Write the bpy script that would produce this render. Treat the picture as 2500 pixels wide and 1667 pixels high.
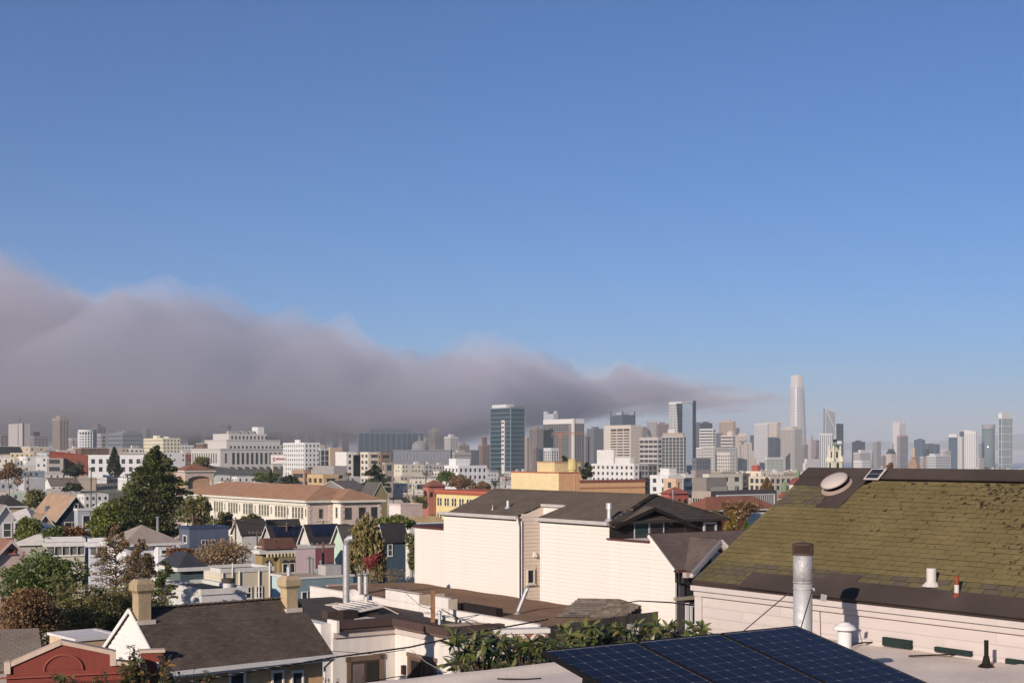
import bpy, math, random
import numpy as np
from mathutils import Vector, Matrix, noise as mnoise
R = math.radians
for _o in list(bpy.data.objects): bpy.data.objects.remove(_o)
scene = bpy.context.scene
# ---------------------------------------------------------------- camera, sky, sun, exposure
F, YH, CZ = 3450.0, 1110.0, 55.0          # focal length and horizon row of the 2500 px wide picture, eye height (m)
cam_d = bpy.data.cameras.new('camera'); cam = bpy.data.objects.new('camera', cam_d); scene.collection.objects.link(cam)
cam.location = (0, 0, CZ); cam.rotation_euler = (R(90), 0, 0)
cam_d.sensor_width = 36; cam_d.lens = 36 * F / 2500; cam_d.shift_y = (YH - 833.5) / 2500
cam_d.clip_start = 0.3; cam_d.clip_end = 60000
scene.camera = cam
SUN_AZ, SUN_EL = 29.0, 19.0               # sun behind the camera, this far round to the left
world = bpy.data.worlds.new('World'); scene.world = world; world.use_nodes = True
wn = world.node_tree.nodes; wl = world.node_tree.links
sky = wn.new('ShaderNodeTexSky'); sky.sky_type = 'NISHITA'; sky.sun_disc = False
sky.sun_elevation = R(SUN_EL); sky.sun_rotation = R(180 + SUN_AZ)
sky.altitude = 60; sky.air_density = 0.8; sky.dust_density = 0.6; sky.ozone_density = 9.0
wn['Background'].inputs['Strength'].default_value = 0.087
wl.new(sky.outputs[0], wn['Background'].inputs['Color'])
sun_d = bpy.data.lights.new('sun', 'SUN'); sun_d.energy = 5.0; sun_d.angle = R(0.5); sun_d.color = (1.0, 0.875, 0.74)
sun = bpy.data.objects.new('sun', sun_d); scene.collection.objects.link(sun)
to_sun = Vector((-math.sin(R(SUN_AZ)) * math.cos(R(SUN_EL)), -math.cos(R(SUN_AZ)) * math.cos(R(SUN_EL)), math.sin(R(SUN_EL))))
sun.rotation_euler = (-to_sun).to_track_quat('-Z', 'Y').to_euler(); sun.location = (0, 0, 400)
vs = scene.view_settings; vs.view_transform = 'Standard'; vs.look = 'None'; vs.gamma = 1.0; vs.use_curve_mapping = False; vs.exposure = 0.2
scene.render.engine = 'CYCLES'
cy = scene.cycles
cy.use_denoising = True
try: cy.denoiser = 'OPENIMAGEDENOISE'; cy.denoising_input_passes = 'RGB_ALBEDO_NORMAL'
except Exception: pass
cy.max_bounces = 5; cy.diffuse_bounces = 2; cy.glossy_bounces = 3; cy.transmission_bounces = 3; cy.volume_bounces = 2; cy.transparent_max_bounces = 8
cy.use_adaptive_sampling = True; cy.adaptive_threshold = 0.02
cy.volume_step_rate = 0.7; cy.volume_max_steps = 96
cy.caustics_reflective = False; cy.caustics_refractive = False
random.seed(7); np.random.seed(7)
rnd = random.random
def ru(a, b): return a + (b - a) * rnd()
COL = scene.collection
# ---------------------------------------------------------------- picture to place
PHI = R(34.8)                              # the street grid
def P(px, py, Y): return Vector(((px - 1250) / F * Y, Y, CZ - (py - YH) / F * Y))
def ZP(py, Y): return CZ - (py - YH) / F * Y
def XP(px, Y): return (px - 1250) / F * Y
def proj(v): return (1250 + F * v[0] / v[1], YH + F * (CZ - v[2]) / v[1])
def ground_z(x, y):
    pts = ((0, 45), (50, 40), (100, 36.5), (200, 32), (400, 25), (700, 20), (1200, 15), (2000, 10), (4000, 4), (5200, 1.5), (1e6, -3))
    for (a, za), (b, zb) in zip(pts, pts[1:]):
        if y <= b:
            z = za + (zb - za) * max(0, (y - a)) / (b - a); break
    if x < 0 and 500 < y < 3500:
        k = min(1, (-x) / (0.22 * y)) * min(1, (y - 500) / 500) * (1 if y < 1600 else max(0, (3500 - y) / 1900))
        z += 34 * k
    return z
class Frame:
    """a plan frame: origin on the ray of px at depth Y, x axis to the far right, y axis to the far left"""
    def __init__(s, px, Y, phi=PHI):
        s.ox, s.oy, s.phi = XP(px, Y), Y, phi; s.c, s.s = math.cos(phi), math.sin(phi)
    def w(s, x, y, z=0): return Vector((s.ox + x * s.c - y * s.s, s.oy + x * s.s + y * s.c, z))
    def X0(s, px, x=0.0):                  # y where the ray of column px meets the plane x
        u = (px - 1250) / F; ox, oy = s.ox + x * s.c, s.oy + x * s.s
        return (ox - u * oy) / (s.s + u * s.c)
    def Y0(s, px, y=0.0):                  # x where the ray of column px meets the plane y
        u = (px - 1250) / F; ox, oy = s.ox - y * s.s, s.oy + y * s.c
        return (u * oy - ox) / (s.c - u * s.s)
    def onx(s, px, py, x=0.0):
        y = s.X0(px, x); return y, ZP(py, s.w(x, y).y)
    def ony(s, px, py, y=0.0):
        x = s.Y0(px, y); return x, ZP(py, s.w(x, y).y)
    def onz(s, px, py, z):                 # x, y where the ray meets the level z
        Y = (CZ - z) * F / (py - YH); X = XP(px, Y); dx, dy = X - s.ox, Y - s.oy
        return dx * s.c + dy * s.s, -dx * s.s + dy * s.c
    def px(s, x, y, z): return proj(s.w(x, y, z))
# ---------------------------------------------------------------- objects
def tag(o, label=None, cat=None, group=None, kind=None):
    if label: o['label'] = label
    if cat: o['category'] = cat
    if group: o['group'] = group
    if kind: o['kind'] = kind
    return o
def empty(name, loc=(0, 0, 0), rz=0.0, label=None, cat=None, group=None):
    o = bpy.data.objects.new(name, None); COL.objects.link(o); o.location = loc; o.rotation_euler = (0, 0, rz)
    o.empty_display_size = 0.1
    return tag(o, label, cat, group)
def ent(name, fr, z, label, cat, group=None):
    return empty(name, fr.w(0, 0, z), fr.phi, label, cat, group)
def mesh_of(name, verts, faces, mats, idx=None, smooth=False):
    me = bpy.data.meshes.new(name); me.from_pydata(verts, [], faces)
    for m in (mats if isinstance(mats, (list, tuple)) else [mats]): me.materials.append(m)
    if idx is not None: me.polygons.foreach_set('material_index', idx)
    if smooth: me.polygons.foreach_set('use_smooth', [True] * len(me.polygons))
    me.update(); return me
def link(name, me, parent=None, loc=None, rot=None, scl=None):
    o = bpy.data.objects.new(name, me); COL.objects.link(o)
    if parent is not None: o.parent = parent
    if loc is not None: o.location = loc
    if rot is not None: o.rotation_euler = rot
    if scl is not None: o.scale = scl
    return o
class MB:
    def __init__(s): s.v, s.f, s.i = [], [], []
    def add(s, vs, fs, mi=0):
        n = len(s.v); s.v += [tuple(v) for v in vs]; s.f += [tuple(i + n for i in f) for f in fs]; s.i += [mi] * len(fs); return s
    def box(s, x0, x1, y0, y1, z0, z1, mi=0):
        if x0 > x1: x0, x1 = x1, x0
        if y0 > y1: y0, y1 = y1, y0
        return s.add([(x0, y0, z0), (x1, y0, z0), (x1, y1, z0), (x0, y1, z0), (x0, y0, z1), (x1, y0, z1), (x1, y1, z1), (x0, y1, z1)],
                     [(0, 3, 2, 1), (4, 5, 6, 7), (0, 1, 5, 4), (1, 2, 6, 5), (2, 3, 7, 6), (3, 0, 4, 7)], mi)
    def hexa(s, a, b, mi=0):               # two matching rings: bottom a, top b
        n = len(a); return s.add(list(a) + list(b), [tuple(range(n - 1, -1, -1)), tuple(range(n, 2 * n))] + [(i, (i + 1) % n, n + (i + 1) % n, n + i) for i in range(n)], mi)
    def slab(s, pts, t, mi=0):             # polygon with thickness t along its normal (downwards)
        p = [Vector(q) for q in pts]; n = (p[1] - p[0]).cross(p[2] - p[0]).normalized()
        if n.z < 0: p.reverse(); n = -n
        return s.hexa([q - n * t for q in p], p, mi)
    def wallpoly(s, pts, axis, a, b, mi=0):  # polygon (u,z) extruded along x (axis 0, u=y) or along y (axis 1, u=x)
        if axis == 0: A = [(a, u, z) for u, z in pts]; B = [(b, u, z) for u, z in pts]
        else: A = [(u, a, z) for u, z in pts]; B = [(u, b, z) for u, z in pts]
        return s.hexa(A, B, mi)
    def tube(s, pts, r, n=8, mi=0, cap=True):
        pts = [Vector(p) for p in pts]; rings = []; k = len(pts); rs = r if isinstance(r, (list, tuple)) else [r] * k
        up = Vector((0.3, 0.2, 1)).normalized()
        for i, p in enumerate(pts):
            d = (pts[min(i + 1, k - 1)] - pts[max(i - 1, 0)]).normalized()
            a = d.cross(up)
            if a.length < 1e-3: a = d.cross(Vector((1, 0, 0)))
            a.normalize(); b = d.cross(a)
            rings.append([p + (a * math.cos(t) + b * math.sin(t)) * rs[i] for t in (2 * math.pi * j / n for j in range(n))])
        vs = [q for g in rings for q in g]; fs = []
        for i in range(k - 1):
            for j in range(n): fs.append((i * n + j, i * n + (j + 1) % n, (i + 1) * n + (j + 1) % n, (i + 1) * n + j))
        if cap: fs += [tuple(range(n - 1, -1, -1)), tuple((k - 1) * n + j for j in range(n))]
        return s.add(vs, fs, mi)
    def lathe(s, prof, n=16, c=(0, 0, 0), mi=0, arc=2 * math.pi):
        vs, fs = [], []
        for r, z in prof:
            for j in range(n): t = arc * j / n; vs.append((c[0] + r * math.cos(t), c[1] + r * math.sin(t), c[2] + z))
        for i in range(len(prof) - 1):
            for j in range(n): fs.append((i * n + j, i * n + (j + 1) % n, (i + 1) * n + (j + 1) % n, (i + 1) * n + j))
        fs += [tuple(range(n - 1, -1, -1)), tuple((len(prof) - 1) * n + j for j in range(n))]
        return s.add(vs, fs, mi)
    def build(s, name, mats, parent=None, smooth=False, kind=None, label=None):
        o = link(name, mesh_of(name, s.v, s.f, mats, s.i, smooth), parent)
        if kind: o['kind'] = kind
        if label: o['label'] = label
        return o
def fixn(o):                               # make face normals point outward
    import bmesh
    bm = bmesh.new(); bm.from_mesh(o.data); bmesh.ops.recalc_face_normals(bm, faces=bm.faces); bm.to_mesh(o.data); bm.free(); return o
# ---------------------------------------------------------------- materials
_MC = {}
def srgb(r, g, b):
    f = lambda c: (c / 255 / 12.92) if c / 255 <= 0.04045 else ((c / 255 + 0.055) / 1.055) ** 2.4
    return (f(r), f(g), f(b))
def newmat(name):
    m = bpy.data.materials.new(name); m.use_nodes = True
    return m, m.node_tree.nodes, m.node_tree.links, m.node_tree.nodes['Principled BSDF']
def mul(n, l, a, b, blend='MULTIPLY', fac=1.0):
    x = n.new('ShaderNodeMix'); x.data_type = 'RGBA'; x.blend_type = blend; x.inputs[0].default_value = fac
    for k, v in ((6, a), (7, b)):
        if hasattr(v, 'links'): l.new(v, x.inputs[k])
        else: x.inputs[k].default_value = (*v[:3], 1)
    return x.outputs[2]
def ramp(n, l, src, stops):
    r = n.new('ShaderNodeValToRGB'); l.new(src, r.inputs[0]); e = r.color_ramp.elements
    while len(e) < len(stops): e.new(0.5)
    for q, (p, c) in zip(e, stops): q.position = p; q.color = (*(c if isinstance(c, (tuple, list)) else (c, c, c)), 1)
    return r.outputs[0]
def nz(n, l, co, scale, detail=3.0, rough=0.6, stretch=None):
    if stretch:
        mp = n.new('ShaderNodeMapping'); mp.inputs['Scale'].default_value = stretch; l.new(co, mp.inputs[0]); co = mp.outputs[0]
    t = n.new('ShaderNodeTexNoise'); t.inputs['Scale'].default_value = scale; t.inputs['Detail'].default_value = detail; t.inputs['Roughness'].default_value = rough
    l.new(co, t.inputs['Vector']); return t.outputs['Fac']
def wall_mat(col, rough=0.85, var=0.10, streak=0.10, bump=0.0, bscale=30.0, key='wall'):
    k = (key, tuple(round(c, 4) for c in col), rough, var, streak, bump, bscale)
    if k in _MC: return _MC[k]
    m, n, l, b = newmat(key); tc = n.new('ShaderNodeTexCoord').outputs['Object']
    f = nz(n, l, tc, 0.6, 4); c = mul(n, l, col, ramp(n, l, f, ((0.3, 1 - var), (0.7, 1 + var * 0.4))))
    if streak:
        g = nz(n, l, tc, 1.0, 3, 0.6, (3.0, 3.0, 0.25)); c = mul(n, l, c, ramp(n, l, g, ((0.35, 1 - streak), (0.6, 1.0))))
    l.new(c, b.inputs['Base Color']); b.inputs['Roughness'].default_value = rough; b.inputs['Specular IOR Level'].default_value = 0.12
    if bump:
        bp = n.new('ShaderNodeBump'); bp.inputs['Strength'].default_value = bump; bp.inputs['Distance'].default_value = 0.03
        l.new(nz(n, l, tc, bscale, 4), bp.inputs['Height']); l.new(bp.outputs[0], b.inputs['Normal'])
    _MC[k] = m; return m
def W(r, g, b, **k): return wall_mat(tuple(0.70 * (0.82 * c + 0.18 * sum(srgb(r, g, b)) / 3) for c in srgb(r, g, b)), **k)   # paint given as its own sRGB colour
def piece_mat(key, cols, rough=0.9, grain=0.25, gscale=60.0, bump=0.25, spots=None):
    """shingles, boards, tiles: each piece takes its own tone"""
    if key in _MC: return _MC[key]
    m, n, l, b = newmat(key); tc = n.new('ShaderNodeTexCoord').outputs['Object']
    geo = n.new('ShaderNodeNewGeometry'); oi = n.new('ShaderNodeObjectInfo')
    ad = n.new('ShaderNodeMath'); ad.operation = 'ADD'; l.new(geo.outputs['Random Per Island'], ad.inputs[0]); l.new(oi.outputs['Random'], ad.inputs[1])
    fr = n.new('ShaderNodeMath'); fr.operation = 'FRACT'; l.new(ad.outputs[0], fr.inputs[0])
    k = len(cols); c = ramp(n, l, fr.outputs[0], [(i / max(1, k - 1), q) for i, q in enumerate(cols)])
    pos = geo.outputs['Position']
    g = nz(n, l, pos, gscale, 3, 0.7); c = mul(n, l, c, ramp(n, l, g, ((0.3, 1 - grain), (0.7, 1 + grain * 0.5))))
    g2 = nz(n, l, pos, 0.8, 3); c = mul(n, l, c, ramp(n, l, g2, ((0.35, 0.86), (0.65, 1.05))))
    if spots:
        sc, lo, hi, scol = spots[:4]
        sp = nz(n, l, pos, sc, 4, 0.7); big = nz(n, l, pos, 0.35, 2)
        mm = n.new('ShaderNodeMath'); mm.operation = 'MULTIPLY'; l.new(sp, mm.inputs[0]); l.new(ramp(n, l, big, ((0.35, 0.86), (0.7, 1.08))), mm.inputs[1])
        sx = n.new('ShaderNodeSeparateXYZ'); l.new(pos, sx.inputs[0]); mr = n.new('ShaderNodeMapRange'); l.new(sx.outputs[0], mr.inputs[0]); mr.inputs[1].default_value = 4; mr.inputs[2].default_value = 7.6; mr.inputs[3].default_value = .82; mr.inputs[4].default_value = 1.13
        m2 = n.new('ShaderNodeMath'); m2.operation = 'MULTIPLY'; l.new(mm.outputs[0], m2.inputs[0]); l.new(mr.outputs[0], m2.inputs[1]); mm = m2
        mask = ramp(n, l, mm.outputs[0], ((lo, 0.0), (hi, 1.0)))
        x = n.new('ShaderNodeMix'); x.data_type = 'RGBA'; l.new(mask, x.inputs[0]); l.new(c, x.inputs[6]); x.inputs[7].default_value = (*scol, 1); c = x.outputs[2]
    l.new(c, b.inputs['Base Color']); b.inputs['Roughness'].default_value = rough; b.inputs['Specular IOR Level'].default_value = 0.06
    if bump:
        bp = n.new('ShaderNodeBump'); bp.inputs['Strength'].default_value = bump; bp.inputs['Distance'].default_value = 0.01
        l.new(g, bp.inputs['Height']); l.new(bp.outputs[0], b.inputs['Normal'])
    _MC[key] = m; return m
def glass_mat(col=(0.02, 0.03, 0.04), rough=0.06, metal=0.0, key='glass', spec=0.5):
    k = (key, tuple(col), rough, metal, spec)
    if k in _MC: return _MC[k]
    m, n, l, b = newmat(key)
    oi = n.new('ShaderNodeObjectInfo'); tc = n.new('ShaderNodeTexCoord').outputs['Object']
    f = nz(n, l, tc, 0.5, 2); l.new(mul(n, l, col, ramp(n, l, f, ((0.3, 0.7), (0.7, 1.3)))), b.inputs['Base Color'])
    b.inputs['Roughness'].default_value = rough; b.inputs['Metallic'].default_value = metal; b.inputs['Specular IOR Level'].default_value = spec
    _MC[k] = m; return m
def metal_mat(col=(0.5, 0.5, 0.5), rough=0.35, metal=0.9, key='metal', dirt=0.3):
    k = (key, tuple(col), rough, metal, dirt)
    if k in _MC: return _MC[k]
    m, n, l, b = newmat(key); tc = n.new('ShaderNodeTexCoord').outputs['Object']
    f = nz(n, l, tc, 14, 4, 0.7); l.new(mul(n, l, col, ramp(n, l, f, ((0.3, 1 - dirt), (0.65, 1.0)))), b.inputs['Base Color'])
    l.new(ramp(n, l, f, ((0.3, min(1, rough + 0.25)), (0.7, rough))), b.inputs['Roughness']); b.inputs['Metallic'].default_value = metal
    _MC[k] = m; return m
def leaf_mat(key, cols, rough=0.55, trans=0.25):
    if key in _MC: return _MC[key]
    m, n, l, b = newmat(key); geo = n.new('ShaderNodeNewGeometry'); oi = n.new('ShaderNodeObjectInfo')
    ad = n.new('ShaderNodeMath'); ad.operation = 'ADD'; l.new(geo.outputs['Random Per Island'], ad.inputs[0]); l.new(oi.outputs['Random'], ad.inputs[1])
    fr = n.new('ShaderNodeMath'); fr.operation = 'FRACT'; l.new(ad.outputs[0], fr.inputs[0])
    k = len(cols); c = ramp(n, l, fr.outputs[0], [(i / max(1, k - 1), q) for i, q in enumerate(cols)])
    tcl = n.new('ShaderNodeTexCoord').outputs['Object']
    g = nz(n, l, tcl, 0.7, 3); c = mul(n, l, c, ramp(n, l, g, ((0.3, 0.7), (0.7, 1.25))))
    l.new(c, b.inputs['Base Color']); b.inputs['Roughness'].default_value = rough
    t = n.new('ShaderNodeBsdfTranslucent'); l.new(c, t.inputs[0])
    mx = n.new('ShaderNodeMixShader'); mx.inputs[0].default_value = trans; l.new(b.outputs[0], mx.inputs[1]); l.new(t.outputs[0], mx.inputs[2])
    l.new(mx.outputs[0], n['Material Output'].inputs['Surface'])
    _MC[key] = m; return m
# ---------------------------------------------------------------- ground, bay, hills
def build_ground():
    ys = [-30, 0, 20, 40, 60, 80, 100, 130, 170, 220, 290, 380, 480, 600, 760, 950, 1200, 1500, 1900, 2400, 3000, 3700, 4400, 5000, 5400]
    us = [-0.62 + 1.24 * i / 40 for i in range(41)]
    v, f = [], []
    for y in ys:
        for u in us: x = u * (y + 60) * 1.3; v.append((x, y, ground_z(x, y)))
    n = len(us)
    for i in range(len(ys) - 1):
        for j in range(n - 1): f.append((i * n + j, i * n + j + 1, (i + 1) * n + j + 1, (i + 1) * n + j))
    m, nn, l, b = newmat('ground'); geo = nn.new('ShaderNodeNewGeometry').outputs['Position']
    c = ramp(nn, l, nz(nn, l, geo, 0.03, 6, 0.7), ((0.36, (0.05, 0.05, 0.05)), (0.45, (0.16, 0.14, 0.12)), (0.52, (0.05, 0.065, 0.025)), (0.6, (0.14, 0.12, 0.09)), (0.68, (0.04, 0.05, 0.02))))
    l.new(c, b.inputs['Base Color']); b.inputs['Roughness'].default_value = 0.95
    tag(link('ground', mesh_of('ground', v, f, m)), 'dark ground falling away from the hill to the bay', kind='structure')
    m, nn, l, b = newmat('water'); b.inputs['Base Color'].default_value = (0.03, 0.06, 0.09, 1); b.inputs['Roughness'].default_value = 0.25
    v = [(-16000, 5300, 0), (16000, 5300, 0), (24000, 24000, 0), (-24000, 24000, 0)]
    tag(link('bay_water', mesh_of('bay_water', v, [(0, 1, 2, 3)], m)), 'blue grey water of the bay beyond the city', kind='structure')
    # hills across the bay
    v, f = [], []; nx = 160; rows = 8
    for j in range(rows + 1):
        for i in range(nx + 1):
            x = -7000 + 15000 * i / nx; t = j / rows; y = 14000 + 2600 * t
            px = 1250 + F * x / 15500
            prof = 185 + 45 * mnoise.noise((x * 0.0011, 3.1, 0)) + 40 * mnoise.noise((x * 0.0042, 7.7, 0)) + 16 * mnoise.noise((x * 0.018, 1.7, 0)) + (95 if px > 2330 else 0) * min(1, max(0, (px - 2330) / 140))
            prof *= min(1, max(0.25, (px - 1500) / 600))
            v.append((x, y, prof * math.sin(min(1, t * 1.15) * math.pi / 2) + 6 * mnoise.noise((x * .02, y * .02, 2)) * (t > 0)))
    n = nx + 1
    for j in range(rows):
        for i in range(nx): f.append((j * n + i, j * n + i + 1, (j + 1) * n + i + 1, (j + 1) * n + i))
    m, nn, l, b = newmat('hillside'); geo = nn.new('ShaderNodeNewGeometry').outputs['Position']
    c = ramp(nn, l, nz(nn, l, geo, 0.004, 5, 0.7), ((0.35, (0.035, 0.05, 0.03)), (0.65, (0.10, 0.10, 0.06)))); l.new(c, b.inputs['Base Color']); b.inputs['Roughness'].default_value = 1
    tag(link('hills', mesh_of('hills', v, f, m, smooth=True)), 'wooded hills across the bay behind the towers', kind='structure')
build_ground()
# ---------------------------------------------------------------- air: haze, fog bank, low fog over the bay
def closed_box(name, x0, x1, y0, y1, z0, z1, mat):
    return MB().box(x0, x1, y0, y1, z0, z1).build(name, mat)
def vol_mat(name, color, density, aniso=0.0):
    m = bpy.data.materials.new(name); m.use_nodes = True; n = m.node_tree.nodes; l = m.node_tree.links
    n.remove(n['Principled BSDF']); v = n.new('ShaderNodeVolumePrincipled'); v.inputs['Color'].default_value = (*color, 1)
    v.inputs['Density'].default_value = density; v.inputs['Anisotropy'].default_value = aniso
    l.new(v.outputs[0], n['Material Output'].inputs['Volume']); return m, n, l, v
HAZE = 7.2e-5
def build_air():
    m, n, l, v = vol_mat('haze_air', (0.87, 0.93, 0.955), HAZE)
    tag(closed_box('haze', -25000, 25000, -60, 25000, -5, 650, m), 'thin bluish haze in the air over the whole city', kind='stuff')
    # the fog bank: three nested billowing bodies of even density, so that the edges stay soft
    def billow(x, y, z, sc, oct_=4):
        s = 0.0; a = 1.0
        for _ in range(oct_): s += a * (0.62 - abs(mnoise.noise((x / sc, y / sc, z))) * 1.9); a *= 0.52; sc *= 0.48; z += 5.3
        return s
    def lerp_tab(t, x):
        for (a, za), (b, zb) in zip(t, t[1:]):
            if x <= b: return za + (zb - za) * max(0, x - a) / (b - a)
        return t[-1][1]
    root = None
    for k, (dens, shrink, seed, amp) in enumerate(((0.0009, 0, 1.3, 1.3), (0.0018, 22, 3.1, 1.45), (0.0028, 48, 4.1, 1.4), (0.0040, 84, 8.7, 1.2))):
        nx, ny = 210, 30; top, bot = [], []
        x0, x1, y0, y1 = -2700, 920 - 2.2 * shrink, 2480 + 2.0 * shrink, 3900 - 2 * shrink
        for j in range(ny + 1):
            for i in range(nx + 1):
                u, v = i / nx, j / ny; x = x0 + (x1 - x0) * u; y = y0 + (y1 - y0) * v
                y += lerp_tab(((-2700, -150), (-600, 0), (-50, 250), (250, 1100), (900, 1700)), x)
                e = math.sin(math.pi * min(1, max(0, v))) ** .42 * min(1, (1 - u) * 9) ** .6
                base = lerp_tab(FOG_BASE, x) - 18 + shrink * .85 + 34 * mnoise.noise((x / 240, y / 600, seed)) + 16 * mnoise.noise((x / 80, y / 300, seed))
                tp = lerp_tab(FOG_TOPS, x) - 20 - shrink * .8 + amp * (.62 + .38 * min(1, max(0, (700 - x) / 900))) * 78 * (billow(x, y * .28, seed, 330, 5) - .35)
                th = max(0.0, tp - base) * e; mid = base + max(0.0, tp - base) * .22 * (1 - e)
                bot.append((x, y, mid)); top.append((x, y, mid + th + .5))
        n = nx + 1; N = len(top); v = top + bot; f = []
        for j in range(ny):
            for i in range(nx): a = j * n + i; f.append((a, a + 1, a + n + 1, a + n)); f.append((N + a, N + a + n, N + a + n + 1, N + a + 1))
        for i in range(nx): f.append((i, N + i, N + i + 1, i + 1)); a = ny * n + i; f.append((a, a + 1, N + a + 1, N + a))
        for j in range(ny): a = j * n; f.append((a, a + n, N + a + n, N + a)); a = j * n + nx; f.append((a, N + a, N + a + n, a + n))
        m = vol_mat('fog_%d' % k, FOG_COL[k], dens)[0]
        o = link('fog_bank' if k == 0 else 'fog_core', mesh_of('fog', v, f, m, smooth=True), root); o['kind'] = 'stuff'
        if k == 0: root = tag(o, 'grey violet fog bank rolling in behind the city and hiding the tower tops', kind='stuff')
    # low fog lying on the bay in front of the hills, with thinner mist above it
    base = None
    for k, (hz, dens) in enumerate(((95, 9e-4), (190, 2.2e-5), (270, 2.2e-5), (360, 2.0e-5), (460, 1.8e-5), (570, 1.6e-5))):
        m = vol_mat('bay_mist_%d' % k, (0.95, 0.88, 0.92), dens)[0]; vv, ff = [], []; nx = 60; w = 0 if k == 0 else 1
        for i in range(nx + 1):
            x = -500 - 6500 * w + (7500 + 6000 * w) * i / nx; top = hz * (1 + .22 * mnoise.noise((x * 0.0016, 0.3, 5 + k)) + .09 * mnoise.noise((x * 0.006, 1.3, 5)))
            q0, q1 = (8200, 11900) if k == 0 else (5600, 12600)
            vv += [(x, q0, 1 + k), (x, q0 + 400, top * 0.75), (x, q0 * .6 + q1 * .4, top), (x, q1 - 400, top * 0.8), (x, q1, 1 + k)]
        for i in range(nx):
            for j in range(5): a, b = i * 5 + j, i * 5 + (j + 1) % 5; ff.append((a, b, b + 5, a + 5))
        ff += [(0, 4, 3, 2, 1), tuple(nx * 5 + j for j in range(5))]
        o = fixn(link('low_fog' if k == 0 else 'thin_mist', mesh_of('low_fog', vv, ff, m), base)); o['kind'] = 'stuff'
        if k == 0: base = tag(o, 'pale low fog lying over the bay below the hills', kind='stuff')
FOG_COL = ((0.95, 0.83, 0.87), (0.67, 0.65, 0.755), (0.52, 0.545, 0.685), (0.48, 0.51, 0.65))  # outer shell pink and bright: the sunlit crest put into the fog's colour
FOG_TOPS = [(-2700, 640), (-1250, 520), (-1050, 475), (-800, 425), (-560, 385), (-330, 320), (-170, 285), (20, 320), (150, 335), (330, 325), (560, 300), (920, 262)]
FOG_BASE = [(-2700, 78), (-300, 78), (100, 130), (420, 215), (920, 225)]
build_air()
# ---------------------------------------------------------------- the far skyline
HERO = []                                  # (x0, x1, y0, y1, depth, short name): picture boxes that nearer filler keeps clear of
def hero(x0, x1, y0, y1, Y, nm=None): HERO.append((x0, x1, y0, y1, Y, nm))
G_DARK, G_BLUE, G_TEAL, G_GREY, G_PALE = (0.03, 0.035, 0.045), (0.04, 0.07, 0.12), (0.016, 0.038, 0.055), (0.09, 0.10, 0.12), (0.30, 0.32, 0.36)
def Wp(c, **k): return W(*c, **k)
def facade(mb, axis, L, z0, z1, bw, fh, pier, span, d, mi=0, sgn=-1, off=0.0):
    """piers and spandrels standing proud of a glass core; axis 0: face x = off running along y, axis 1: face y = off running along x"""
    n = max(1, round(L / bw)); pw = L / n; m = max(1, round((z1 - z0) / fh)); ph = (z1 - z0) / m
    def bx(a, b, c0, c1, dd):
        if axis == 0: mb.box(off + sgn * dd, off, a, b, c0, c1, mi)
        else: mb.box(a, b, off + sgn * dd, off, c0, c1, mi)
    if pier > 0:
        for i in range(n + 1):
            a, b = max(0, i * pw - pier * pw / 2), min(L, i * pw + pier * pw / 2); bx(a, b, z0, z1, d)
    if span > 0:
        for k in range(m): bx(0, L, z0 + k * ph, z0 + (k + span) * ph, d * 0.8)
def tower(name, label, xl, xc, xr, yt, Y, wall=None, glass=None, fh=4.5, bw=5.0, pier=0.4, span=0.4, cap=4.0, phi=PHI, yb=1150, pent=(),
          cat='building', group=None, wall2=None, d=0.5, pent_col=None, capcol=None, zb=None, faces='LR', short=None, capout=0.15):
    fr = Frame(xc, Y, phi); wy = max(2.0, fr.X0(xl)); wx = max(2.0, fr.Y0(xr)); zt = ZP(yt, Y)
    if zb is None: zb = ground_z(fr.ox, Y) - 2
    H = zt - zb; root = ent(name, fr, zb, label, cat, group); hero(xl, xr, yt, yb, Y, short)
    zv = max(0.0, ZP(yb, Y) - zb - 12)
    wm = Wp(wall, streak=0.04) if wall else None
    if glass is None:
        MB().box(0, wx, 0, wy, 0, H).build('wall', wm, root)
    else:
        MB().box(0, wx, 0, wy, 0, H - cap).build('glazing', glass_mat(glass, 0.08), root)
        mb = MB()
        if 'L' in faces: facade(mb, 0, wy, zv, H - cap, bw, fh, pier, span, d)
        if 'R' in faces: facade(mb, 1, wx, zv, H - cap, bw, fh, pier, span, d, mi=0)
        if mb.v: mb.build('cladding', wm, root, kind='stuff')
        if wall2:
            mb = MB(); facade(mb, 1, wx, zv, H - cap, bw, fh, pier, span, d); mb.build('cladding', Wp(wall2, streak=0.04), root, kind='stuff')
        cm = Wp(capcol, streak=0.04) if capcol else wm
        MB().box(-d - capout, wx, -d - capout, wy, H - cap, H).build('parapet', cm, root)
    for q in pent:
        a, b, c, e, h = q[:5]
        MB().box(a * wx, b * wx, c * wy, e * wy, H, H + h).build('penthouse', Wp(q[5] if len(q) > 5 else (pent_col or wall or (150, 150, 155)), streak=0.04), root)
    root['_dims'] = (wx, wy, H); return root, fr, wx, wy, H
def mast(root, x, y, z0, h, r=0.6, col=(120, 110, 110)): MB().tube([(x, y, z0), (x, y, z0 + h)], [r, r * 0.4], 6).build('antenna', Wp(col), root)
T = tower
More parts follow.
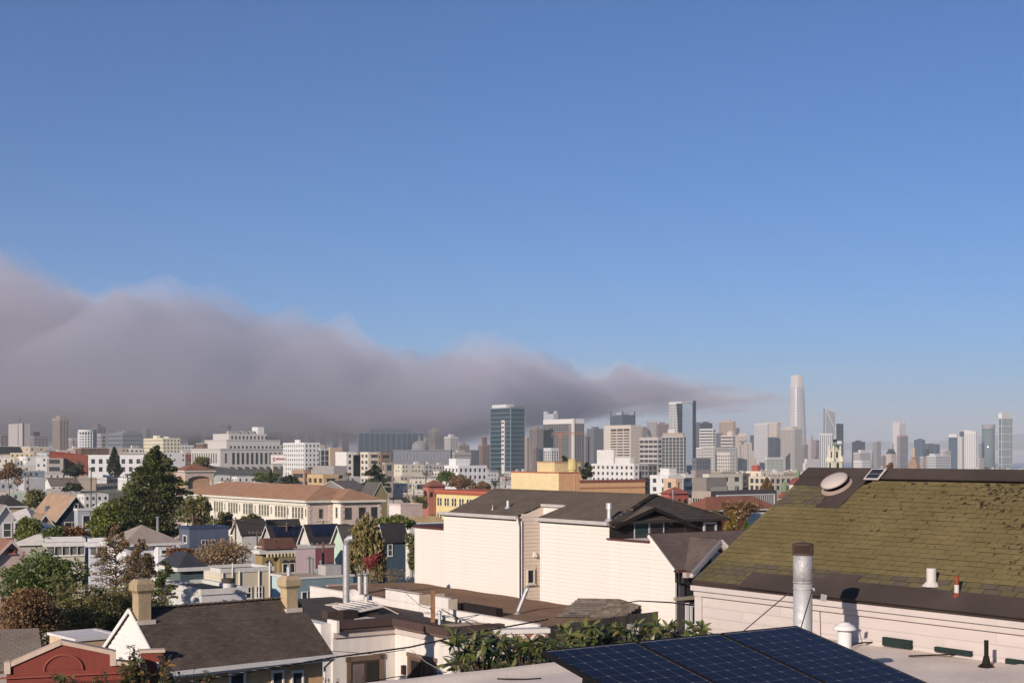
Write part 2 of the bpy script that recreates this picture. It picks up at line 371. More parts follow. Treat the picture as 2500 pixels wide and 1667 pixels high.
# -- western group under the fog
T('office_block', 'brown low block cut by the picture edge, beside the blank grey slab tower', -25, 2, 20, 1058, 2250, (150, 132, 126), G_DARK, yb=1085)
r, f, wx, wy, H = T('telephone_building', 'windowless pale grey slab tower with one roof mast', 20.6, 56, 73.5, 1033, 1950, (196, 184, 182), yb=1092, short='the blank grey slab tower')
mast(r, wx * .4, wy * .4, H, 12)
MB().box(-0.6, wx, wy * 0.30, wy * 0.32, H * 0.2, H - 0.5).build('seam', Wp((120, 110, 112)), r)
MB().box(-0.5, 0.5, -0.6, 0.5, 0, H + 1).build('corner_column', Wp((110, 100, 104)), r)
T('apartment_block', 'low brown apartment block with a pagoda roof lantern, near the blank slab', 74, 84, 118, 1064, 2100, (150, 138, 140), G_GREY, yb=1092, pent=((.1, .45, .2, .7, 6, (90, 66, 62)),))
T('apartment_tower', 'tall tan apartment tower with dark vertical balcony strips', 128, 146, 168, 1020, 1950, (166, 148, 140), G_DARK, fh=3.2, bw=4.6, pier=.45, span=.30, yb=1095, pent=((.2, .8, .2, .8, 3),), short='the tall tan apartment tower')
T('apartment_block', 'low grey apartment block between the tan tower and the white round tower', 168, 176, 194, 1069, 1850, (176, 166, 166), G_DARK, fh=3.2, yb=1095)
def round_tower(name, label, px, hw, yt, Y, wall, glass, fh, span, yb=1150, piers=0, crown=None, squash=1.0, capc=None, cap=3.0, short=None, taper=1.0):
    x = XP(px, Y); rr = hw / F * Y; zb = ground_z(x, Y) - 2; H = ZP(yt, Y) - zb; n = 28
    root = empty(name, (x, Y, zb), 0, label, 'building'); hero(px - hw, px + hw, yt, yb, Y, short)
    MB().lathe([(rr, 0), (rr * taper, H - cap)], n).build('glazing', glass_mat(glass, 0.08), root, smooth=True)
    mb = MB(); m = int((H - cap) / fh); z0 = max(0, ZP(yb, Y) - zb - 10)
    for k in range(m):
        z = k * fh
        if z < z0: continue
        q = rr * (1 + (taper - 1) * z / H)
        mb.lathe([(q - .3, z), (q + .6, z), (q + .6, z + span * fh), (q - .3, z + span * fh)], n)
    for k in range(piers):
        t = 2 * math.pi * k / piers; c, s = math.cos(t), math.sin(t)
        mb.tube([(c * (rr + .3), s * (rr + .3), z0), (c * (rr * taper + .3), s * (rr * taper + .3), H - cap)], 0.8, 4)
    mb.build('cladding', Wp(wall, streak=.03), root, kind='stuff')
    MB().lathe([(rr * taper, H - cap), (rr * taper + .7, H - cap), (rr * taper + .7, H), (rr * taper - 1, H)], n).build('parapet', Wp(capc or wall), root)
    return root, rr, H
round_tower('apartment_tower', 'white round apartment tower ringed with balconies', 213, 20.5, 1049, 1850, (225, 222, 224), G_DARK, 3.4, .52, 1096, piers=20, short='the white round tower')
T('apartment_tower', 'grey stepped tower rising behind the white round tower', 218, 238, 258, 1042, 2300, (120, 116, 124), G_GREY, yb=1090, pent=((.2, .6, .2, .7, 5),))
T('apartment_block', 'tan block with punched windows at the shoulder of the white round tower', 235, 247, 260, 1058, 1950, (176, 164, 164), G_DARK, yb=1095)
r, f, wx, wy, H = T('hospital', 'wide blue grey hospital slab with roof aerials', 263, 300, 349, 1056, 2200, (134, 134, 146), G_GREY, fh=7, bw=60, pier=.06, span=.6, yb=1096, pent=((.3, .9, .2, .8, 3),), short='the wide blue grey slab')
for q in (.15, .35, .8): mast(r, wx * q, wy * .3, H, 11, .35)
T('apartment_block', 'faint grey tower at the edge of the fog behind the cream corner block', 347, 357, 369, 1046, 2600, (130, 124, 130), G_GREY, yb=1070)
for (xl, xc, xr, yt, Y, lb) in ((459, 472, 490, 1040, 2750, 'dark flat tower half swallowed by fog, left of the tower crane'), (504, 518, 536, 1054, 2900, 'low rounded block fading in fog just left of the crane mast'),
      (590, 600, 620, 1040, 3000, 'misty grey tower just right of the crane mast'), (634, 648, 666, 1030, 2950, 'misty tower with a pale window grid above the mint roof'),
      (700, 706, 716, 1050, 2850, 'narrow misty tower with white floors behind the white corner block'), (730, 735, 742, 1063, 2700, 'short misty block right of the narrow white floored tower'),
      (752, 758, 769, 1042, 2900, 'misty tower with a fine white grid, tallest of the faint cluster'), (780, 787, 796, 1054, 2950, 'pinkish misty tower near the end of the faint cluster'),
      (812, 818, 826, 1056, 3000, 'thin misty tower left of the long dark federal block'), (836, 842, 852, 1058, 2900, 'misty vertical slab next to the long dark federal block'),
      (668, 676, 690, 1066, 2600, 'grey grid block right behind the mint roof'), (555, 572, 590, 1062, 2950, 'pale low misty block under the crane jib')):
    T('misty_tower', lb, xl, xc, xr, yt - 12, Y + 450, (150, 142, 146), G_GREY, fh=5, bw=5, yb=1085, group='towers fading into the fog')
T('hotel_block', 'brick brown block low on the skyline left of the green glass tower', 1168, 1178, 1200, 1085, 2700, (150, 116, 106), G_DARK, yb=1130, pent=((.2, .6, .2, .6, 14, (130, 92, 84)),))
# -- long dark federal block
r, f, wx, wy, H = T('federal_building', 'long dark blue grey office block with thin vertical lines and a raised middle', 873, 876, 1033, 1055, 2350, (112, 118, 134), (0.035, 0.045, 0.065), fh=300, bw=9, pier=.12, span=0, cap=2, phi=R(9), yb=1092, short='the long dark federal block')
MB().box(wx * .22, wx * .78, -1.5, wy * .9 + 5, H, H + 6).build('upper_storey', Wp((98, 104, 120)), r)
# -- city hall
def city_hall():
    Y = 2250; x = XP(1022, Y); k = Y / F; zb = ZP(1136, Y); root = empty('domed_city_hall', (x, Y, zb), 0, 'grey stone city hall with a ribbed dome and lantern', 'city hall')
    hero(960, 1100, 1050, 1136, Y, 'the city hall dome'); st = Wp((150, 146, 150)); st2 = Wp((134, 132, 138))
    MB().box(-62 * k, 78 * k, 0, 60, -10, 36 * k).build('wing', Wp((138, 142, 158)), root)
    mb = MB(); facade(mb, 1, 140 * k, 4, 36 * k - 3, 5.5, 11, .45, .3, .8); o = mb.build('cladding', st2, root, kind='stuff'); o.location = (-62 * k, 0, 0)
    MB().box(-64 * k, 80 * k, -2, 62, 36 * k, 38 * k).build('cornice', st, root)
    c = (0, 28, 0)
    MB().lathe([(24 * k, 0), (24 * k, 40 * k)], 32, (0, 28, 0)).build('drum', st2, root)
    mb = MB()
    for i in range(28):
        t = 2 * math.pi * i / 28; mb.tube([(24.4 * k * math.cos(t), 28 + 24.4 * k * math.sin(t), 4), (24.4 * k * math.cos(t), 28 + 24.4 * k * math.sin(t), 31 * k)], 0.9, 6)
    mb.build('colonnade_rib', st, root, kind='stuff')
    prof = [(25 * k, 31 * k), (25.6 * k, 33 * k), (21 * k, 34 * k), (20 * k, 40 * k), (19.2 * k, 43 * k)] + [(19 * k * math.cos(t), 43 * k + 17.5 * k * math.sin(t)) for t in [i * math.pi / 2 / 7 for i in range(7)]] + [(3.4 * k, 60 * k)]
    MB().lathe(prof, 32, c).build('dome', st, root, smooth=True)
    mb = MB()
    for i in range(16):
        t = 2 * math.pi * i / 16; mb.tube([(q * math.cos(t), 28 + q * math.sin(t), z) for q, z in [(19.2 * k * math.cos(a), 43 * k + 17.7 * k * math.sin(a)) for a in [j * 1.35 / 5 for j in range(6)]]], 0.5, 4)
    mb.build('dome_rib', Wp((176, 170, 168)), root, kind='stuff')
    MB().lathe([(4.2 * k, 60 * k), (4.2 * k, 62 * k), (3.0 * k, 62 * k), (3.0 * k, 68 * k), (3.6 * k, 69 * k), (1.2 * k, 74 * k), (.5 * k, 80 * k), (.15 * k, 86 * k)], 12, c).build('lantern', Wp((150, 128, 118)), root)
city_hall()
for (xl, xc, xr, yt, Y, col, gl, lb) in (
    (1037, 1040, 1046, 1068, 2700, (150, 150, 160), G_GREY, 'slim pale slab between the federal block and the fogged twin tower'),
    (1046, 1062, 1079, 1050, 2900, (186, 172, 164), G_GREY, 'tan twin tower right of the dome, its top in fog'),
    (1080, 1083, 1088, 1066, 2900, (120, 120, 132), G_GREY, 'thin dark slab between the tan twin tower and the white gridded block'),
    (1085, 1100, 1118, 1065, 2500, (205, 198, 194), G_GREY, 'white gridded block with a grey shaded side right of the dome'),
    (1118, 1122, 1146, 1085, 2600, (168, 150, 140), G_DARK, 'tan block with a heavy cornice right of the white gridded block'),
    (1146, 1150, 1170, 1098, 2500, (110, 110, 124), G_DARK, 'low dark block between the tan corniced block and the brick brown one'),
    (1100, 1110, 1150, 1104, 2350, (196, 184, 178), G_DARK, 'low pale block in front of the tan corniced block'),
    (1282, 1286, 1293, 1066, 2900, (200, 178, 160), G_DARK, 'narrow tan block touching the right edge of the green glass tower'),
    (1293, 1310, 1326, 1045, 3000, (176, 156, 148), G_DARK, 'brown grey tower with a notched crown left of the white framed tower'),
    (1300, 1308, 1318, 1092, 2500, (150, 122, 112), G_DARK, 'short brown block with a curved top at the foot of the notched tower'),
    (1312, 1316, 1330, 1096, 2450, (70, 76, 92), G_BLUE, 'short blue glass block beside the white framed tower'),
    (1425, 1429, 1434, 1062, 2900, (170, 146, 140), G_DARK, 'narrow pinkish block right of the white framed tower'),
    (1433, 1450, 1473, 1046, 2900, (118, 116, 128), G_GREY, 'hazy dark tower with a square window grid behind the tan slab'),
    (1565, 1570, 1579, 1041, 3300, (170, 152, 148), G_DARK, 'slim pinkish tower peering out right of the tan slab'),
    (1580, 1600, 1604, 1028, 3900, (226, 210, 206), G_GREY, 'pale pink stone tower beside a rose one'),
    (1600, 1606, 1633, 1034, 3900, (196, 150, 146), G_DARK, 'rose brick tower beside the pale pink one'),
    (1697, 1699, 1709, 1030, 3700, (130, 118, 132), None, 'plain mauve slab right of the leaning glass tower'),
    (1708, 1711, 1739, 1032, 4200, (126, 116, 130), G_GREY, 'wide mauve block behind the banded white building'),
    (1741, 1746, 1764, 1057, 3600, (150, 142, 152), G_GREY, 'greyish stone block left of the tan office tower'),
    (1755, 1790, 1796, 1028, 4000, (208, 176, 152), G_DARK, 'tan office tower with small square windows'),
    (1796, 1799, 1805, 1044, 4200, (160, 140, 140), G_DARK, 'sliver of a brown tower right of the tan office tower'),
    (1831, 1834, 1844, 1062, 4100, (110, 104, 118), G_GREY, 'dark slab between the arched hotel and the white glassy tower'),
    (1875, 1876, 1895, 1068, 3500, (96, 98, 116), G_BLUE, 'dark glass slab in front of the cream tower'),
    (1958, 1964, 1972, 1085, 3900, (150, 136, 146), G_GREY, 'mauve block at the foot of the tall rounded tower'),
    (1980, 1992, 2002, 1074, 4000, (150, 132, 140), None, 'shaded mauve slab left of the white ribbed tower'),
    (2041, 2043, 2059, 1034, 4400, (70, 76, 98), G_BLUE, 'dark blue slab behind the spired tower'),
    (2080, 2082, 2112, 1078, 4200, (76, 74, 86), G_DARK, 'dark bronze block right of the church tower'),
    (2113, 2120, 2128, 1120, 3700, (214, 206, 206), G_DARK, 'small white block right of the chequered block'),
    (2130, 2140, 2151, 1077, 4300, (178, 170, 172), G_DARK, 'grey gridded apartment tower right of the chequered block'),
    (2151, 2156, 2163, 1112, 4000, (160, 146, 146), G_DARK, 'low brown block beside the grey gridded apartment tower'),
    (2174, 2177, 2182, 1082, 4400, (216, 208, 208), G_DARK, 'slim white block left of the crowned tower'),
    (2232, 2252, 2258, 1073, 4600, (70, 90, 116), G_BLUE, 'blue glass tower right of the stone finial'),
    (2258, 2266, 2280, 1082, 4700, (84, 104, 116), G_TEAL, 'blue green glass block right of the blue glass tower'),
    (2280, 2284, 2294, 1084, 4650, (60, 74, 104), G_BLUE, 'short dark blue glass block with a flat top'),
    (2246, 2253, 2264, 1114, 3800, (208, 190, 176), G_DARK, 'small tan block right of the stone finial'),
    (2297, 2308, 2321, 1100, 4000, (206, 192, 180), G_GREY, 'tan block with large windows near the blue glass pair'),
    (2343, 2346, 2356, 1054, 4700, (60, 72, 96), G_BLUE, 'dark glass slab behind the white gridded tower'),
    (2388, 2391, 2398, 1082, 4600, (190, 184, 190), G_GREY, 'slim pale slab between the ribbed white tower and the round grey tower'),
    (2386, 2392, 2402, 1118, 4300, (204, 194, 190), G_DARK, 'low pale block at the foot of the round grey tower')):
    T('office_tower', lb, xl, xc, xr, yt, Y, col, gl, yb=1135, pent=((.25, .7, .25, .7, 4),) if (xr - xl) > 24 else ())
# -- crane in the fog
def crane(name, label, px, Y, ymast, yjib, xa, xb, col, ybase):
    x = XP(px, Y); zb = ZP(ybase, Y); root = empty(name, (x, Y, zb), 0, label, 'crane'); m = Wp(col); k = Y / F; Hm = (ybase - ymast) * k; hj = (ybase - yjib) * k
    s = 1.0; mb = MB()
    for a in (-s, s):
        for b in (-s, s): mb.tube([(a, b, 0), (a, b, Hm)], .22, 4)
    n = int(hj / 3)
    for i in range(n):
        z = hj * i / n; mb.tube([(-s, -s, z), (s, -s, z + 3)], .13, 4); mb.tube([(s, s, z), (-s, s, z + 3)], .13, 4); mb.tube([(-s, s, z), (-s, -s, z + 3)], .13, 4)
    mb.build('mast_lattice', m, root)
    mb = MB(); a, b = (xa - px) * k, (xb - px) * k
    for q in ((0, .9), (.9, 0), (-.9, 0)): mb.tube([(a, q[0], hj + q[1] * 2), (b, q[0], hj + q[1] * 2)], .2, 4)
    n = int(abs(b - a) / 3)
    for i in range(n):
        t = a + (b - a) * i / n; mb.tube([(t, 0.9, hj), (t + 1.5, 0, hj + 1.8), (t + 3, -.9, hj)], .12, 4)
    mb.build('jib_lattice', m, root)
    MB().box(-1.5, 1.5, -2.6, -1, hj - 3, hj).build('cab', m, root)
    MB().box(a if abs(a) < abs(b) else b - 4, (a if abs(a) < abs(b) else b - 4) + 4, -1, 1, hj - 3.5, hj - .3).build('counterweight', Wp((90, 88, 92)), root)
    MB().tube([(0, 0, Hm), (b * .7, 0, hj + 2)], .15, 4).build('tie_rod', m, root)
crane('tower_crane', 'thin tower crane standing in the fog above the mint', 558, 2300, 1033, 1041, 538, 566, (96, 96, 108), 1080)
crane('tower_crane', 'orange tower crane in front of the dark gridded tower', 1367, 1500, 1055, 1060, 1345, 1436, (196, 120, 70), 1130)
# -- green glass tower
r, f, wx, wy, H = T('glass_tower', 'green glass tower with pale floor lines and a white window strip', 1197, 1247, 1281, 994, 2000, (134, 150, 160), G_TEAL, fh=6.4, bw=60, pier=.03, span=.12, cap=1.5, yb=1140, short='the green glass tower')
z1 = H - 18; y0, y1 = f.X0(1233) , f.X0(1226)
wc = MB().box(-1.4, 0, y0, y1, 20, z1).build('window_strip', Wp((236, 226, 222)), r)
sm = mesh_of('strip_window', *(lambda b: (b.v, b.f))(MB().box(-.25, 0.05, 0, (y1 - y0) * .34, 0, 2.3)), glass_mat(G_DARK)); n = int((z1 - 30) / 6.4)
for k in range(n):
    for q in (.12, .54): link('strip_window', sm, wc, (-1.4, y0 + q * (y1 - y0), z1 - 5 - k * 6.4))
MB().box(wx * .05, wx * .62, wy * .25, wy * .95, H, H + 4.5).build('penthouse', Wp((232, 226, 226)), r)
MB().box(wx * .25, wx * 1.0, wy * .02, wy * .2, H - 1, H + 2).build('roof_frame', Wp((120, 124, 130)), r)
for q in (.75, .85, .95): mast(r, 2, wy * q, H, 4, .2)
# -- white framed tower with dark grid
r, f, wx, wy, H = T('framed_tower', 'tower with a thick white frame around a dark balcony grid', 1327, 1402, 1426, 1022, 2050, (150, 146, 146), (0.035, 0.04, 0.05), fh=3.6, bw=4.2, pier=.2, span=.26, cap=7, yb=1140, short='the white framed tower', capcol=(240, 234, 230))
MB().box(-2.0, 0, 0, f.X0(1391), 20, H - 7).build('blank_bay', Wp((150, 138, 136)), r)
MB().box(-2.6, 0.1, -1.5, f.X0(1399) , 10, H + 0.4).build('white_pier', Wp((238, 228, 220)), r)
T('stepped_roof_tower', 'grey white stepped top rising behind the white framed tower', 1327, 1352, 1362, 1010, 2500, (190, 192, 202), None, yb=1030, pent=((0, .5, .7, 1, 5), (.5, 1, 0, .2, 5)))
T('apartment_tower', 'slim white gridded block in front of the dark gridded tower', 1328, 1346, 1364, 1093, 1700, (226, 222, 220), (0.06, 0.07, 0.08), fh=3.4, bw=3.6, pier=.35, span=.3, yb=1140)
# -- tan slab
r, f, wx, wy, H = T('office_building', 'broad tan slab tower with three columns of ribbon windows', 1475, 1540, 1566, 1037, 1900, (226, 208, 192), None, yb=1118, short='the broad tan slab')
for c, (a, b) in enumerate(((1491, 1505), (1507, 1521), (1523, 1537))):
    ya, yb2 = f.X0(b), f.X0(a); wm = mesh_of('ribbon_window', *(lambda b: (b.v, b.f))(MB().box(-.08, .4, 0, yb2 - ya, 0, 1)), glass_mat((0.05, 0.045, 0.04)))
    for k in range(12):
        ytop = 1046 if k == 0 else 1055 + (k - 1) * 6.75; hh = (6.0 if k == 0 else 3.4) * 1900 / F
        link('ribbon_window', wm, r, (0, ya, ZP(ytop, 1900) - hh - r.location.z), None, (1, 1, hh))
mb = MB(); 
for k in range(18): mb.box(0.0, wx, -.25, 0, H - 4 - k * 4.6, H - 3.85 - k * 4.6)
mb.build('joint_groove', Wp((170, 146, 134)), r, kind='stuff')
T('glass_tower', 'dark glass tower with pointed roof fins above the tan slab', 1490, 1520, 1551, 1012, 2500, (96, 104, 124), (0.06, 0.08, 0.12), fh=5, bw=6, pier=.22, span=.12, yb=1038, pent=((0, .06, 0, .06, 7), (.94, 1, 0, .06, 7), (0, .06, .94, 1, 7), (.2, .8, .3, .7, 4, (190, 186, 190))), short='the finned glass tower')
T('office_block', 'dark ribbon windowed office block right of the tan slab', 1562, 1606, 1617, 1067, 1850, (206, 196, 190), (0.04, 0.04, 0.045), fh=6.0, bw=8.2, pier=.10, span=.42, yb=1135)
r, f, wx, wy, H = T('glass_office', 'dark glass office with white floor lines and a tan penthouse', 1616, 1669, 1675, 1064, 1500, (196, 192, 190), (0.05, 0.055, 0.06), fh=3.6, bw=6, pier=.12, span=.14, cap=1.5, yb=1155, pent=((.1, .9, .05, .98, 3.4, (190, 170, 156)), (.2, .8, .42, .75, 7.5, (226, 214, 206))), short='the dark glass office')
# -- leaning pair
r, f, wx, wy, H = T('apartment_tower', 'white gridded tower of a pair whose glass twin leans away', 1634, 1664, 1690, 980, 2050, (226, 222, 222), (0.10, 0.11, 0.13), fh=4.2, bw=3.2, pier=.34, span=.26, yb=1062, short='the white gridded tower')
r, f, wx, wy, H = T('glass_tower', 'leaning sky reflecting glass twin with a dark shaded side', 1666, 1691, 1698, 983, 1950, (120, 134, 152), (0.22, 0.27, 0.34), fh=4.2, bw=60, pier=.02, span=.08, cap=1, yb=1150, d=.25, short='the leaning glass twin')
MB().hexa([(-.6, wy, H * .45), (4, wy, H * .45), (4, wy + 6, H * .45), (-.6, wy + 6, H * .45)], [(-.6, wy, H), (4, wy, H), (4, wy + 12, H), (-.6, wy + 12, H)]).build('leaning_fin', glass_mat((0.03, 0.035, 0.05)), r)
MB().box(0.2, wx, -.9, -.2, 0, H + 3).build('side_wall', Wp((74, 74, 92)), r)  # dark sheet: shade of the right face put into its colour
T('banded_office', 'white building with dark ribbon bands right of the glass twin', 1708, 1740, 1748, 1046, 3300, (230, 222, 218), G_DARK, fh=7, bw=80, pier=.05, span=.55, yb=1130, short='the banded white building')
T('banded_office', 'lower white banded building in front of the tan office tower', 1760, 1788, 1796, 1062, 3500, (224, 206, 196), G_DARK, fh=8, bw=80, pier=.05, span=.55, yb=1135, pent=((.2, .9, .1, .5, 10),))
# -- hotel with arch
def arched_hotel():
    Y = 3500; k = Y / F; x = XP(1812, Y); zb = ZP(1150, Y); root = empty('arched_hotel', (x, Y, zb), R(6), 'stepped cream hotel with a great fan arch window at its top', 'hotel'); hero(1793, 1846, 1055, 1150, Y, 'the arched hotel')
    wm, gm = Wp((222, 204, 192)), glass_mat((0.06, 0.06, 0.07))
    def blk(a, b, top, dep):
        o = MB().box(a * k, b * k, dep, dep + 28, 0, (1150 - top) * k - 2).build('glazing', gm, root); mb = MB(); facade(mb, 1, (b - a) * k, 0, (1150 - top) * k - 2, 4.2, 4.6, .5, .5, .5)
        q = mb.build('cladding', wm, root, kind='stuff'); q.location = (a * k, dep, 0); MB().box(a * k - .3, b * k + .3, dep - .8, dep + 28, (1150 - top) * k - 2, (1150 - top) * k).build('parapet', wm, root)
    blk(-18, 12, 1062, 0); blk(12.2, 22, 1080, -6); blk(22.2, 28, 1100, -8); blk(28.2, 34, 1118, -10); blk(-5, 12, 1085, -8); blk(34.2, 40, 1132, -12)
    pts = [(9.5 * k * math.cos(t), 74 * k + 11 * k * math.sin(t)) for t in [i * math.pi / 12 for i in range(13)]]
    MB().wallpoly([(u - 1 * k, z) for u, z in pts], 1, -3, 0.4).build('arch_window', glass_mat((0.16, 0.16, 0.19)), root)
    mb = MB()
    for q in (9.8, 7, 4): mb.tube([(-1 * k + q * k * math.cos(t), -3.4, 74 * k + q * 1.16 * k * math.sin(t)) for t in [i * math.pi / 14 for i in range(15)]], 1.1, 5)
    for t in [i * math.pi / 6 for i in range(7)]: mb.tube([(-1 * k, -3.4, 74 * k), (-1 * k + 9.5 * k * math.cos(t), -3.4, 74 * k + 10.8 * k * math.sin(t))], .5, 4)
    mb.build('arch_frame', wm, root)
    MB().box(-10.5 * k, 9.5 * k, -2.6, 2, 85 * k, 92 * k).build('arch_gable', wm, root)
    MB().box(-3 * k, 2 * k, -3.5, 0, 30 * k, 74 * k).build('centre_bay', glass_mat((0.12, 0.12, 0.14)), root)
arched_hotel()
T('glass_office', 'white glassy tower with a pale crown left of the cream tower', 1841, 1874, 1877, 1034, 3700, (218, 212, 216), (0.24, 0.25, 0.29), fh=6, bw=4, pier=.4, span=.3, yb=1150, short='the white glassy tower')
T('office_tower', 'cream stone tower with small windows and pilastered edge', 1862, 1897, 1906, 1031, 3800, (226, 206, 194), (0.10, 0.09, 0.09), fh=6, bw=5, pier=.5, span=.5, yb=1150, short='the cream tower')
T('office_tower', 'beige tower with a cutaway corner left of the tall rounded tower', 1906, 1940, 1958, 1046, 3600, (206, 192, 184), (0.10, 0.10, 0.11), fh=5, bw=5, pier=.3, span=.4, yb=1150, pent=((.1, .9, .2, .8, 5),))
# -- the tallest tower: a rounded square tapering to a crown
def tallest():
    Y = 4200; k = Y / F; x = XP(1946, Y); zb = 4; H = ZP(916, Y) - zb; root = empty('rounded_tower', (x, Y, zb), R(30), 'tallest tower, a pale tapering rounded shaft with fine bands', 'skyscraper'); hero(1924, 1968, 916, 1125, Y, 'the tallest tower')
    r0 = 20.6 * k
    def rad(t): return r0 * (1 - 0.40 * max(0, (t - .12) / .88) ** 2.2)
    def ring(q, z, n=40):
        out = []
        for j in range(n):
            a = 2 * math.pi * j / n; c, s = math.cos(a), math.sin(a); g = (abs(c) ** 3.2 + abs(s) ** 3.2) ** (-1 / 3.2); out.append((q * g * c * .93, q * g * s * .93, z))
        return out
    n = 40
    def loft(rings):
        v = [p for g in rings for p in g]; m = len(rings)
        return v, [(i * n + j, i * n + (j + 1) % n, (i + 1) * n + (j + 1) % n, (i + 1) * n + j) for i in range(m - 1) for j in range(n)] + [tuple((m - 1) * n + j for j in range(n))]
    ts = [i / 30 * .87 for i in range(31)]
    v, f = loft([ring(rad(t) - .5, t * H) for t in ts]); link('glazing', mesh_of('glazing', v, f, glass_mat((0.42, 0.40, 0.44), .25, 0.3)), root)
    mb = MB(); m = 46
    for i in range(m):
        t = .14 + (.87 - .14) * i / m; q = rad(t) + .25; z = t * H
        a, b = ring(q, z), ring(rad(t) + .25, z + 2.4); mb.add(a + b, [(j, (j + 1) % n, n + (j + 1) % n, n + j) for j in range(n)] + [tuple(range(n)), tuple(range(n, 2 * n))])
    mb.build('cladding', Wp((232, 224, 226)), root, kind='stuff')
    v, f = loft([ring(rad(t), t * H) for t in (.87, .90, .93, .96, 1.0)]); link('crown', mesh_of('crown', v, f, Wp((214, 204, 206))), root)
    mb = MB()
    for i in range(40): mb.tube([Vector(ring(rad(t) + .3, t * H)[i]) for t in (.86, .93, 1.0)], .35, 4)
    mb.build('crown_rib', Wp((240, 232, 230)), root, kind='stuff')
    for a in (-2.2, .9): MB().tube([(rad(t) * 1.06 * math.cos(a), rad(t) * 1.06 * math.sin(a), t * H) for t in (.16, .4, .6, .8, .87)], .9, 4).build('corner_fin', Wp((120, 116, 128)), root)
tallest()
# -- spired tower with a diagonal brace
def spired():
    Y = 4300; k = Y / F; x = XP(2016, Y); zb = 4; root = empty('spired_tower', (x, Y, zb), R(4), 'slim grey tower with white diagonal bracing and a corner spire', 'skyscraper'); hero(2015, 2042, 983, 1060, Y, 'the spired tower')
    w = 25 * k; zt = lambda y: ZP(y, Y) - zb; wm = Wp((236, 230, 232))
    MB().hexa([(0, 0, 0), (w, 0, 0), (w, 26, 0), (0, 26, 0)], [(0, 0, zt(997)), (w, 0, zt(1006)), (w, 26, zt(1006)), (0, 26, zt(997))]).build('glazing', glass_mat((0.24, 0.24, 0.28), .2), root)
    mb = MB()
    for i in range(34): z = zt(1060) + i * 2.4; mb.box(.5, w - .5, -.3, 0, z, z + .9) if z < zt(1008) else None
    mb.build('cladding', Wp((150, 146, 152)), root, kind='stuff')
    for a, b in (((0, -.6, 0), (0, -.6, zt(983))), ((w, -.6, 0), (w, -.6, zt(1004))), ((0, -.6, zt(998)), (w, -.6, zt(1006))), ((0, -.6, zt(998)), (w, -.6, zt(1052))), ((w, -.6, zt(1060)), (w * .6, -.6, zt(1100)))):
        MB().tube([a, b], [1.2, .8], 5).build('brace', wm, root)
spired()
T('ribbed_tower', 'white tower of thin vertical ribs with a dark crown', 2001, 2031, 2036, 1058, 3900, (238, 234, 236), (0.16, 0.16, 0.19), fh=300, bw=7.5, pier=.42, span=0, cap=3, yb=1148, short='the white ribbed tower')
round_tower('round_tower', 'slim white topped round tower behind the church tower', 2050, 6, 1076, 4000, (90, 100, 120), G_BLUE, 8, .2, 1140, capc=(236, 230, 230), cap=9)
def civic_tower():
    Y = 4100; k = Y / F; fr = Frame(1980, Y); zb = 4; root = ent('terracotta_tower', fr, zb, 'old stepped cream tower with a small domed lantern and flagpole', 'skyscraper'); hero(1966, 1992, 1048, 1120, Y)
    wm = Wp((196, 176, 172)); 
    for a, top in ((17, 1082), (11, 1074), (5.5, 1064)): MB().box(-a * .5 * k, a * .5 * k, -a * .5 * k, a * .5 * k, 0, ZP(top, Y) - zb).build('setback', wm, root)
    MB().lathe([(2.6 * k, 0), (2.4 * k, 2 * k), (1.2 * k, 4 * k), (.2 * k, 5 * k)], 10, (0, 0, ZP(1064, Y) - zb)).build('lantern', wm, root); mast(root, 0, 0, ZP(1059, Y) - zb, 11 * k, .5)
civic_tower()
T('museum', 'low white building with a slanted prow roof before the mauve slabs', 1960, 1966, 2003, 1130, 2600, (232, 222, 214), None, yb=1148, pent=((.1, 1, .1, .9, 8),))
T('white_capped_block', 'low glass pavilion block with a white flat roof under the cream tower', 1868, 1872, 1912, 1116, 2500, (216, 216, 206), (0.13, 0.16, 0.14), fh=6, bw=3.2, pier=.4, span=.2, yb=1145, capcol=(240, 234, 228))  # roof band painted paler than the walls
r, f, wx, wy, H = T('chequered_block', 'white block with a chequer of small dark windows', 2084, 2104, 2124, 1124, 3000, (236, 230, 230), (0.06, 0.06, 0.07), fh=5, bw=5, pier=.5, span=.5, yb=1150)
T('terraced_block', 'pale grey terraced block behind the chequered one', 2084, 2100, 2125, 1104, 3500, (206, 198, 196), G_GREY, yb=1126, pent=((.2, .6, .2, .6, 6, (232, 224, 220)),))
T('crowned_tower', 'tall white gridded tower with an open crown of fins', 2180, 2196, 2212, 1033, 4500, (228, 218, 222), (0.36, 0.34, 0.38), fh=5, bw=4, pier=.45, span=.4, cap=2, yb=1100, pent=((0, .12, 0, .12, 8), (.2, .3, 0, .1, 8), (.45, .55, 0, .1, 8), (.7, .8, 0, .1, 8), (.9, 1, 0, .12, 8), (0, .1, .3, .4, 8), (0, .1, .6, .7, 8), (0, .12, .88, 1, 8)), short='the crowned white tower')
r, f, wx, wy, H = T('granite_tower', 'grey glass tower with pink granite edges and floor bands', 2190, 2196, 2217, 1062, 4100, (196, 160, 154), (0.16, 0.15, 0.17), fh=30, bw=200, pier=.06, span=.05, cap=5, yb=1145, capcol=(214, 150, 146))
r, f, wx, wy, H = T('mansard_block', 'tan stone block under a dark mansard roof', 2163, 2176, 2188, 1108, 3600, (222, 204, 190), (0.12, 0.12, 0.13), fh=6, bw=6, pier=.5, span=.5, yb=1145)
MB().hexa([(0, 0, H), (wx, 0, H), (wx, wy, H), (0, wy, H)], [(wx * .25, wy * .25, H + 13), (wx * .75, wy * .25, H + 13), (wx * .75, wy * .75, H + 13), (wx * .25, wy * .75, H + 13)]).build('mansard_roof', Wp((60, 66, 80)), r)
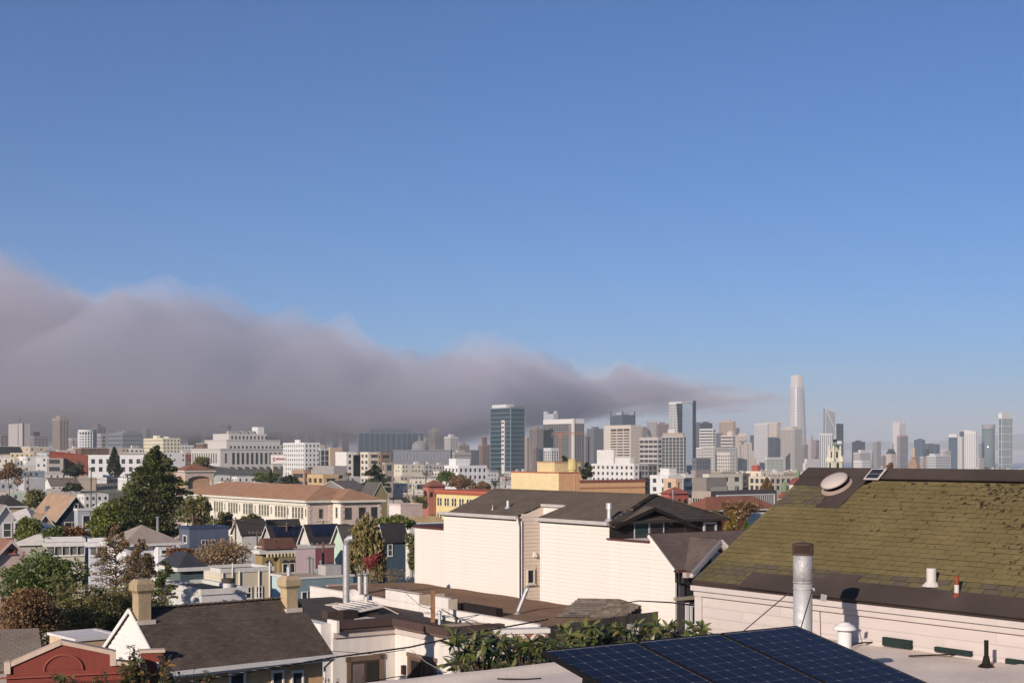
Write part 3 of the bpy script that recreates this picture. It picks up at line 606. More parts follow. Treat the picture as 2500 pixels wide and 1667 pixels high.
T('loft_block', 'white loft block with big window bands in the low front row', 2263, 2285, 2320, 1112, 3500, (216, 212, 216), (0.12, 0.13, 0.15), fh=6, bw=7, pier=.25, span=.45, yb=1148, pent=((.1, .5, .3, .9, 5), (.6, .9, .2, .5, 4)))
T('glass_tower', 'blue glass tower with a white cap beside a white gridded one', 2316, 2336, 2339, 1067, 4500, (70, 90, 120), G_BLUE, fh=8, bw=300, pier=0, span=.12, cap=2, yb=1140, pent=((0, 1, 0, 1, 10, (240, 234, 232)),))
T('apartment_tower', 'white gridded tower joined to the blue glass tower', 2338, 2348, 2352, 1066, 4450, (236, 230, 226), (0.08, 0.08, 0.10), fh=6, bw=6, pier=.5, span=.5, yb=1140)
r, f, wx, wy, H = T('ribbed_tower', 'white tower of broad vertical fins with a sloping top', 2354, 2382, 2388, 1056, 4300, (240, 234, 232), (0.40, 0.38, 0.40), fh=300, bw=9, pier=.5, span=0, cap=3, yb=1140, short='the finned white tower')
MB().hexa([(0, 0, H), (wx, 0, H), (wx, wy, H), (0, wy, H)], [(0, 0, H + 4), (wx, 0, H + 3), (wx, wy, H + 10), (0, wy, H + 10)]).build('sloping_top', Wp((238, 232, 230)), r)
round_tower('round_tower', 'grey green round glass tower with a plain drum on top', 2413, 15, 1036, 4400, (150, 160, 166), (0.08, 0.12, 0.14), 4.5, .3, 1148, capc=(170, 160, 164), cap=14, short='the round grey tower')
r, f, wx, wy, H = T('residential_tower', 'tall white framed glass tower with a white crown, tallest at the bay end', 2438, 2446, 2472, 1008, 4300, (238, 234, 230), (0.07, 0.11, 0.15), fh=24, bw=8.0, pier=.18, span=.07, cap=17, yb=1148, capcol=(244, 238, 232), short='the tall bay end tower')
for (xl, xc, xr, yt, Y, col, lb) in ((1714, 1744, 1748, 1088, 2500, (214, 206, 200), 'white gridded block at the foot of the banded building'), (1748, 1782, 1793, 1104, 2000, (226, 216, 206), 'cream block with large square windows, left of the arched hotel'),
    (1698, 1728, 1800, 1092, 2800, (220, 212, 208), 'wide pale gridded block behind the cream square windowed one'), (1690, 1700, 1734, 1118, 1700, (120, 122, 130), 'dark glazed block with a blank white end')):
    T('office_block', lb, xl, xc, xr, yt, Y, col, (0.07, 0.07, 0.08), fh=5.2, bw=5, pier=.45, span=.45, yb=1150)
# ---------------------------------------------------------------- houses of the middle distance
_WM = {}
def win_mesh(axis, w, h, sash, kind):
    k = (axis, round(w, 2), round(h, 2), sash, kind)
    if k in _WM: return _WM[k]
    t = min(0.11, w * .13); f, p = MB(), MB()
    def bx(mb, a, b, z0, z1, d0, d1):
        if axis == 0: mb.box(d0, d1, a, b, z0, z1)
        else: mb.box(a, b, d0, d1, z0, z1)
    for a, b, z0, z1 in ((0, t, 0, h), (w - t, w, 0, h), (t, w - t, 0, t), (t, w - t, h - t, h)): bx(f, a, b, z0, z1, -.07, .02)
    bx(f, -.06, w + .06, -.07, -.001, -.12, .02)
    if sash in ('h', '+'): bx(f, t, w - t, h * .5 - .03, h * .5 + .03, -.05, .02)
    if sash in ('v', '+'): bx(f, w * .5 - .03, w * .5 + .03, t, h - t, -.052, .02)
    bx(p, t, w - t, t, h - t, -.02, .015)
    fm = Wp(kind); me = (mesh_of('window', f.v, f.f, fm), mesh_of('pane', p.v, p.f, glass_mat((0.025, 0.03, 0.035), .05)))
    _WM[k] = me; return me
def put_win(parent, axis, u, z, w, h, frame=(232, 226, 218), sash='h', off=0.0, pane=None):
    a, b = win_mesh(axis, w, h, sash, frame); o = link('window', a, parent, (off, u, z) if axis == 0 else (u, off, z))
    link('pane', b if pane is None else pane, o); return o
def win_row(parent, axis, u0, u1, z, w, h, n, **k):
    for i in range(n): put_win(parent, axis, u0 + (u1 - u0) * (i + .5) / n - w / 2, z, w, h, **k)
ROOF_DARK, ROOF_TAN, ROOF_GREY, ROOF_GRAVEL, ROOF_RED = (66, 62, 62), (170, 132, 104), (150, 142, 138), (126, 100, 82), (150, 70, 52)
def rough_roof(col): return wall_mat(tuple(.8 * c for c in srgb(*col)), .95, .22, .0, .5, 9.0, 'roofing')
class House: pass
def house(name, label, xl, xc, xr, yt, Y, wall, roof='flat', rh=0.0, rcol=ROOF_GREY, yb=None, phi=PHI, cat='house', group=None, trim=(230, 224, 216), zb=None, cap=.25, over=.3,
          wallR=None, cornice=0.0, short=None, H=None, wx=None, wy=None, siding=False):
    fr = Frame(xc, Y, phi); h = House(); h.fr = fr; h.wy = wy or max(1.5, fr.X0(xl)); h.wx = wx or max(1.5, fr.Y0(xr)); zt = ZP(yt, Y)
    zg = ground_z(fr.ox, Y) - 1 if zb is None else zb
    zg = min(zg, zt - 4); h.zb = zg; h.H = zt - zg; wx, wy, Hh = h.wx, h.wy, h.H
    root = ent(name, fr, zg, label, cat, group); h.root = root; hero(xl, xr, yt - (rh / Y * F if roof != 'flat' else 0), yb or yt + 40, Y, short)
    wm = Wp(wall); tm = Wp(trim); rm = rough_roof(rcol)
    mb = MB().box(0, wx, 0, wy, 0, Hh)
    h.wall = mb.build('wall', wm, root)
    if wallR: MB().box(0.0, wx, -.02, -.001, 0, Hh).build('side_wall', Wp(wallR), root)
    if siding:
        b0 = MB().box(-.035, -.001, 0, wy, 0, .19); me = mesh_of('siding_board', b0.v, b0.f, wm)
        for k in range(int(min(Hh, siding) / .22)): link('siding_board', me, h.wall, (0, 0, Hh - .2 - k * .22))
    if roof == 'flat':
        if cornice:
            for a in ((-cornice, wx + .1, -cornice, -.0), (-cornice, 0.0, .001, wy)):
                MB().box(a[0], a[1], a[2], a[3], Hh - .45, Hh - .08).build('cornice', tm, root)
        for a in ((-.08, wx + .08, -.08, .16), (-.08, wx + .08, wy - .16, wy + .08), (-.08, .16, .161, wy - .161), (wx - .16, wx + .08, .161, wy - .161)):
            MB().box(*a, Hh - .05, Hh + cap).build('parapet', tm, root)
        MB().box(.16, wx - .16, .16, wy - .16, Hh - .3, Hh + .04).build('roof', rm, root)
    elif roof == 'gableR':
        MB().wallpoly([(0, Hh), (wx, Hh), (wx / 2, Hh + rh)], 1, .0, wy).build('gable_wall', Wp(wallR or wall), root)
        k = over * rh / (wx / 2)
        r_ = MB().slab([(-over, -over, Hh - k), (-over, wy + over, Hh - k), (wx / 2, wy + over, Hh + rh + .12), (wx / 2, -over, Hh + rh + .12)], .12)
        r_.slab([(wx + over, -over, Hh - k), (wx + over, wy + over, Hh - k), (wx / 2, wy + over, Hh + rh + .12), (wx / 2, -over, Hh + rh + .12)], .12); r_.build('roof', rm, root)
        for sg in (-1, 1):
            e = -over if sg < 0 else wx + over
            MB().hexa([(e, -over - .05, Hh - k - .22), (wx / 2, -over - .05, Hh + rh - .1), (wx / 2, -over - .05, Hh + rh + .1), (e, -over - .05, Hh - k + .02)],
                      [(e, -over, Hh - k - .22), (wx / 2, -over, Hh + rh - .1), (wx / 2, -over, Hh + rh + .1), (e, -over, Hh - k + .02)]).build('rake_board', tm, root)
    elif roof == 'gableL':
        MB().wallpoly([(0, Hh), (wy, Hh), (wy / 2, Hh + rh)], 0, .0, wx).build('gable_wall', Wp(wall), root)
        k = over * rh / (wy / 2)
        r_ = MB().slab([(-over, -over, Hh - k), (wx + over, -over, Hh - k), (wx + over, wy / 2, Hh + rh + .12), (-over, wy / 2, Hh + rh + .12)], .12)
        r_.slab([(-over, wy + over, Hh - k), (wx + over, wy + over, Hh - k), (wx + over, wy / 2, Hh + rh + .12), (-over, wy / 2, Hh + rh + .12)], .12); r_.build('roof', rm, root)
        for e in (-over, wy + over):
            MB().hexa([(-over - .05, e, Hh - k - .22), (-over - .05, wy / 2, Hh + rh - .1), (-over - .05, wy / 2, Hh + rh + .1), (-over - .05, e, Hh - k + .02)],
                      [(-over, e, Hh - k - .22), (-over, wy / 2, Hh + rh - .1), (-over, wy / 2, Hh + rh + .1), (-over, e, Hh - k + .02)]).build('rake_board', tm, root)
    elif roof == 'hip':
        m = min(wx, wy) / 2; o = over
        a = [(-o, -o), (wx + o, -o), (wx + o, wy + o), (-o, wy + o)]; z = Hh + .02
        if wy >= wx: b = [(wx / 2, m), (wx / 2, wy - m)]; f = [(0, 1, 4), (1, 2, 5, 4), (2, 3, 5), (3, 0, 4, 5), (3, 2, 1, 0)]
        else: b = [(m, wy / 2), (wx - m, wy / 2)]; f = [(0, 1, 5, 4), (1, 2, 5), (2, 3, 4, 5), (3, 0, 4), (3, 2, 1, 0)]
        MB().add([(x, y, z) for x, y in a] + [(x, y, Hh + rh) for x, y in b], f).build('roof', rm, root)
        for q in ((-o - .06, wx + o + .06, -o - .06, -o + .06), (-o - .06, -o + .06, -o + .061, wy + o)): MB().box(*q, Hh - .2, Hh + .03).build('gutter', tm, root)
    return h
def vent(parent, x, y, z, h=.9, r=.08, col=(150, 148, 146), hat=True, name='vent_pipe'):
    mb = MB().tube([(x, y, z), (x, y, z + h)], r, 8)
    if hat: mb.lathe([(r * 1.6, 0), (r * 1.9, .04), (r * .6, .14)], 8, (x, y, z + h + .02))
    return mb.build(name, Wp(col), parent)
def roof_clutter(h, n, seed=0, z=None):
    rs = random.Random(seed + int(abs(h.fr.ox) * 10)); wx, wy = h.wx, h.wy; z = h.H + .04 if z is None else z
    for i in range(n):
        x, y = rs.uniform(.15, .85) * wx, rs.uniform(.1, .9) * wy; k = rs.random()
        if k < .5: vent(h.root, x, y, z, rs.uniform(.5, 1.3), rs.uniform(.05, .12))
        elif k < .75: s_ = rs.uniform(.4, .8); MB().box(x, x + s_, y, y + s_ * 1.3, z, z + .3).build('skylight', glass_mat((0.2, 0.24, 0.28)), h.root)
        else: s_ = rs.uniform(.6, 1.2); MB().box(x, x + s_, y, y + s_, z, z + rs.uniform(.5, 1.0)).build('roof_unit', Wp((190, 186, 182)), h.root)
# ---------------------------------------------------------------- trees
def leaf_quads(C, Nrm, S, aspect=.5):
    """rhombic leaves: centres C, main axis directions Nrm, sizes S"""
    n = len(C); a = Nrm / (np.linalg.norm(Nrm, axis=1, keepdims=True) + 1e-9); r = np.random.normal(size=(n, 3)); b = np.cross(a, r); b /= (np.linalg.norm(b, axis=1, keepdims=True) + 1e-9)
    s = S[:, None]; v = np.stack([C - a * s, C + b * s * aspect, C + a * s, C - b * s * aspect], axis=1).reshape(-1, 3)
    return v, np.arange(4 * n).reshape(-1, 4)
def quads_mesh(name, v, f, mat):
    me = bpy.data.meshes.new(name); me.vertices.add(len(v)); me.vertices.foreach_set('co', v.astype(np.float32).ravel())
    me.loops.add(f.size); me.loops.foreach_set('vertex_index', f.astype(np.int32).ravel()); me.polygons.add(len(f))
    me.polygons.foreach_set('loop_start', np.arange(0, f.size, 4, dtype=np.int32)); me.polygons.foreach_set('loop_total', np.full(len(f), 4, dtype=np.int32))
    me.materials.append(mat); me.update(calc_edges=True); me.shade_flat(); return me
def in_ball(n):
    d = np.random.normal(size=(n, 3)); d /= np.linalg.norm(d, axis=1, keepdims=True); return d
GREENS = {'willow': [(0.10, 0.085, 0.02), (0.20, 0.16, 0.045), (0.30, 0.22, 0.08)], 'cypress': [(0.0345, 0.0517, 0.0161), (0.0805, 0.0978, 0.0276), (0.172, 0.161, 0.0517)], 'green': [(0.0338, 0.0607, 0.0135), (0.081, 0.115, 0.0243), (0.176, 0.189, 0.0473)],
          'olive': [(0.0625, 0.0625, 0.02), (0.138, 0.125, 0.0375), (0.25, 0.2, 0.0688)], 'dry': [(0.075, 0.042, 0.021), (0.165, 0.093, 0.045), (0.24, 0.15, 0.075), (0.105, 0.105, 0.0375)], 'brown': [(0.08, 0.0416, 0.0192), (0.192, 0.104, 0.0448), (0.32, 0.192, 0.088)],
          'rust': [(0.088, 0.0275, 0.0132), (0.198, 0.077, 0.0275), (0.286, 0.154, 0.055)], 'gold': [(0.132, 0.088, 0.022), (0.264, 0.176, 0.033), (0.33, 0.253, 0.077)],
          'dark': [(0.015, 0.024, 0.012), (0.0375, 0.051, 0.018), (0.075, 0.0825, 0.03)], 'red': [(0.132, 0.0132, 0.0154), (0.275, 0.044, 0.0385), (0.33, 0.099, 0.066)],
          'bright': [(0.0575, 0.0805, 0.0138), (0.127, 0.149, 0.023), (0.218, 0.218, 0.0517)], 'palm': [(0.055, 0.077, 0.022), (0.121, 0.132, 0.0385), (0.22, 0.187, 0.077)], 'straw': [(0.154, 0.088, 0.0385), (0.264, 0.165, 0.077), (0.352, 0.242, 0.132)]}
def LM(k): return leaf_mat('leaf_' + k, GREENS[k])
BARK = None
def bark():
    return wall_mat((0.10, 0.075, 0.055), .95, .4, .3, .8, 8.0, 'bark')
def limbs(mb, base, top, r0, n, spread, h0, rs, up=.6, curl=.15):
    base, top = Vector(base), Vector(top); k = 7
    pts = [base.lerp(top, i / (k - 1)) + Vector((rs.uniform(-1, 1), rs.uniform(-1, 1), 0)) * r0 * (0 if i == 0 else .9) for i in range(k)]
    mb.tube(pts, [r0 * (1 - .8 * i / (k - 1)) for i in range(k)], 7); ends = []
    for i in range(n):
        t = h0 + (1 - h0) * (i + rs.random()) / n; p = base.lerp(top, t); a = rs.uniform(0, 2 * math.pi); L = spread * rs.uniform(.6, 1.0) * (1 - .5 * abs(t - .5))
        d = Vector((math.cos(a), math.sin(a), up * rs.uniform(.3, 1.2))); q = p + d * L * .55 + Vector((0, 0, -curl * L * .2)); e = p + d * L
        mb.tube([p, q, e], [r0 * .42 * (1.1 - t), r0 * .25 * (1.1 - t) + .01, r0 * .07], 5); ends.append(e)
    return ends
def tree(name, label, x0, x1, y0, y1, Y, kind='round', tone='green', n=2600, leaf=None, seed=1, clumps=14, group=None, dens=1.0, short=None, trunk_r=None, cat='tree', gaps=.0):
    rs = random.Random(seed * 131 + x0); np.random.seed((seed * 17 + int(x0)) % 100000)
    w = (x1 - x0) / F * Y; xc = XP((x0 + x1) / 2, Y); zt, zb = ZP(y0, Y), ZP(y1, Y); zg = min(ground_z(xc, Y), zb - .3); h = zt - zb; base = zg
    root = empty(name, (xc, Y, base), 0, label, cat, group); hero(x0, x1, y0, y1, Y, short)
    b0, Ht = zb - base, zt - base; rx, rz = w / 2, h / 2; leaf = leaf or max(.10, 1.5 * Y / 1413); r0 = trunk_r or max(.12, w * .03); n = int(n * dens)
    mb = MB(); C = []; D = []; S = []
    if kind in ('round', 'dry', 'bush', 'open'):
        cen = Vector((0, 0, b0 + rz)); ends = limbs(mb, (0, 0, 0), (rs.uniform(-.2, .2) * rx, 0, b0 + h * .75), r0, 9 if kind != 'dry' else 22, rx * .9, .35 if kind != 'bush' else .1, rs)
        per = max(1, n // clumps)
        for i in range(clumps):
            if i < 1: c = Vector((0, 0, .25)); 
            else:
                while True:
                    c = Vector((rs.uniform(-1, 1), rs.uniform(-1, 1), rs.uniform(-.85, .9)))
                    if .25 < c.length < .86: break
            q = rs.uniform(.26, .44) if kind != 'open' else rs.uniform(.16, .3)
            c3 = np.array([c.x * rx, c.y * rx, cen.z + c.z * rz]); d = in_ball(per); rad = np.random.uniform(.55, 1.0, per) ** .5
            sc = np.array([q * rx * rs.uniform(.9, 1.25), q * rx * rs.uniform(.9, 1.25), q * rz * rs.uniform(.8, 1.1)]); pts = c3 + d * rad[:, None] * sc
            pts += np.random.normal(size=pts.shape) * leaf * .5; C.append(pts); D.append(d * .6 + np.random.normal(size=d.shape) * .7); S.append(np.random.uniform(.6, 1.2, per) * leaf)
    elif kind == 'tier':                    # broad cypress: flat sprays on level limbs
        mb.tube([(0, 0, 0), (rx * .05, 0, Ht * .5), (0, 0, Ht * .97)], [r0, r0 * .6, r0 * .1], 8); m = clumps
        for i in range(m):
            t = (i + rs.random()) / m; z = b0 + h * (t ** .9); prof = (1 - t ** 1.9) * rs.uniform(.62, 1.1) if t > .1 else rs.uniform(.6, 1.0)
            L = rx * min(1.05, prof) + .15; a = rs.uniform(0, 2 * math.pi); dr = Vector((math.cos(a), math.sin(a), .0)); e = Vector((0, 0, z)) + dr * L + Vector((0, 0, .05 * L + rs.uniform(-.04, .1) * h * .3))
            mb.tube([(0, 0, z - .12 * L), (e * .5 + Vector((0, 0, z)) * .5), e], [r0 * .35 * (1 - t * .7), r0 * .2, .02], 5)
            per = max(6, int(n / m * (.35 + 1.1 * L / rx))); u = np.random.beta(2.6, 1.0, per); perp = np.array([-dr.y, dr.x, 0])
            pts = np.array([0, 0, z]) + np.outer(u, np.array(e) - np.array([0, 0, z])) + np.outer(np.random.normal(0, .16, per) * (L * (.35 + .9 * u)), perp)
            pts[:, 2] += np.random.normal(0, .013 * h, per) + .03 * h * np.sin(u * 3) ; C.append(pts); dd = np.tile(np.array([dr.x, dr.y, .45]), (per, 1)) + np.random.normal(size=(per, 3)) * .5; D.append(dd); S.append(np.random.uniform(.6, 1.3, per) * leaf)
    elif kind == 'cone':
        mb.tube([(0, 0, 0), (0, 0, Ht)], [r0, .03], 6); t = np.random.uniform(0, 1, n) ** .8; a = np.random.uniform(0, 2 * np.pi, n); prof = np.minimum(1, (1 - t) ** .8 * 1.15) * np.minimum(1, .55 + t * 4)
        lump = .78 + .22 * np.sin(a * 5 + t * 23) * np.sin(t * 31 + a * 2); q = rx * prof * lump * np.random.uniform(.55, 1.0, n) ** .4
        pts = np.stack([q * np.cos(a), q * np.sin(a), b0 + t * h], 1); C.append(pts); D.append(np.stack([np.cos(a), np.sin(a), np.full(n, .8)], 1) + np.random.normal(size=(n, 3)) * .4); S.append(np.random.uniform(.6, 1.2, n) * leaf)
    elif kind == 'weep':
        limbs(mb, (0, 0, 0), (0, 0, b0 + h * .85), r0, 12, rx * .8, .4, rs, .9); m = 230
        for i in range(m):
            a = rs.uniform(0, 2 * math.pi); q = rx * math.sqrt(rs.random()); z = b0 + h * (1 - .55 * (q / rx) ** 2) * rs.uniform(.72, 1.0); L = rs.uniform(.25, .6) * h * (.6 + .5 * q / rx); per = max(4, n // m)
            t = np.random.uniform(0, 1, per); pts = np.stack([q * math.cos(a) * (1 + .12 * t), q * math.sin(a) * (1 + .12 * t), np.maximum(z - t * L, b0 * .6)], 1) + np.random.normal(0, leaf * .5, (per, 3)); C.append(pts)
            D.append(np.tile([.1, 0, -1.0], (per, 1)) + np.random.normal(size=(per, 3)) * .25); S.append(np.random.uniform(.7, 1.3, per) * leaf)
    elif kind == 'palm':
        mb.tube([(0, 0, 0), (.1, 0, b0 + h * .55)], [r0, r0 * .8], 8); m = 34
        for i in range(m):
            a = 2 * math.pi * i / m * 2.4; el = rs.uniform(-.5, 1.2); L = rx * rs.uniform(.85, 1.15); per = max(8, n // m); t = np.linspace(.1, 1, per); sg = np.where(np.arange(per) % 2 == 0, 1, -1)
            hx = L * t * math.cos(el) ** .5 if el > -.2 else L * t * .75; zz = b0 + h * .55 + L * (t * math.sin(el) * .8 - .55 * t ** 2 * .8); dr = np.array([math.cos(a), math.sin(a), 0]); pr = np.array([-math.sin(a), math.cos(a), 0])
            pts = np.outer(hx, dr) + np.stack([0 * t, 0 * t, zz], 1); wd = .16 * L * np.sin(t * 2.9 + .15); pts = pts + np.outer(wd * sg * .5, pr); pts[:, 2] -= .25 * wd
            C.append(pts); D.append(np.outer(sg, pr) + dr * .8 + np.array([0, 0, -.5])); S.append(np.maximum(.05, wd * .9))
    mb.build('trunk', bark(), root)
    C, D, S = np.concatenate(C), np.concatenate(D), np.concatenate(S)
    v, f = leaf_quads(C, D, S, .5 if kind != 'palm' else .16); link('crown', quads_mesh('crown', v, f, LM(tone)), root)
    return root
# ---------------------------------------------------------------- landmarks of the middle distance
def slots(root, axis, px0, px1, ya, yb, n, frac, fr, off=0.0, plane=0.0, gl=(0.03, 0.035, 0.04), name='window'):
    """n tall dark openings spread between two picture columns on a face, each an object with a frame and a pane"""
    f = fr.X0 if axis == 0 else fr.Y0
    a, b = sorted((f(px0, plane), f(px1, plane))); Yd = fr.w(*((plane, (a + b) / 2) if axis == 0 else ((a + b) / 2, plane))).y
    z0, z1 = ZP(yb, Yd) - root.location.z, ZP(ya, Yd) - root.location.z; w = (b - a) / n * frac
    for i in range(n): put_win(root, axis, a + (b - a) * (i + .5) / n - w / 2, z0, w, z1 - z0, (206, 198, 192), None, plane - .02)
def mint():
    Y = 1000; fr = Frame(538, Y); zb = ZP(1146, Y); root = ent('mint_building', fr, zb, 'white stone fortress like mint on a rock wall with tall slot windows', 'building'); hero(463, 700, 1068, 1165, Y, 'the mint')
    st = Wp((214, 206, 200), streak=.05); wy, wx = fr.X0(467), fr.Y0(712); H = ZP(1097, Y) - zb
    MB().box(0, wx, 0, wy, 0, H).build('lower_wall', st, root); MB().box(-1.2, wx, -1.2, wy, 0, H * .2).build('plinth', st, root)
    MB().box(-.5, wx, -.5, wy, H, H + .8).build('cornice', st, root)
    for i in range(11):
        y = wy * (.12 + .80 * i / 10); put_win(root, 0, y, H * .32, wy * .035, H * .5, (196, 188, 182), 'h', -.03)
    for i in range(13):
        x = wx * (.16 + .78 * i / 12); put_win(root, 1, x, H * .26, wx * .036, H * .58, (176, 168, 164), 'h', -.03)
    put_win(root, 1, wx * .06, H * .32, wx * .028, H * .5, (176, 168, 164), 'h', -.03)
    x0 = fr.Y0(553, 6); H2 = ZP(1075, 1010) - zb; x1 = fr.Y0(684, 6)
    MB().box(x0, x1, 6, wy * .85, H, H2).build('upper_wall', st, root); MB().box(x0 - .4, x1 + .4, 5.6, wy * .85, H2 + .001, H2 + .6).build('upper_cornice', st, root)
    for i in range(13): put_win(root, 1, x0 + (x1 - x0) * (.06 + .88 * i / 12), H2 - 6.6, 1.5, 2.8, (170, 164, 160), None, 5.95)
    MB().box(x0 + 3, x0 + (x1 - x0) * .78, 9, wy * .7, H2, H2 + 5).build('attic_wall', st, root)
    for i in range(10): put_win(root, 1, x0 + 4 + (x1 - x0) * .7 * (i + .3) / 10, H2 + 1, 1.3, 2.4, (170, 164, 160), None, 8.95)
    MB().box(x0 + (x1 - x0) * .62, x0 + (x1 - x0) * .74, 10, 20, H2 + 5, H2 + 10).build('penthouse', Wp((238, 234, 232)), root)
    for q in (.1, .2, .35, .5): MB().box(x0 + (x1 - x0) * q, x0 + (x1 - x0) * q + 4, 12, 16, H2 + 5, H2 + 7).build('roof_unit', Wp((176, 172, 172)), root)
    rk = wall_mat((0.16, 0.135, 0.12), .95, .5, .3, 1.0, 1.2, 'rock')
    mb = MB().box(-4, wx + 10, -9, -2.5, -9, 0.3); mb.build('rock_wall', rk, root)
    for i in range(8): MB().box(wx * (.12 + .1 * i), wx * (.12 + .1 * i) + 1.4, -2.6, -1.6, H * .05, H * .15).build('grille', Wp((120, 114, 110)), root)
mint()
def big_sign():
    Y = 640; k = Y / F; x = XP(661, Y); zb = ZP(1160, Y); root = empty('shop_sign', (x, Y, zb), R(8), 'tall white shop sign on two pale legs with red lettering', 'sign'); hero(655, 700, 1106, 1156, Y, 'the tall white shop sign')
    wm = Wp((240, 232, 226)); z = lambda y: (1160 - y) * k
    MB().box(0, 36 * k, 0, 1.2, z(1131), z(1109)).build('panel', wm, root); 
    for a, b, c, d in ((-.3, 36.3, 1110, 1108.4), (-.3, 36.3, 1132, 1130.6)): MB().box(a * k, b * k, -.25, 1.4, z(c), z(d)).build('panel_frame', Wp((206, 190, 180)), root)
    MB().box(0, 5 * k, .1, 1.1, -2, z(1131.8)).build('leg', Wp((228, 206, 190)), root); MB().box(32 * k, 36 * k, .1, 1.1, -2, z(1131.8)).build('leg', wm, root)
    red = Wp((176, 40, 48))
    for t, s, dx, dz in (('S', 13 * k, 5 * k, z(1125.5)), ('AFEWAY', 6.6 * k, 11.2 * k, z(1122.4))):
        c = bpy.data.curves.new('lettering', 'FONT'); c.body = t; c.size = s; c.extrude = .05; c.offset = .035 * s; c.materials.append(red); t_o = bpy.data.objects.new('lettering_curve', c); COL.objects.link(t_o); bpy.context.view_layer.update()
        tm = bpy.data.meshes.new_from_object(t_o.evaluated_get(bpy.context.evaluated_depsgraph_get())); bpy.data.objects.remove(t_o); o = link('lettering', tm, root)
        o.location = (dx, -.08, dz); o.rotation_euler = (R(90), 0, 0); o.scale = (.92 if t != 'S' else .8, 1, 1)
big_sign()
def school():
    Y = 320; fr = Frame(750, Y); zt = ZP(1223, Y); zb = ground_z(fr.ox, Y) - 2; root = ent('school', fr, zb, 'long cream school with a brown hipped roof and rows of tall windows', 'school'); hero(450, 932, 1178, 1300, Y, 'the long cream school')
    H = zt - zb; wy = fr.X0(452); W1 = 16.0; cream = Wp((250, 238, 218)); pink = Wp((226, 200, 184)); rm = rough_roof((178, 136, 108)); tr = Wp((240, 232, 214))  # pink: the cream wall with its grazing-light tone put into the paint
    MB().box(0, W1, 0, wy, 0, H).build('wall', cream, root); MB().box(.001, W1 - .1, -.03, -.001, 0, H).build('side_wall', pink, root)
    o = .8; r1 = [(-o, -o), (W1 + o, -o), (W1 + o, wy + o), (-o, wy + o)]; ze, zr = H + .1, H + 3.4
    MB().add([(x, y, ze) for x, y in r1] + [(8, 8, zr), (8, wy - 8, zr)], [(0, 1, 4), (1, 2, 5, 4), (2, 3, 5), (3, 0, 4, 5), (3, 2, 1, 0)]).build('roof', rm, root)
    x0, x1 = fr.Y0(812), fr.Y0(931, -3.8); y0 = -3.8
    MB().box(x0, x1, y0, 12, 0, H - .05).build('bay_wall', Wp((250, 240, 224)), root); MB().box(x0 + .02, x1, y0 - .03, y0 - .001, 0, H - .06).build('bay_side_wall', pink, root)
    m = (x1 - x0) / 2; MB().add([(x, y, ze + .02) for x, y in ((x0 - o, y0 - o), (x1 + o, y0 - o), (x1 + o, 13), (x0 - o, 13))] + [(x0 + m, y0 + m, H + 2.6), (x0 + m, 12, H + 2.6)], [(0, 1, 4), (1, 2, 5, 4), (2, 3, 5), (3, 0, 4, 5), (3, 2, 1, 0)]).build('roof', rm, root)
    for a in ((-o - .1, -o + .15, -o, wy + o), (-o + .151, x0 - o - .2, -o - .1, -o + .15), (x0 - o - .1, x0 - o + .15, y0 - o, -o - .11), (x0 - o + .151, x1 + o, y0 - o - .1, y0 - o + .15)): MB().box(*a, H - .35, H + .14).build('gutter', tr, root)
    MB().box(-.25, -.001, .0, wy, H - 1.2, H - .36).build('frieze', tr, root)
    ng = 8; L = wy / ng
    for row, (zt2, hh) in enumerate(((H - 1.4, 2.7), (H - 5.6, 2.7), (H - 9.8, 2.7))):
        for g in range(ng):
            for i in range(4): put_win(root, 0, g * L + .5 + L * .17 * (i + .9), zt2 - hh, 1.15, hh, (226, 218, 190), '+', -.01)
            put_win(root, 0, g * L + .35, zt2 - 2.1, .6, 1.8, (226, 218, 190), None, -.01)
    for g in (0.14, .42, .72): MB().tube([(-.12, wy * g, 1), (-.12, wy * g, H - .4)], .07, 6).build('downpipe', Wp((150, 140, 124)), root)
    for row in (H - 3.9, H - 8.4):
        put_win(root, 1, W1 * .18, row, 1.0, 2.1, (150, 130, 110), 'h', -.04)
        for q in (.10, .44, .74): put_win(root, 1, x0 + (x1 - x0) * q, row - .2, 1.7, 2.6, (110, 96, 84), 'h', y0 - .04)
        put_win(root, 0, y0 + 1.2, row, 1.1, 2.5, (230, 220, 190), 'h', x0 - .02)
    qm = Wp((238, 214, 196)); b0 = MB().box(0, 1.0, -.12, 0, 0, .62); qa = mesh_of('quoin', b0.v, b0.f, qm); b0 = MB().box(0, .7, -.12, 0, 0, .62); qb = mesh_of('quoin', b0.v, b0.f, qm)
    for cx, cy in ((.02, -.031), (x0 + .02, y0 - .031), (x1 - 1.02, y0 - .031), (x0 - 1.05, -.031)):
        for k in range(14): link('quoin', qa if k % 2 else qb, root, (cx, cy, H - 1.5 - k * .72))
school()
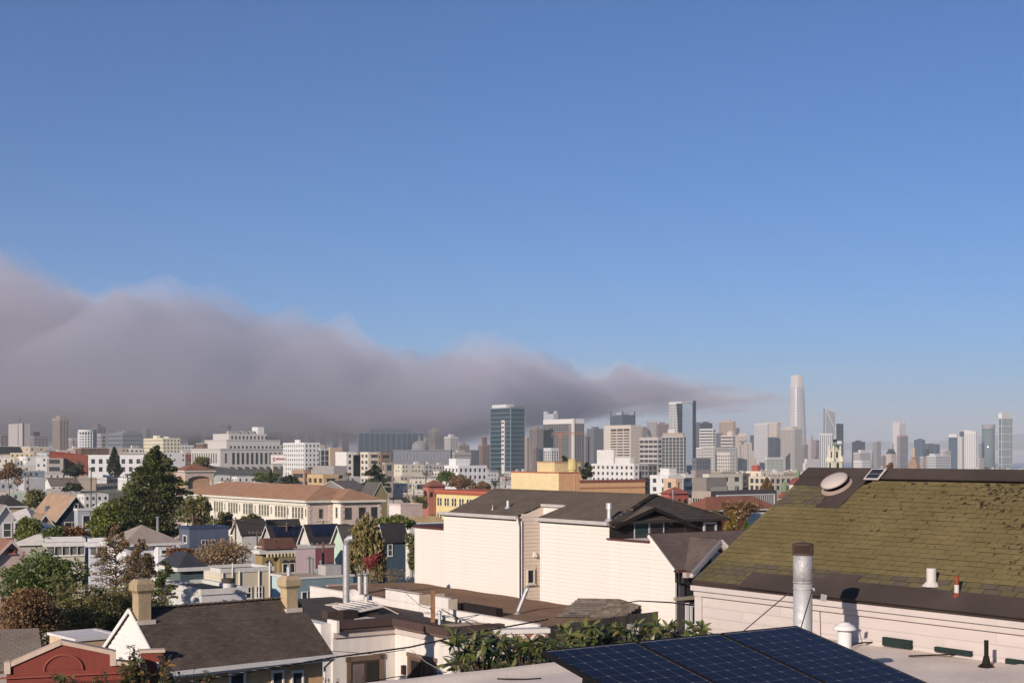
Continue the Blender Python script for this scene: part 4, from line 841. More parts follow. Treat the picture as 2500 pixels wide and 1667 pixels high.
def mission_tower():
    Y = 430; fr = Frame(452, Y); k = Y / F; zb = ground_z(fr.ox, Y); root = ent('bell_tower', fr, zb, 'pale bell tower with arched openings and a brown pyramid roof beside the cypress', 'tower'); hero(423, 470, 1135, 1192, Y, 'the pale bell tower')
    w = fr.X0(424); H = ZP(1152, Y) - zb; wm = Wp((214, 190, 176)); 
    for a in ((0, .9, 0, .9), (w - .9, w, 0, .9), (0, .9, w - .9, w), (w - .9, w, w - .9, w)): MB().box(*a, 0, H).build('pier', wm, root)
    MB().box(.05, w - .05, .05, w - .05, 0, H - 5.2).build('wall', wm, root); MB().box(-.01, w + .01, -.01, w + .01, H - 1.2, H).build('entablature', wm, root)
    for ax in (0, 1):
        c = w / 2; r_ = w / 2 - .9; pts = [(.9, H - 1.2)] + [(c - r_ * math.cos(t), H - 2.6 + min(1.35, r_ * .75) * math.sin(t)) for t in [i * math.pi / 10 for i in range(11)]] + [(w - .9, H - 1.2)]
        mb = MB()
        for i in range(1, len(pts) - 2):
            (u0, z0), (u1, z1) = pts[i], pts[i + 1]; q = [(u0, z0), (u1, z1), (u1, H - 1.19), (u0, H - 1.19)]; mb.wallpoly(q, ax, .02, .7)
        mb.build('arch', wm, root)
    MB().box(.95, w - .95, .95, w - .95, H - 5.2, H - 1.2).build('recess_wall', Wp((206, 160, 120)), root)
    MB().box(-.5, w + .5, -.5, w + .5, H, H + .5).build('cornice', Wp((230, 212, 198)), root)
    MB().add([(-.6, -.6, H + .5), (w + .6, -.6, H + .5), (w + .6, w + .6, H + .5), (-.6, w + .6, H + .5), (w / 2, w / 2, H + 2.6)], [(0, 1, 4), (1, 2, 4), (2, 3, 4), (3, 0, 4), (3, 2, 1, 0)]).build('roof', rough_roof((150, 104, 88)), root)
mission_tower()
def yellow_school():
    fr = Frame(1232, 322); root = ent('yellow_school', fr, 24, 'yellow school wing with paired windows and a coral tiled coping', 'school'); hero(1046, 1232, 1194, 1266, 330, 'the yellow school wing')
    wy = fr.X0(1047); H = ZP(1199, fr.w(0, wy).y) - 24; m = Wp((250, 226, 150)); MB().box(0, 14, 0, wy, 0, H).build('wall', m, root)
    cm = Wp((214, 108, 72)); MB().box(-.5, 14, -.5, wy + .4, H, H + .45).build('coping', cm, root)
    b0 = MB().box(-.42, 0, 0, .28, 0, .5); me = mesh_of('bracket', b0.v, b0.f, cm)
    for i in range(int(wy / .62)): link('bracket', me, root, (0, .1 + i * .62, H - .5))
    n = 10
    for z in (H - 3.4, H - 7.0, H - 10.6):
        for i in range(n):
            for q in (.14, .50): put_win(root, 0, wy * (n - 1 - i + q) / n, z, wy / n * .30, 2.0, (238, 226, 196), 'h', -.01)
yellow_school()
def arcade_tower(label, xl, xc, xr, yt, Y, tilecol, col, nl, nr, yb, rooftop=1.6):
    fr = Frame(xc, Y); zb = ground_z(fr.ox, Y) - 1; root = ent('arcaded_tower', fr, zb, label, 'tower'); hero(xl, xr, yt - 8, yb, Y)
    wy, wx = fr.X0(xl), fr.Y0(xr); H = ZP(yt, Y) - zb; m = Wp(col); MB().box(0, wx, 0, wy, 0, H).build('wall', m, root)
    gm = Wp((60, 44, 40))
    for ax, L, n in ((0, wy, nl), (1, wx, nr)):
        for i in range(n):
            c = L * (i + .5) / n; q = L / n * .26; pts = [(c - q, H - 2.6), (c + q, H - 2.6)] + [(c + q * math.cos(t), H - 1.7 + q * math.sin(t)) for t in [j * math.pi / 8 for j in range(9)]]
            MB().wallpoly(pts, ax, -.03, .05).build('arch_opening', gm, root)
            mb = MB(); mb.tube([((-.08, c + q * 1.1 * math.cos(t), H - 1.7 + q * 1.1 * math.sin(t)) if ax == 0 else (c + q * 1.1 * math.cos(t), -.08, H - 1.7 + q * 1.1 * math.sin(t))) for t in [j * math.pi / 8 for j in range(9)]], .09, 5); mb.build('arch_trim', m, root)
    o = .5; MB().add([(-o, -o, H), (wx + o, -o, H), (wx + o, wy + o, H), (-o, wy + o, H), (wx / 2, wy / 2, H + rooftop)], [(0, 1, 4), (1, 2, 4), (2, 3, 4), (3, 0, 4), (3, 2, 1, 0)]).build('tile_roof', tile_mat(tilecol), root)
    return root, fr, wx, wy, H
def tile_mat(col):
    key = ('tile', tuple(col))
    if key in _MC: return _MC[key]
    m, n, l, b = newmat('clay_tile'); tc = n.new('ShaderNodeTexCoord').outputs['Object']; c0 = tuple(.62 * (.75 * c + .25 * sum(srgb(*col)) / 3) for c in srgb(*col))
    wv = n.new('ShaderNodeTexWave'); wv.inputs['Scale'].default_value = 1.3; wv.bands_direction = 'DIAGONAL'; l.new(tc, wv.inputs['Vector'])
    c = mul(n, l, c0, ramp(n, l, nz(n, l, tc, 3, 5, .7), ((.3, .6), (.7, 1.2)))); l.new(c, b.inputs['Base Color']); b.inputs['Roughness'].default_value = .9
    bp = n.new('ShaderNodeBump'); bp.inputs['Strength'].default_value = .6; bp.inputs['Distance'].default_value = .1; l.new(wv.outputs['Fac'], bp.inputs['Height']); l.new(bp.outputs[0], b.inputs['Normal'])
    _MC[key] = m; return m
arcade_tower('small coral arcaded tower at the end of the yellow school wing', 1032, 1046, 1087, 1187, 345, (180, 96, 70), (196, 120, 100), 1, 3, 1240)
arcade_tower('coral tower with three arches and a tiled roof right of the tan theatre', 1614, 1634, 1681, 1205, 330, (196, 92, 62), (196, 96, 76), 1, 3, 1235)
def theatre():
    Y = 400; fr = Frame(1364, Y); zb = ground_z(fr.ox, Y) - 1; root = ent('theatre', fr, zb, 'big blank yellow theatre with a tan side and a red tiled cornice', 'theatre'); hero(1246, 1575, 1136, 1200, Y, 'the blank yellow theatre')
    H = ZP(1155, Y) - zb; wy, wa, wb = fr.X0(1248), fr.Y0(1412), fr.Y0(1575); ym, tm_ = Wp((252, 222, 160), streak=.05), Wp((250, 186, 126), streak=.08)
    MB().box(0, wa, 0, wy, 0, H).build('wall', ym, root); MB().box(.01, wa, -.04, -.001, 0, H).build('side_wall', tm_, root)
    for a in ((-.15, .2, -.15, wy + .1), (.201, wa + .1, -.15, .2)): MB().box(*a, H, H + .35).build('coping', Wp((206, 110, 74)), root)
    H2 = ZP(1175, 410) - zb; MB().box(wa, wb, 0, 18, 0, H2).build('lower_wall', tm_, root)
    MB().box(wa + .3, wb + .2, -.28, 1.2, H2 - .15, H2 + .5).build('tile_cornice', tile_mat((186, 88, 66)), root)
    b0 = MB().box(0, .3, -.16, 0, 0, .42); me = mesh_of('bracket', b0.v, b0.f, Wp((176, 96, 70)))
    for i in range(int((wb - wa) / .85)): link('bracket', me, root, (wa + .5 + i * .85, -.001, H2 - 2.0))
    MB().box(wa - 3.0, wa, .4, 4, H, H + .01).build('ledge', ym, root)
    z1 = H2; MB().wallpoly([(wa, H2), (wa + 2.4, H2), (wa + 1.2, H2 + 1.2), (wa + .5, H2 + 3.0), (wa, H - .1)], 1, .01, 1.5).build('scroll_wall', tm_, root)
    MB().lathe([(1.2, 0), (1.2, .5), (1.5, .6), (1.2, 3.2), (1.3, 3.3), (1.3, 3.6)], 12, (wa - .6, 2.0, H + .35)).build('cupola', Wp((226, 200, 130)), root)
    x0, x1 = 5, 12; MB().box(3, 12.5, 6, wy * .62, H, H + 3.0).build('fly_loft', Wp((244, 212, 150)), root); MB().box(2.8, 12.7, 5.8, wy * .63, H + 3.0, H + 3.3).build('fly_loft_coping', Wp((214, 160, 120)), root)
    MB().tube([(fr.Y0(1402), -.1, 2), (fr.Y0(1402), -.1, H - .4)], .09, 6).build('downpipe', tm_, root)
    MB().box(-.06, .02, 3, 3.9, H - 9.5, H - 8).build('niche', Wp((120, 60, 44)), root)
theatre()
def basilica():
    Y = 690; k = Y / F; x = XP(2038, Y); zb = ZP(1175, Y); root = empty('church_tower', (x, Y, zb), R(20), 'ornate cream church tower with a green lantern above the green roof ridge', 'church tower'); hero(2020, 2056, 1076, 1150, Y, 'the ornate church tower')
    m = Wp((236, 226, 198)); dk = Wp((70, 58, 50)); z = lambda y: (1175 - y) * k; w = 13 * k
    MB().box(-w, w, -w, w, 0, z(1128)).build('shaft', m, root); MB().box(-w * 1.1, w * 1.1, -w * 1.1, w * 1.1, z(1128), z(1126)).build('cornice', m, root)
    w2 = 9.6 * k; MB().box(-w2, w2, -w2, w2, z(1126), z(1098)).build('belfry', m, root); MB().box(-w2 * 1.12, w2 * 1.12, -w2 * 1.12, w2 * 1.12, z(1098), z(1096)).build('upper_cornice', m, root)
    for (a, yb_, yt_, ww) in ((w, 1146, 1132, 3.4), (w2, 1117, 1104, 2.6)):
        for ax, sg in ((0, -1), (1, -1)):
            q = ww * k; pts = [(-q, z(yb_)), (q, z(yb_))] + [(q * math.cos(t), z(yt_) + q * math.sin(t)) for t in [j * math.pi / 8 for j in range(9)]]; MB().wallpoly(pts, ax, -a - .05, -a + .1).build('arch_opening', dk, root)
    for sx in (-1, 1):
        for sy in (-1, 1):
            MB().lathe([(.7, 0), (.7, 1.6), (.4, 1.9), (.1, 3.0)], 8, (sx * w * .95, sy * w * .95, z(1126))).build('pinnacle', m, root); MB().tube([(sx * w2, sy * w2, z(1126)), (sx * w2, sy * w2, z(1098))], .5, 6).build('column', m, root)
            MB().lathe([(.45, 0), (.45, .9), (.1, 1.8)], 8, (sx * w2, sy * w2, z(1096))).build('pinnacle', m, root)
    MB().lathe([(6.6 * k, 0), (6.6 * k, 4 * k), (5.6 * k, 5 * k)], 10, (0, 0, z(1096))).build('lantern_drum', m, root)
    MB().lathe([(6 * k, 0), (5.8 * k, 3 * k), (4.2 * k, 6 * k), (2 * k, 8 * k), (1.6 * k, 11 * k), (.3 * k, 13 * k)], 10, (0, 0, z(1091))).build('dome', Wp((120, 140, 100)), root, smooth=True)
    MB().box(-3.4 * k, 3.4 * k, -3.4 * k, 3.4 * k, z(1079), z(1072)).build('lantern', Wp((50, 62, 84)), root)
basilica()
def finial():
    Y = 480; k = Y / F; x = XP(2231, Y); zb = ZP(1160, Y); root = empty('stone_finial', (x, Y, zb), R(10), 'weathered stone spire cap with a leaning finial and orange lichen behind the roof ridge', 'spire'); hero(2208, 2252, 1088, 1150, Y, 'the stone finial')
    m, n, l, b = newmat('lichen_stone'); tc = n.new('ShaderNodeTexCoord').outputs['Object']; l.new(ramp(n, l, nz(n, l, tc, 1.2, 5, .7), ((.3, (.10, .085, .07)), (.5, (.24, .19, .14)), (.68, (.36, .12, .035)))), b.inputs['Base Color']); b.inputs['Roughness'].default_value = .95
    MB().lathe([(21 * k, 0), (21 * k, 12 * k), (19 * k, 14 * k), (15 * k, 22 * k), (9.5 * k, 34 * k), (5.5 * k, 40 * k)], 8).build('cone_roof', m, root)
    MB().lathe([(5 * k, 0), (6.4 * k, 2 * k), (5.8 * k, 4 * k), (3.2 * k, 5 * k)], 10, (0, 0, 40 * k)).build('collar', m, root)
    MB().lathe([(3.4 * k, 0), (4 * k, 4 * k), (2.6 * k, 8 * k), (3.2 * k, 14 * k), (3.6 * k, 18 * k), (2.4 * k, 23 * k), (1 * k, 26 * k), (.4 * k, 27 * k)], 10, (0, 0, 44 * k)).build('finial', Wp((206, 176, 140), bump=.8, bscale=3), root)
    for i in range(6): t = i * 1.05; MB().lathe([(1.4 * k, 0), (1.6 * k, 1.5 * k), (.4 * k, 3.5 * k)], 6, (6 * k * math.cos(t), 6 * k * math.sin(t), 41.5 * k)).build('crocket', m, root)
finial()
# -- blocks of flats and halls
def flats(label, xl, xc, xr, yt, Y, wall, fh=3.3, bw=3.2, pier=.55, span=.5, cap=1.5, yb=1150, name='apartment_house', **k):
    return T(name, label, xl, xc, xr, yt, Y, wall, (0.04, 0.045, 0.05), fh=fh, bw=bw, pier=pier, span=span, cap=cap, yb=yb, d=.25, zb=min(ground_z(XP(xc, Y), Y), ZP(yb, Y)) - 3, **k)
flats('cream corner apartment house with bay windows and a fire escape', 352, 398, 440, 1069, 1250, (240, 226, 196), yb=1108, pent=((.2, .35, .5, .7, 2.5), (.6, .7, .3, .5, 1.5)), short='the cream corner block')
flats('white corner apartment house right of the tall shop sign', 692, 744, 781, 1080, 950, (238, 234, 232), yb=1133, pent=((.2, .3, .4, .6, 2),), short='the white corner block')
flats('dark framed glass block right of the white corner apartment house', 779, 783, 803, 1094, 900, (206, 206, 206), bw=3.4, pier=.14, span=.12, yb=1143)
T('tan_tower', 'tan slatted stair block behind the white modern flats', 803, 806, 836, 1092, 880, (214, 186, 154), None, yb=1143)
h_ = flats('white modern flats with a blank end wall and square windows', 820, 846, 862, 1103, 800, (244, 236, 226), bw=6, pier=.6, fh=3.6, yb=1146, faces='R', short='the white modern flats')
MB().box(-.3, 0, 0, h_[3], 0, h_[4] - 1.5).build('end_wall', Wp((246, 238, 230)), h_[0])
T('glass_stair', 'dark glass stair slot between the modern flats', 860, 862, 882, 1110, 810, (40, 50, 64), G_DARK, fh=3.6, bw=30, pier=.03, span=.12, yb=1146)
flats('cream modern flats with teal glass bays', 881, 900, 928, 1103, 790, (232, 216, 196), bw=5, pier=.4, fh=3.6, yb=1146)
flats('brown flats with dark glazing at the end of the modern row', 924, 930, 954, 1104, 780, (160, 134, 112), bw=6, pier=.3, fh=3.6, yb=1150)
flats('low taupe flats with tall dark windows in front of the brown ones', 935, 940, 961, 1128, 740, (190, 172, 158), bw=6, pier=.45, fh=5, yb=1160)
flats('white bay windowed apartment house with pointed gothic trim', 1086, 1120, 1188, 1136, 700, (244, 240, 240), bw=3.0, pier=.5, fh=3.4, yb=1170, pent=((.05, .55, .3, .8, 3.4),), short='the white gothic flats')
T('warehouse', 'grey clad hall with a long sloping white roof', 760, 816, 846, 1137, 600, (176, 166, 162), G_DARK, fh=3.6, bw=4, pier=.6, span=.6, yb=1172, faces='R')
flats('brown and orange low block with a stepped front by the palms', 714, 744, 753, 1147, 560, (190, 150, 124), bw=20, pier=.2, yb=1178, name='low_block')
flats('ochre shop row with framed windows near the palms', 752, 790, 826, 1158, 540, (222, 184, 128), bw=5, pier=.4, fh=3.4, yb=1180, name='low_block')
flats('long white low block with square windows under the tan slab', 1445, 1548, 1560, 1132, 900, (238, 232, 228), bw=4.6, pier=.55, fh=3.8, yb=1166, pent=((.1, .9, .1, .45, 4), (.2, .7, .5, .9, 9)), short='the long white low block')
flats('dark gridded block right of the long white low block', 1550, 1583, 1604, 1132, 950, (150, 144, 142), bw=3.4, pier=.25, fh=3.6, span=.3, yb=1172)
flats('white box building with dark square windows below the glass office', 1588, 1632, 1668, 1160, 620, (238, 234, 230), bw=5, pier=.6, fh=4, yb=1185, pent=((.3, .8, .2, .7, 3),))
flats('peach stucco block below the glass office', 1621, 1650, 1664, 1168, 560, (232, 190, 156), bw=9, pier=.7, fh=5, yb=1188, name='low_block')
flats('white ribbon windowed block left of the grey blank one', 1664, 1672, 1690, 1158, 640, (238, 230, 224), bw=40, pier=.05, fh=3.8, span=.55, yb=1184)
T('blank_block', 'plain grey blank walled block with a tan edge', 1687, 1698, 1736, 1147, 680, (170, 156, 150), None, yb=1182)
flats('pale office block with olive spandrels and five columns of windows', 1717, 1731, 1812, 1157, 660, (226, 216, 196), bw=7, pier=.55, fh=4.2, span=.5, yb=1192, short='the pale five columned block')
flats('brown shingled gable block right of the pale five columned one', 1806, 1811, 1827, 1155, 690, (120, 108, 102), yb=1180)
flats('cream long loft building with large grid windows near the red dome', 1830, 1880, 1956, 1163, 900, (226, 208, 182), bw=5, pier=.35, fh=4.5, span=.35, yb=1190)
flats('cream hall with red tiled gables in front of the lofts', 1822, 1858, 1876, 1150, 960, (244, 224, 204), bw=9, pier=.8, fh=6, yb=1180, pent=((.1, .5, .3, .7, 4, (190, 90, 66)),))
def dome_roof(label, px, hw, yt, ybt, Y):
    k = Y / F; x = XP(px, Y); zb = ground_z(x, Y); root = empty('tiled_dome', (x, Y, zb), 0, label, 'dome'); hero(px - hw, px + hw, yt, ybt + 14, Y); z = ZP(ybt, Y) - zb
    MB().lathe([(hw * k * .92, 0), (hw * k * .92, z)], 16).build('wall', Wp((240, 226, 206)), root)
    MB().lathe([(hw * k, z), (hw * k * .8, z + (ybt - yt) * k * .55), (hw * k * .4, z + (ybt - yt) * k * .92), (1, z + (ybt - yt) * k)], 16).build('tile_roof', tile_mat((176, 62, 44)), root)
    MB().lathe([(.9, 0), (1.0, 1.5), (.5, 2.6), (.1, 3.6)], 10, (0, 0, z + (ybt - yt) * k)).build('lantern', Wp((130, 150, 110)), root)
dome_roof('red tiled dome with a green lantern half behind the green roof', 1948, 24, 1166, 1182, 560)
dome_roof('small red tiled turret below the red dome', 1915, 17, 1200, 1216, 430)
r, f, wx, wy, H = T('modern_hall', 'long charcoal modern hall with a white framed window wall', 1690, 1736, 1896, 1199, 420, (84, 78, 82), None, yb=1232, short='the charcoal modern hall')
MB().box(-.2, 0, 0, wy, 0, H).build('end_wall', Wp((186, 168, 152)), r)
x0, x1 = f.Y0(1750), f.Y0(1889); zz = ZP(1206, 440) - r.location.z
MB().box(x0, x1, -.10, -.02, zz - 4.6, zz).build('window_wall', glass_mat((0.10, 0.11, 0.12), .1), r)
for a in ((x0 - .3, x0, -.35, -.02, zz - 5, zz + .3), (x1, x1 + .3, -.35, -.02, zz - 5, zz + .3), (x0 - .3, x1 + .3, -.34, -.02, zz + .001, zz + .31)): MB().box(*a).build('window_frame', Wp((232, 226, 222)), r)
b0 = MB().box(0, .12, -.3, -.1, 0, 4.6); me = mesh_of('mullion', b0.v, b0.f, Wp((200, 196, 194)))
for i in range(26): link('mullion', me, r, (x0 + (x1 - x0) * (i + .5) / 26, 0, zz - 4.6))
for i in range(6): put_win(r, 0, wy * (.2 + .12 * i), H - 5, 1.2, 3, (236, 230, 224), None, -.22)
b0 = MB().box(0, .06, 0, .06, 0, 1.1); me = mesh_of('baluster', b0.v, b0.f, Wp((190, 186, 184)))
for i in range(34): link('baluster', me, r, (.2 + i * wx * .4 / 34, .3, H))
MB().box(.2, wx * .42, .3, .38, H + 1.1, H + 1.2).build('handrail', Wp((200, 196, 194)), r)
MB().box(0, wx * .3, 2, wy, H, H + 4).build('upper_storey', Wp((150, 140, 132)), r)
hh = house('tile_roofed_hall', 'hall with a broad red tiled hipped roof in front of the charcoal hall', 1668, 1722, 1892, 1246, 250, (120, 60, 50), 'hip', 2.3, (146, 96, 80), 1256, cat='hall', over=.8); hh.root.children[-3].data.materials.clear() if False else None
house('garage_block', 'white rendered flat block between the brown trees and the green roof', 1828, 1836, 1900, 1256, 210, (226, 232, 232), 'flat', 0, ROOF_GREY, 1278)
# ---------------------------------------------------------------- hill houses to the left and their trees
T('brick_hall', 'rust red metal clad hall with a sloping top', 117, 120, 213, 1112, 650, (150, 74, 56), None, phi=R(8), yb=1150, zb=ZP(1160, 650), short='the rust red hall')
r, f, wx, wy, H = bpy.data.objects['brick_hall'], None, *bpy.data.objects['brick_hall']['_dims']
MB().wallpoly([(0, H), (wx, H), (wx, H + .2), (0, H + 2.3)], 1, .01, wy).build('sloping_top', Wp((150, 66, 46)), r)
MB().box(0, wx * .43, -6, -.02, 0, H - 1.2).build('grey_bay', Wp((176, 164, 158)), r)
for z in (H - 3.6, H - 7): put_win(r, 1, wx * .06, z, wx * .28, 1.9, (120, 112, 108), 'v', -6.02)
for q in (.47, .72): put_win(r, 1, wx * q, H - 3.4, wx * .12, 1.1, (120, 100, 90), 'v', -.02)
r, f, wx, wy, H = T('white_flats', 'white modern flats with deep set windows right of the rust red hall', 213, 216, 352, 1110, 680, (232, 228, 230), None, phi=R(8), yb=1150, zb=ZP(1165, 680))
for i in range(7):
    for z in (H - 4.2, H - 8): put_win(r, 1, wx * (.05 + .135 * i), z, 1.7, 2.2, (120, 120, 128), 'v', -.02)
MB().box(wx * .46, wx * .55, -.4, -.02, 0, H - .2).build('dark_bay', Wp((90, 92, 104)), r)
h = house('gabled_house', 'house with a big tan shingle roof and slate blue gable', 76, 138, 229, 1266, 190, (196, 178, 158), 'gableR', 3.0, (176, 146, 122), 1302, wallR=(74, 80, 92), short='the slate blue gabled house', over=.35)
put_win(h.root, 1, h.wx * .2, h.H - 1.8, 2.1, 1.35, (232, 222, 204), 'v', -.03); put_win(h.root, 1, h.wx * .46, h.H + 1.3, .6, .7, (232, 222, 204), None, -.03)
MB().box(h.wx * .12, h.wx * .2, h.wy * .55, h.wy * .62, h.H + .6, h.H + 1.5).build('skylight', Wp((110, 122, 136)), h.root)
h = house('gabled_shed', 'small beige gabled house in front of the slate blue gable', 66, 88, 131, 1283, 172, (190, 168, 130), 'gableR', 1.3, (150, 128, 104), 1310, wallR=(184, 160, 122))
h = house('deck_house', 'flat roofed house with a timber deck beside the slate blue gable', 184, 190, 240, 1246, 186, (186, 192, 196), 'flat', 0, ROOF_DARK, 1300)
put_win(h.root, 1, .6, h.H - 2.6, 1.1, 2.0, sash=None, off=-.03); put_win(h.root, 1, 2.2, h.H - 2.5, 1.8, 1.8, sash='v', off=-.03)
MB().box(.2, h.wx, -1.6, 0, h.H - 3.0, h.H - 2.8).build('deck', Wp((120, 66, 46)), h.root)
for q in (.3, 1.2, 2.1, 3.0): MB().box(q, q + .08, -1.6, -1.5, h.H - 2.8, h.H - 1.8).build('railing_post', Wp((120, 66, 46)), h.root)
MB().box(.2, h.wx, -1.6, -1.52, h.H - 1.8, h.H - 1.72).build('handrail', Wp((120, 66, 46)), h.root)
h = house('clapboard_house', 'pale house with a red timber stair deck at the picture edge', -40, -8, 34, 1262, 150, (206, 204, 208), 'gableR', 1.2, ROOF_GREY, 1330, wallR=(200, 198, 202))
for q in (.8, 2.0): put_win(h.root, 1, q - 0.2, h.H - 2.2, .95, 1.6, off=-.03)
MB().box(-.4, h.wx, -2.2, -.05, h.H - 3.3, h.H - 3.1).build('deck', Wp((140, 56, 44)), h.root)
for i in range(9): MB().box(-.3 + i * h.wx / 9, -.2 + i * h.wx / 9, -2.2, -2.12, h.H - 3.1, h.H - 2.1).build('railing_post', Wp((150, 58, 46)), h.root)
h = house('dark_roofed_house', 'low house with a charcoal hipped roof behind the clapboard house', -30, 4, 60, 1236, 215, (200, 178, 140), 'hip', 1.6, ROOF_DARK, 1256)
def ornate_row():
    for (xl, xc, xr, yt, Y, col, lb, trim) in ((112, 115, 207, 1322, 130, (206, 196, 176), 'beige flat fronted house with a panelled white cornice', (226, 220, 214)), (216, 219, 272, 1322, 128, (214, 214, 220), 'narrow white house with a bracketed cornice next to the beige one', (238, 234, 234))):
        h = house('italianate_house', lb, xl, xc, xr, yt, Y, col, 'flat', 0, (220, 210, 206), yt + 45, phi=R(20), trim=trim, cornice=.35, group='white corniced houses on the slope')
        n = 5 if xr - xl > 70 else 3
        for i in range(n):
            MB().box(h.wx * (i + .12) / n, h.wx * (i + .88) / n, -.10, -.02, h.H - 1.15, h.H - .62).build('cornice_panel', Wp((120, 118, 114)), h.root)
            MB().box(h.wx * (i + .93) / n, h.wx * (i + 1.02) / n, -.3, -.02, h.H - 1.2, h.H - .46).build('bracket', Wp(trim), h.root)
        MB().box(-.1, h.wx, -.15, -.02, h.H - 1.38, h.H - 1.22).build('moulding', Wp(trim), h.root)
    h = house('hip_roofed_house', 'big white house with a grey hipped roof behind the dry conifer', 262, 308, 430, 1328, 122, (240, 236, 236), 'hip', 1.5, (170, 156, 144), 1370, over=.5, short='the big white hipped house')
    for i in range(4): put_win(h.root, 1, h.wx * (.12 + .22 * i), h.H - 2.6, .9, 1.5, off=-.03)
    MB().box(h.wx * .55, h.wx, -1.0, -.02, 0, h.H - .3).build('bay', Wp((240, 238, 240)), h.root)
    for i in range(3): put_win(h.root, 1, h.wx * (.6 + .13 * i), h.H - .95, .7, .45, sash=None, off=-1.03)
    vent(h.root, h.wx * .75, h.wy * .3, h.H + .6, 1.5, .12)
    house('flat_roofed_shed', 'pale flat roof with small vents left of the beige corniced house', 30, 48, 150, 1326, 137, (196, 186, 178), 'hip', .9, (232, 222, 214), 1350, phi=R(20))
ornate_row()
h = house('pink_house', 'pale pink gabled house with a wide dark window at the picture edge', -75, -38, 88, 1381, 92, (222, 190, 180), 'gableR', 1.55, (150, 110, 96), 1440, wallR=(216, 184, 174), trim=(228, 196, 188), short='the pale pink gabled house', siding=1.0)
put_win(h.root, 1, h.wx * .55, h.H - 1.25, h.wx * .34, .95, (196, 110, 104), '+', -.03); put_win(h.root, 1, h.wx * .44, h.H + .75, .45, .35, (196, 110, 104), None, -.03)
MB().box(-.3, h.wx * .5, -1.4, -.05, 0, h.H - 1.1).build('porch', Wp((220, 196, 186)), h.root)
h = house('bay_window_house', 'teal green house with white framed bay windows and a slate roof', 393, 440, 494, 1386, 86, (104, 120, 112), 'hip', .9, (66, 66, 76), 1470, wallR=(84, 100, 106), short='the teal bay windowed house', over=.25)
for q in (.25, 1.2, 2.2): put_win(h.root, 0, .12 + q * .62, h.H - 2.0, .52, 1.15, (236, 230, 222), None, -.03)
put_win(h.root, 1, .22, h.H - 2.0, .32, 1.15, (236, 230, 222), None, -.03); put_win(h.root, 1, .75, h.H - 1.95, .72, 1.15, (236, 230, 222), None, -.03)
MB().box(-.2, 0, 0, h.wy, h.H - 2.35, h.H - 2.1).build('belt_course', Wp((226, 226, 220)), h.root); put_win(h.root, 1, .75, h.H - 3.6, .72, .9, (236, 230, 222), None, -.03)
h = house('cream_house', 'cream flat roofed house with downpipes behind the teal bay windowed house', 493, 540, 666, 1397, 96, (236, 222, 196), 'flat', 0, (70, 64, 60), 1460, wallR=(230, 212, 182), short='the cream house', siding=2.0)
for q, w_ in ((.66, .5), (.42, .62)): put_win(h.root, 1, h.wx * q, h.H - 1.9, w_, .85, off=-.03)
for q in (.02, .34, .72, .93): MB().tube([(h.wx * q, -.08, 0), (h.wx * q, -.08, h.H + (.6 if q > .8 else 0))], .06, 7).build('downpipe', Wp((240, 230, 212)), h.root)
MB().tube([(h.wx * .12, -.08, h.H - 1.4), (h.wx * .2, -.1, h.H - .9), (h.wx * .21, -.1, h.H + .6)], .05, 7).build('downpipe', Wp((240, 230, 212)), h.root)
MB().box(h.wx * .35, h.wx * .98, -2.6, -.1, 0, h.H - 2.35).build('lower_wing', Wp((238, 222, 190)), h.root)
for i in range(14): MB().box(h.wx * (.36 + .042 * i), h.wx * (.36 + .042 * i) + .05, -2.55, -2.5, h.H - 2.35, h.H - 2.0).build('baluster', Wp((238, 230, 214)), h.root)
MB().box(h.wx * .35, h.wx * .97, -2.56, -2.49, h.H - 2.0, h.H - 1.94).build('handrail', Wp((238, 230, 214)), h.root)
MB().box(h.wx * .05, h.wx * .34, -2.2, -.2, 0, h.H - 2.3).build('dark_porch', rough_roof((40, 42, 50)), h.root)
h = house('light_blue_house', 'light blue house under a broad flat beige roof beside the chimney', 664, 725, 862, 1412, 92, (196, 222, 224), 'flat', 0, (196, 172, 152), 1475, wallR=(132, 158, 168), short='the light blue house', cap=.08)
put_win(h.root, 0, .25, h.H - 1.95, .5, 1.1, off=-.03); put_win(h.root, 1, .3, h.H - 1.95, .45, 1.1, off=-.03)
for q in (.24, .34, .44): put_win(h.root, 1, h.wx * q, h.H - 1.5, .4, .5, off=-.03)
roof_clutter(h, 5, 3)
MB().hexa([(h.wx * .45, -.5, h.H - .6), (h.wx * 1.1, -.5, h.H - .6), (h.wx * 1.1, -3, h.H - 1.1), (h.wx * .45, -3, h.H - 1.1)], [(h.wx * .45, -.5, h.H - .45), (h.wx * 1.1, -.5, h.H - .45), (h.wx * 1.1, -3, h.H - .95), (h.wx * .45, -3, h.H - .95)]).build('lean_to_roof', rough_roof((196, 166, 146)), h.root)
h = house('blue_house', 'cobalt blue flat roofed house among the autumn trees', 437, 462, 558, 1291, 165, (104, 114, 136), 'flat', 0, (50, 48, 54), 1328, wallR=(96, 108, 132), trim=(70, 84, 116), short='the cobalt blue house')
put_win(h.root, 0, .6, h.H - 1.7, 1.2, .95, sash=None, off=-.03)
for q in (.3, .55, .78): put_win(h.root, 1, h.wx * q, h.H - 2.4, .5, 1.1, off=-.03)
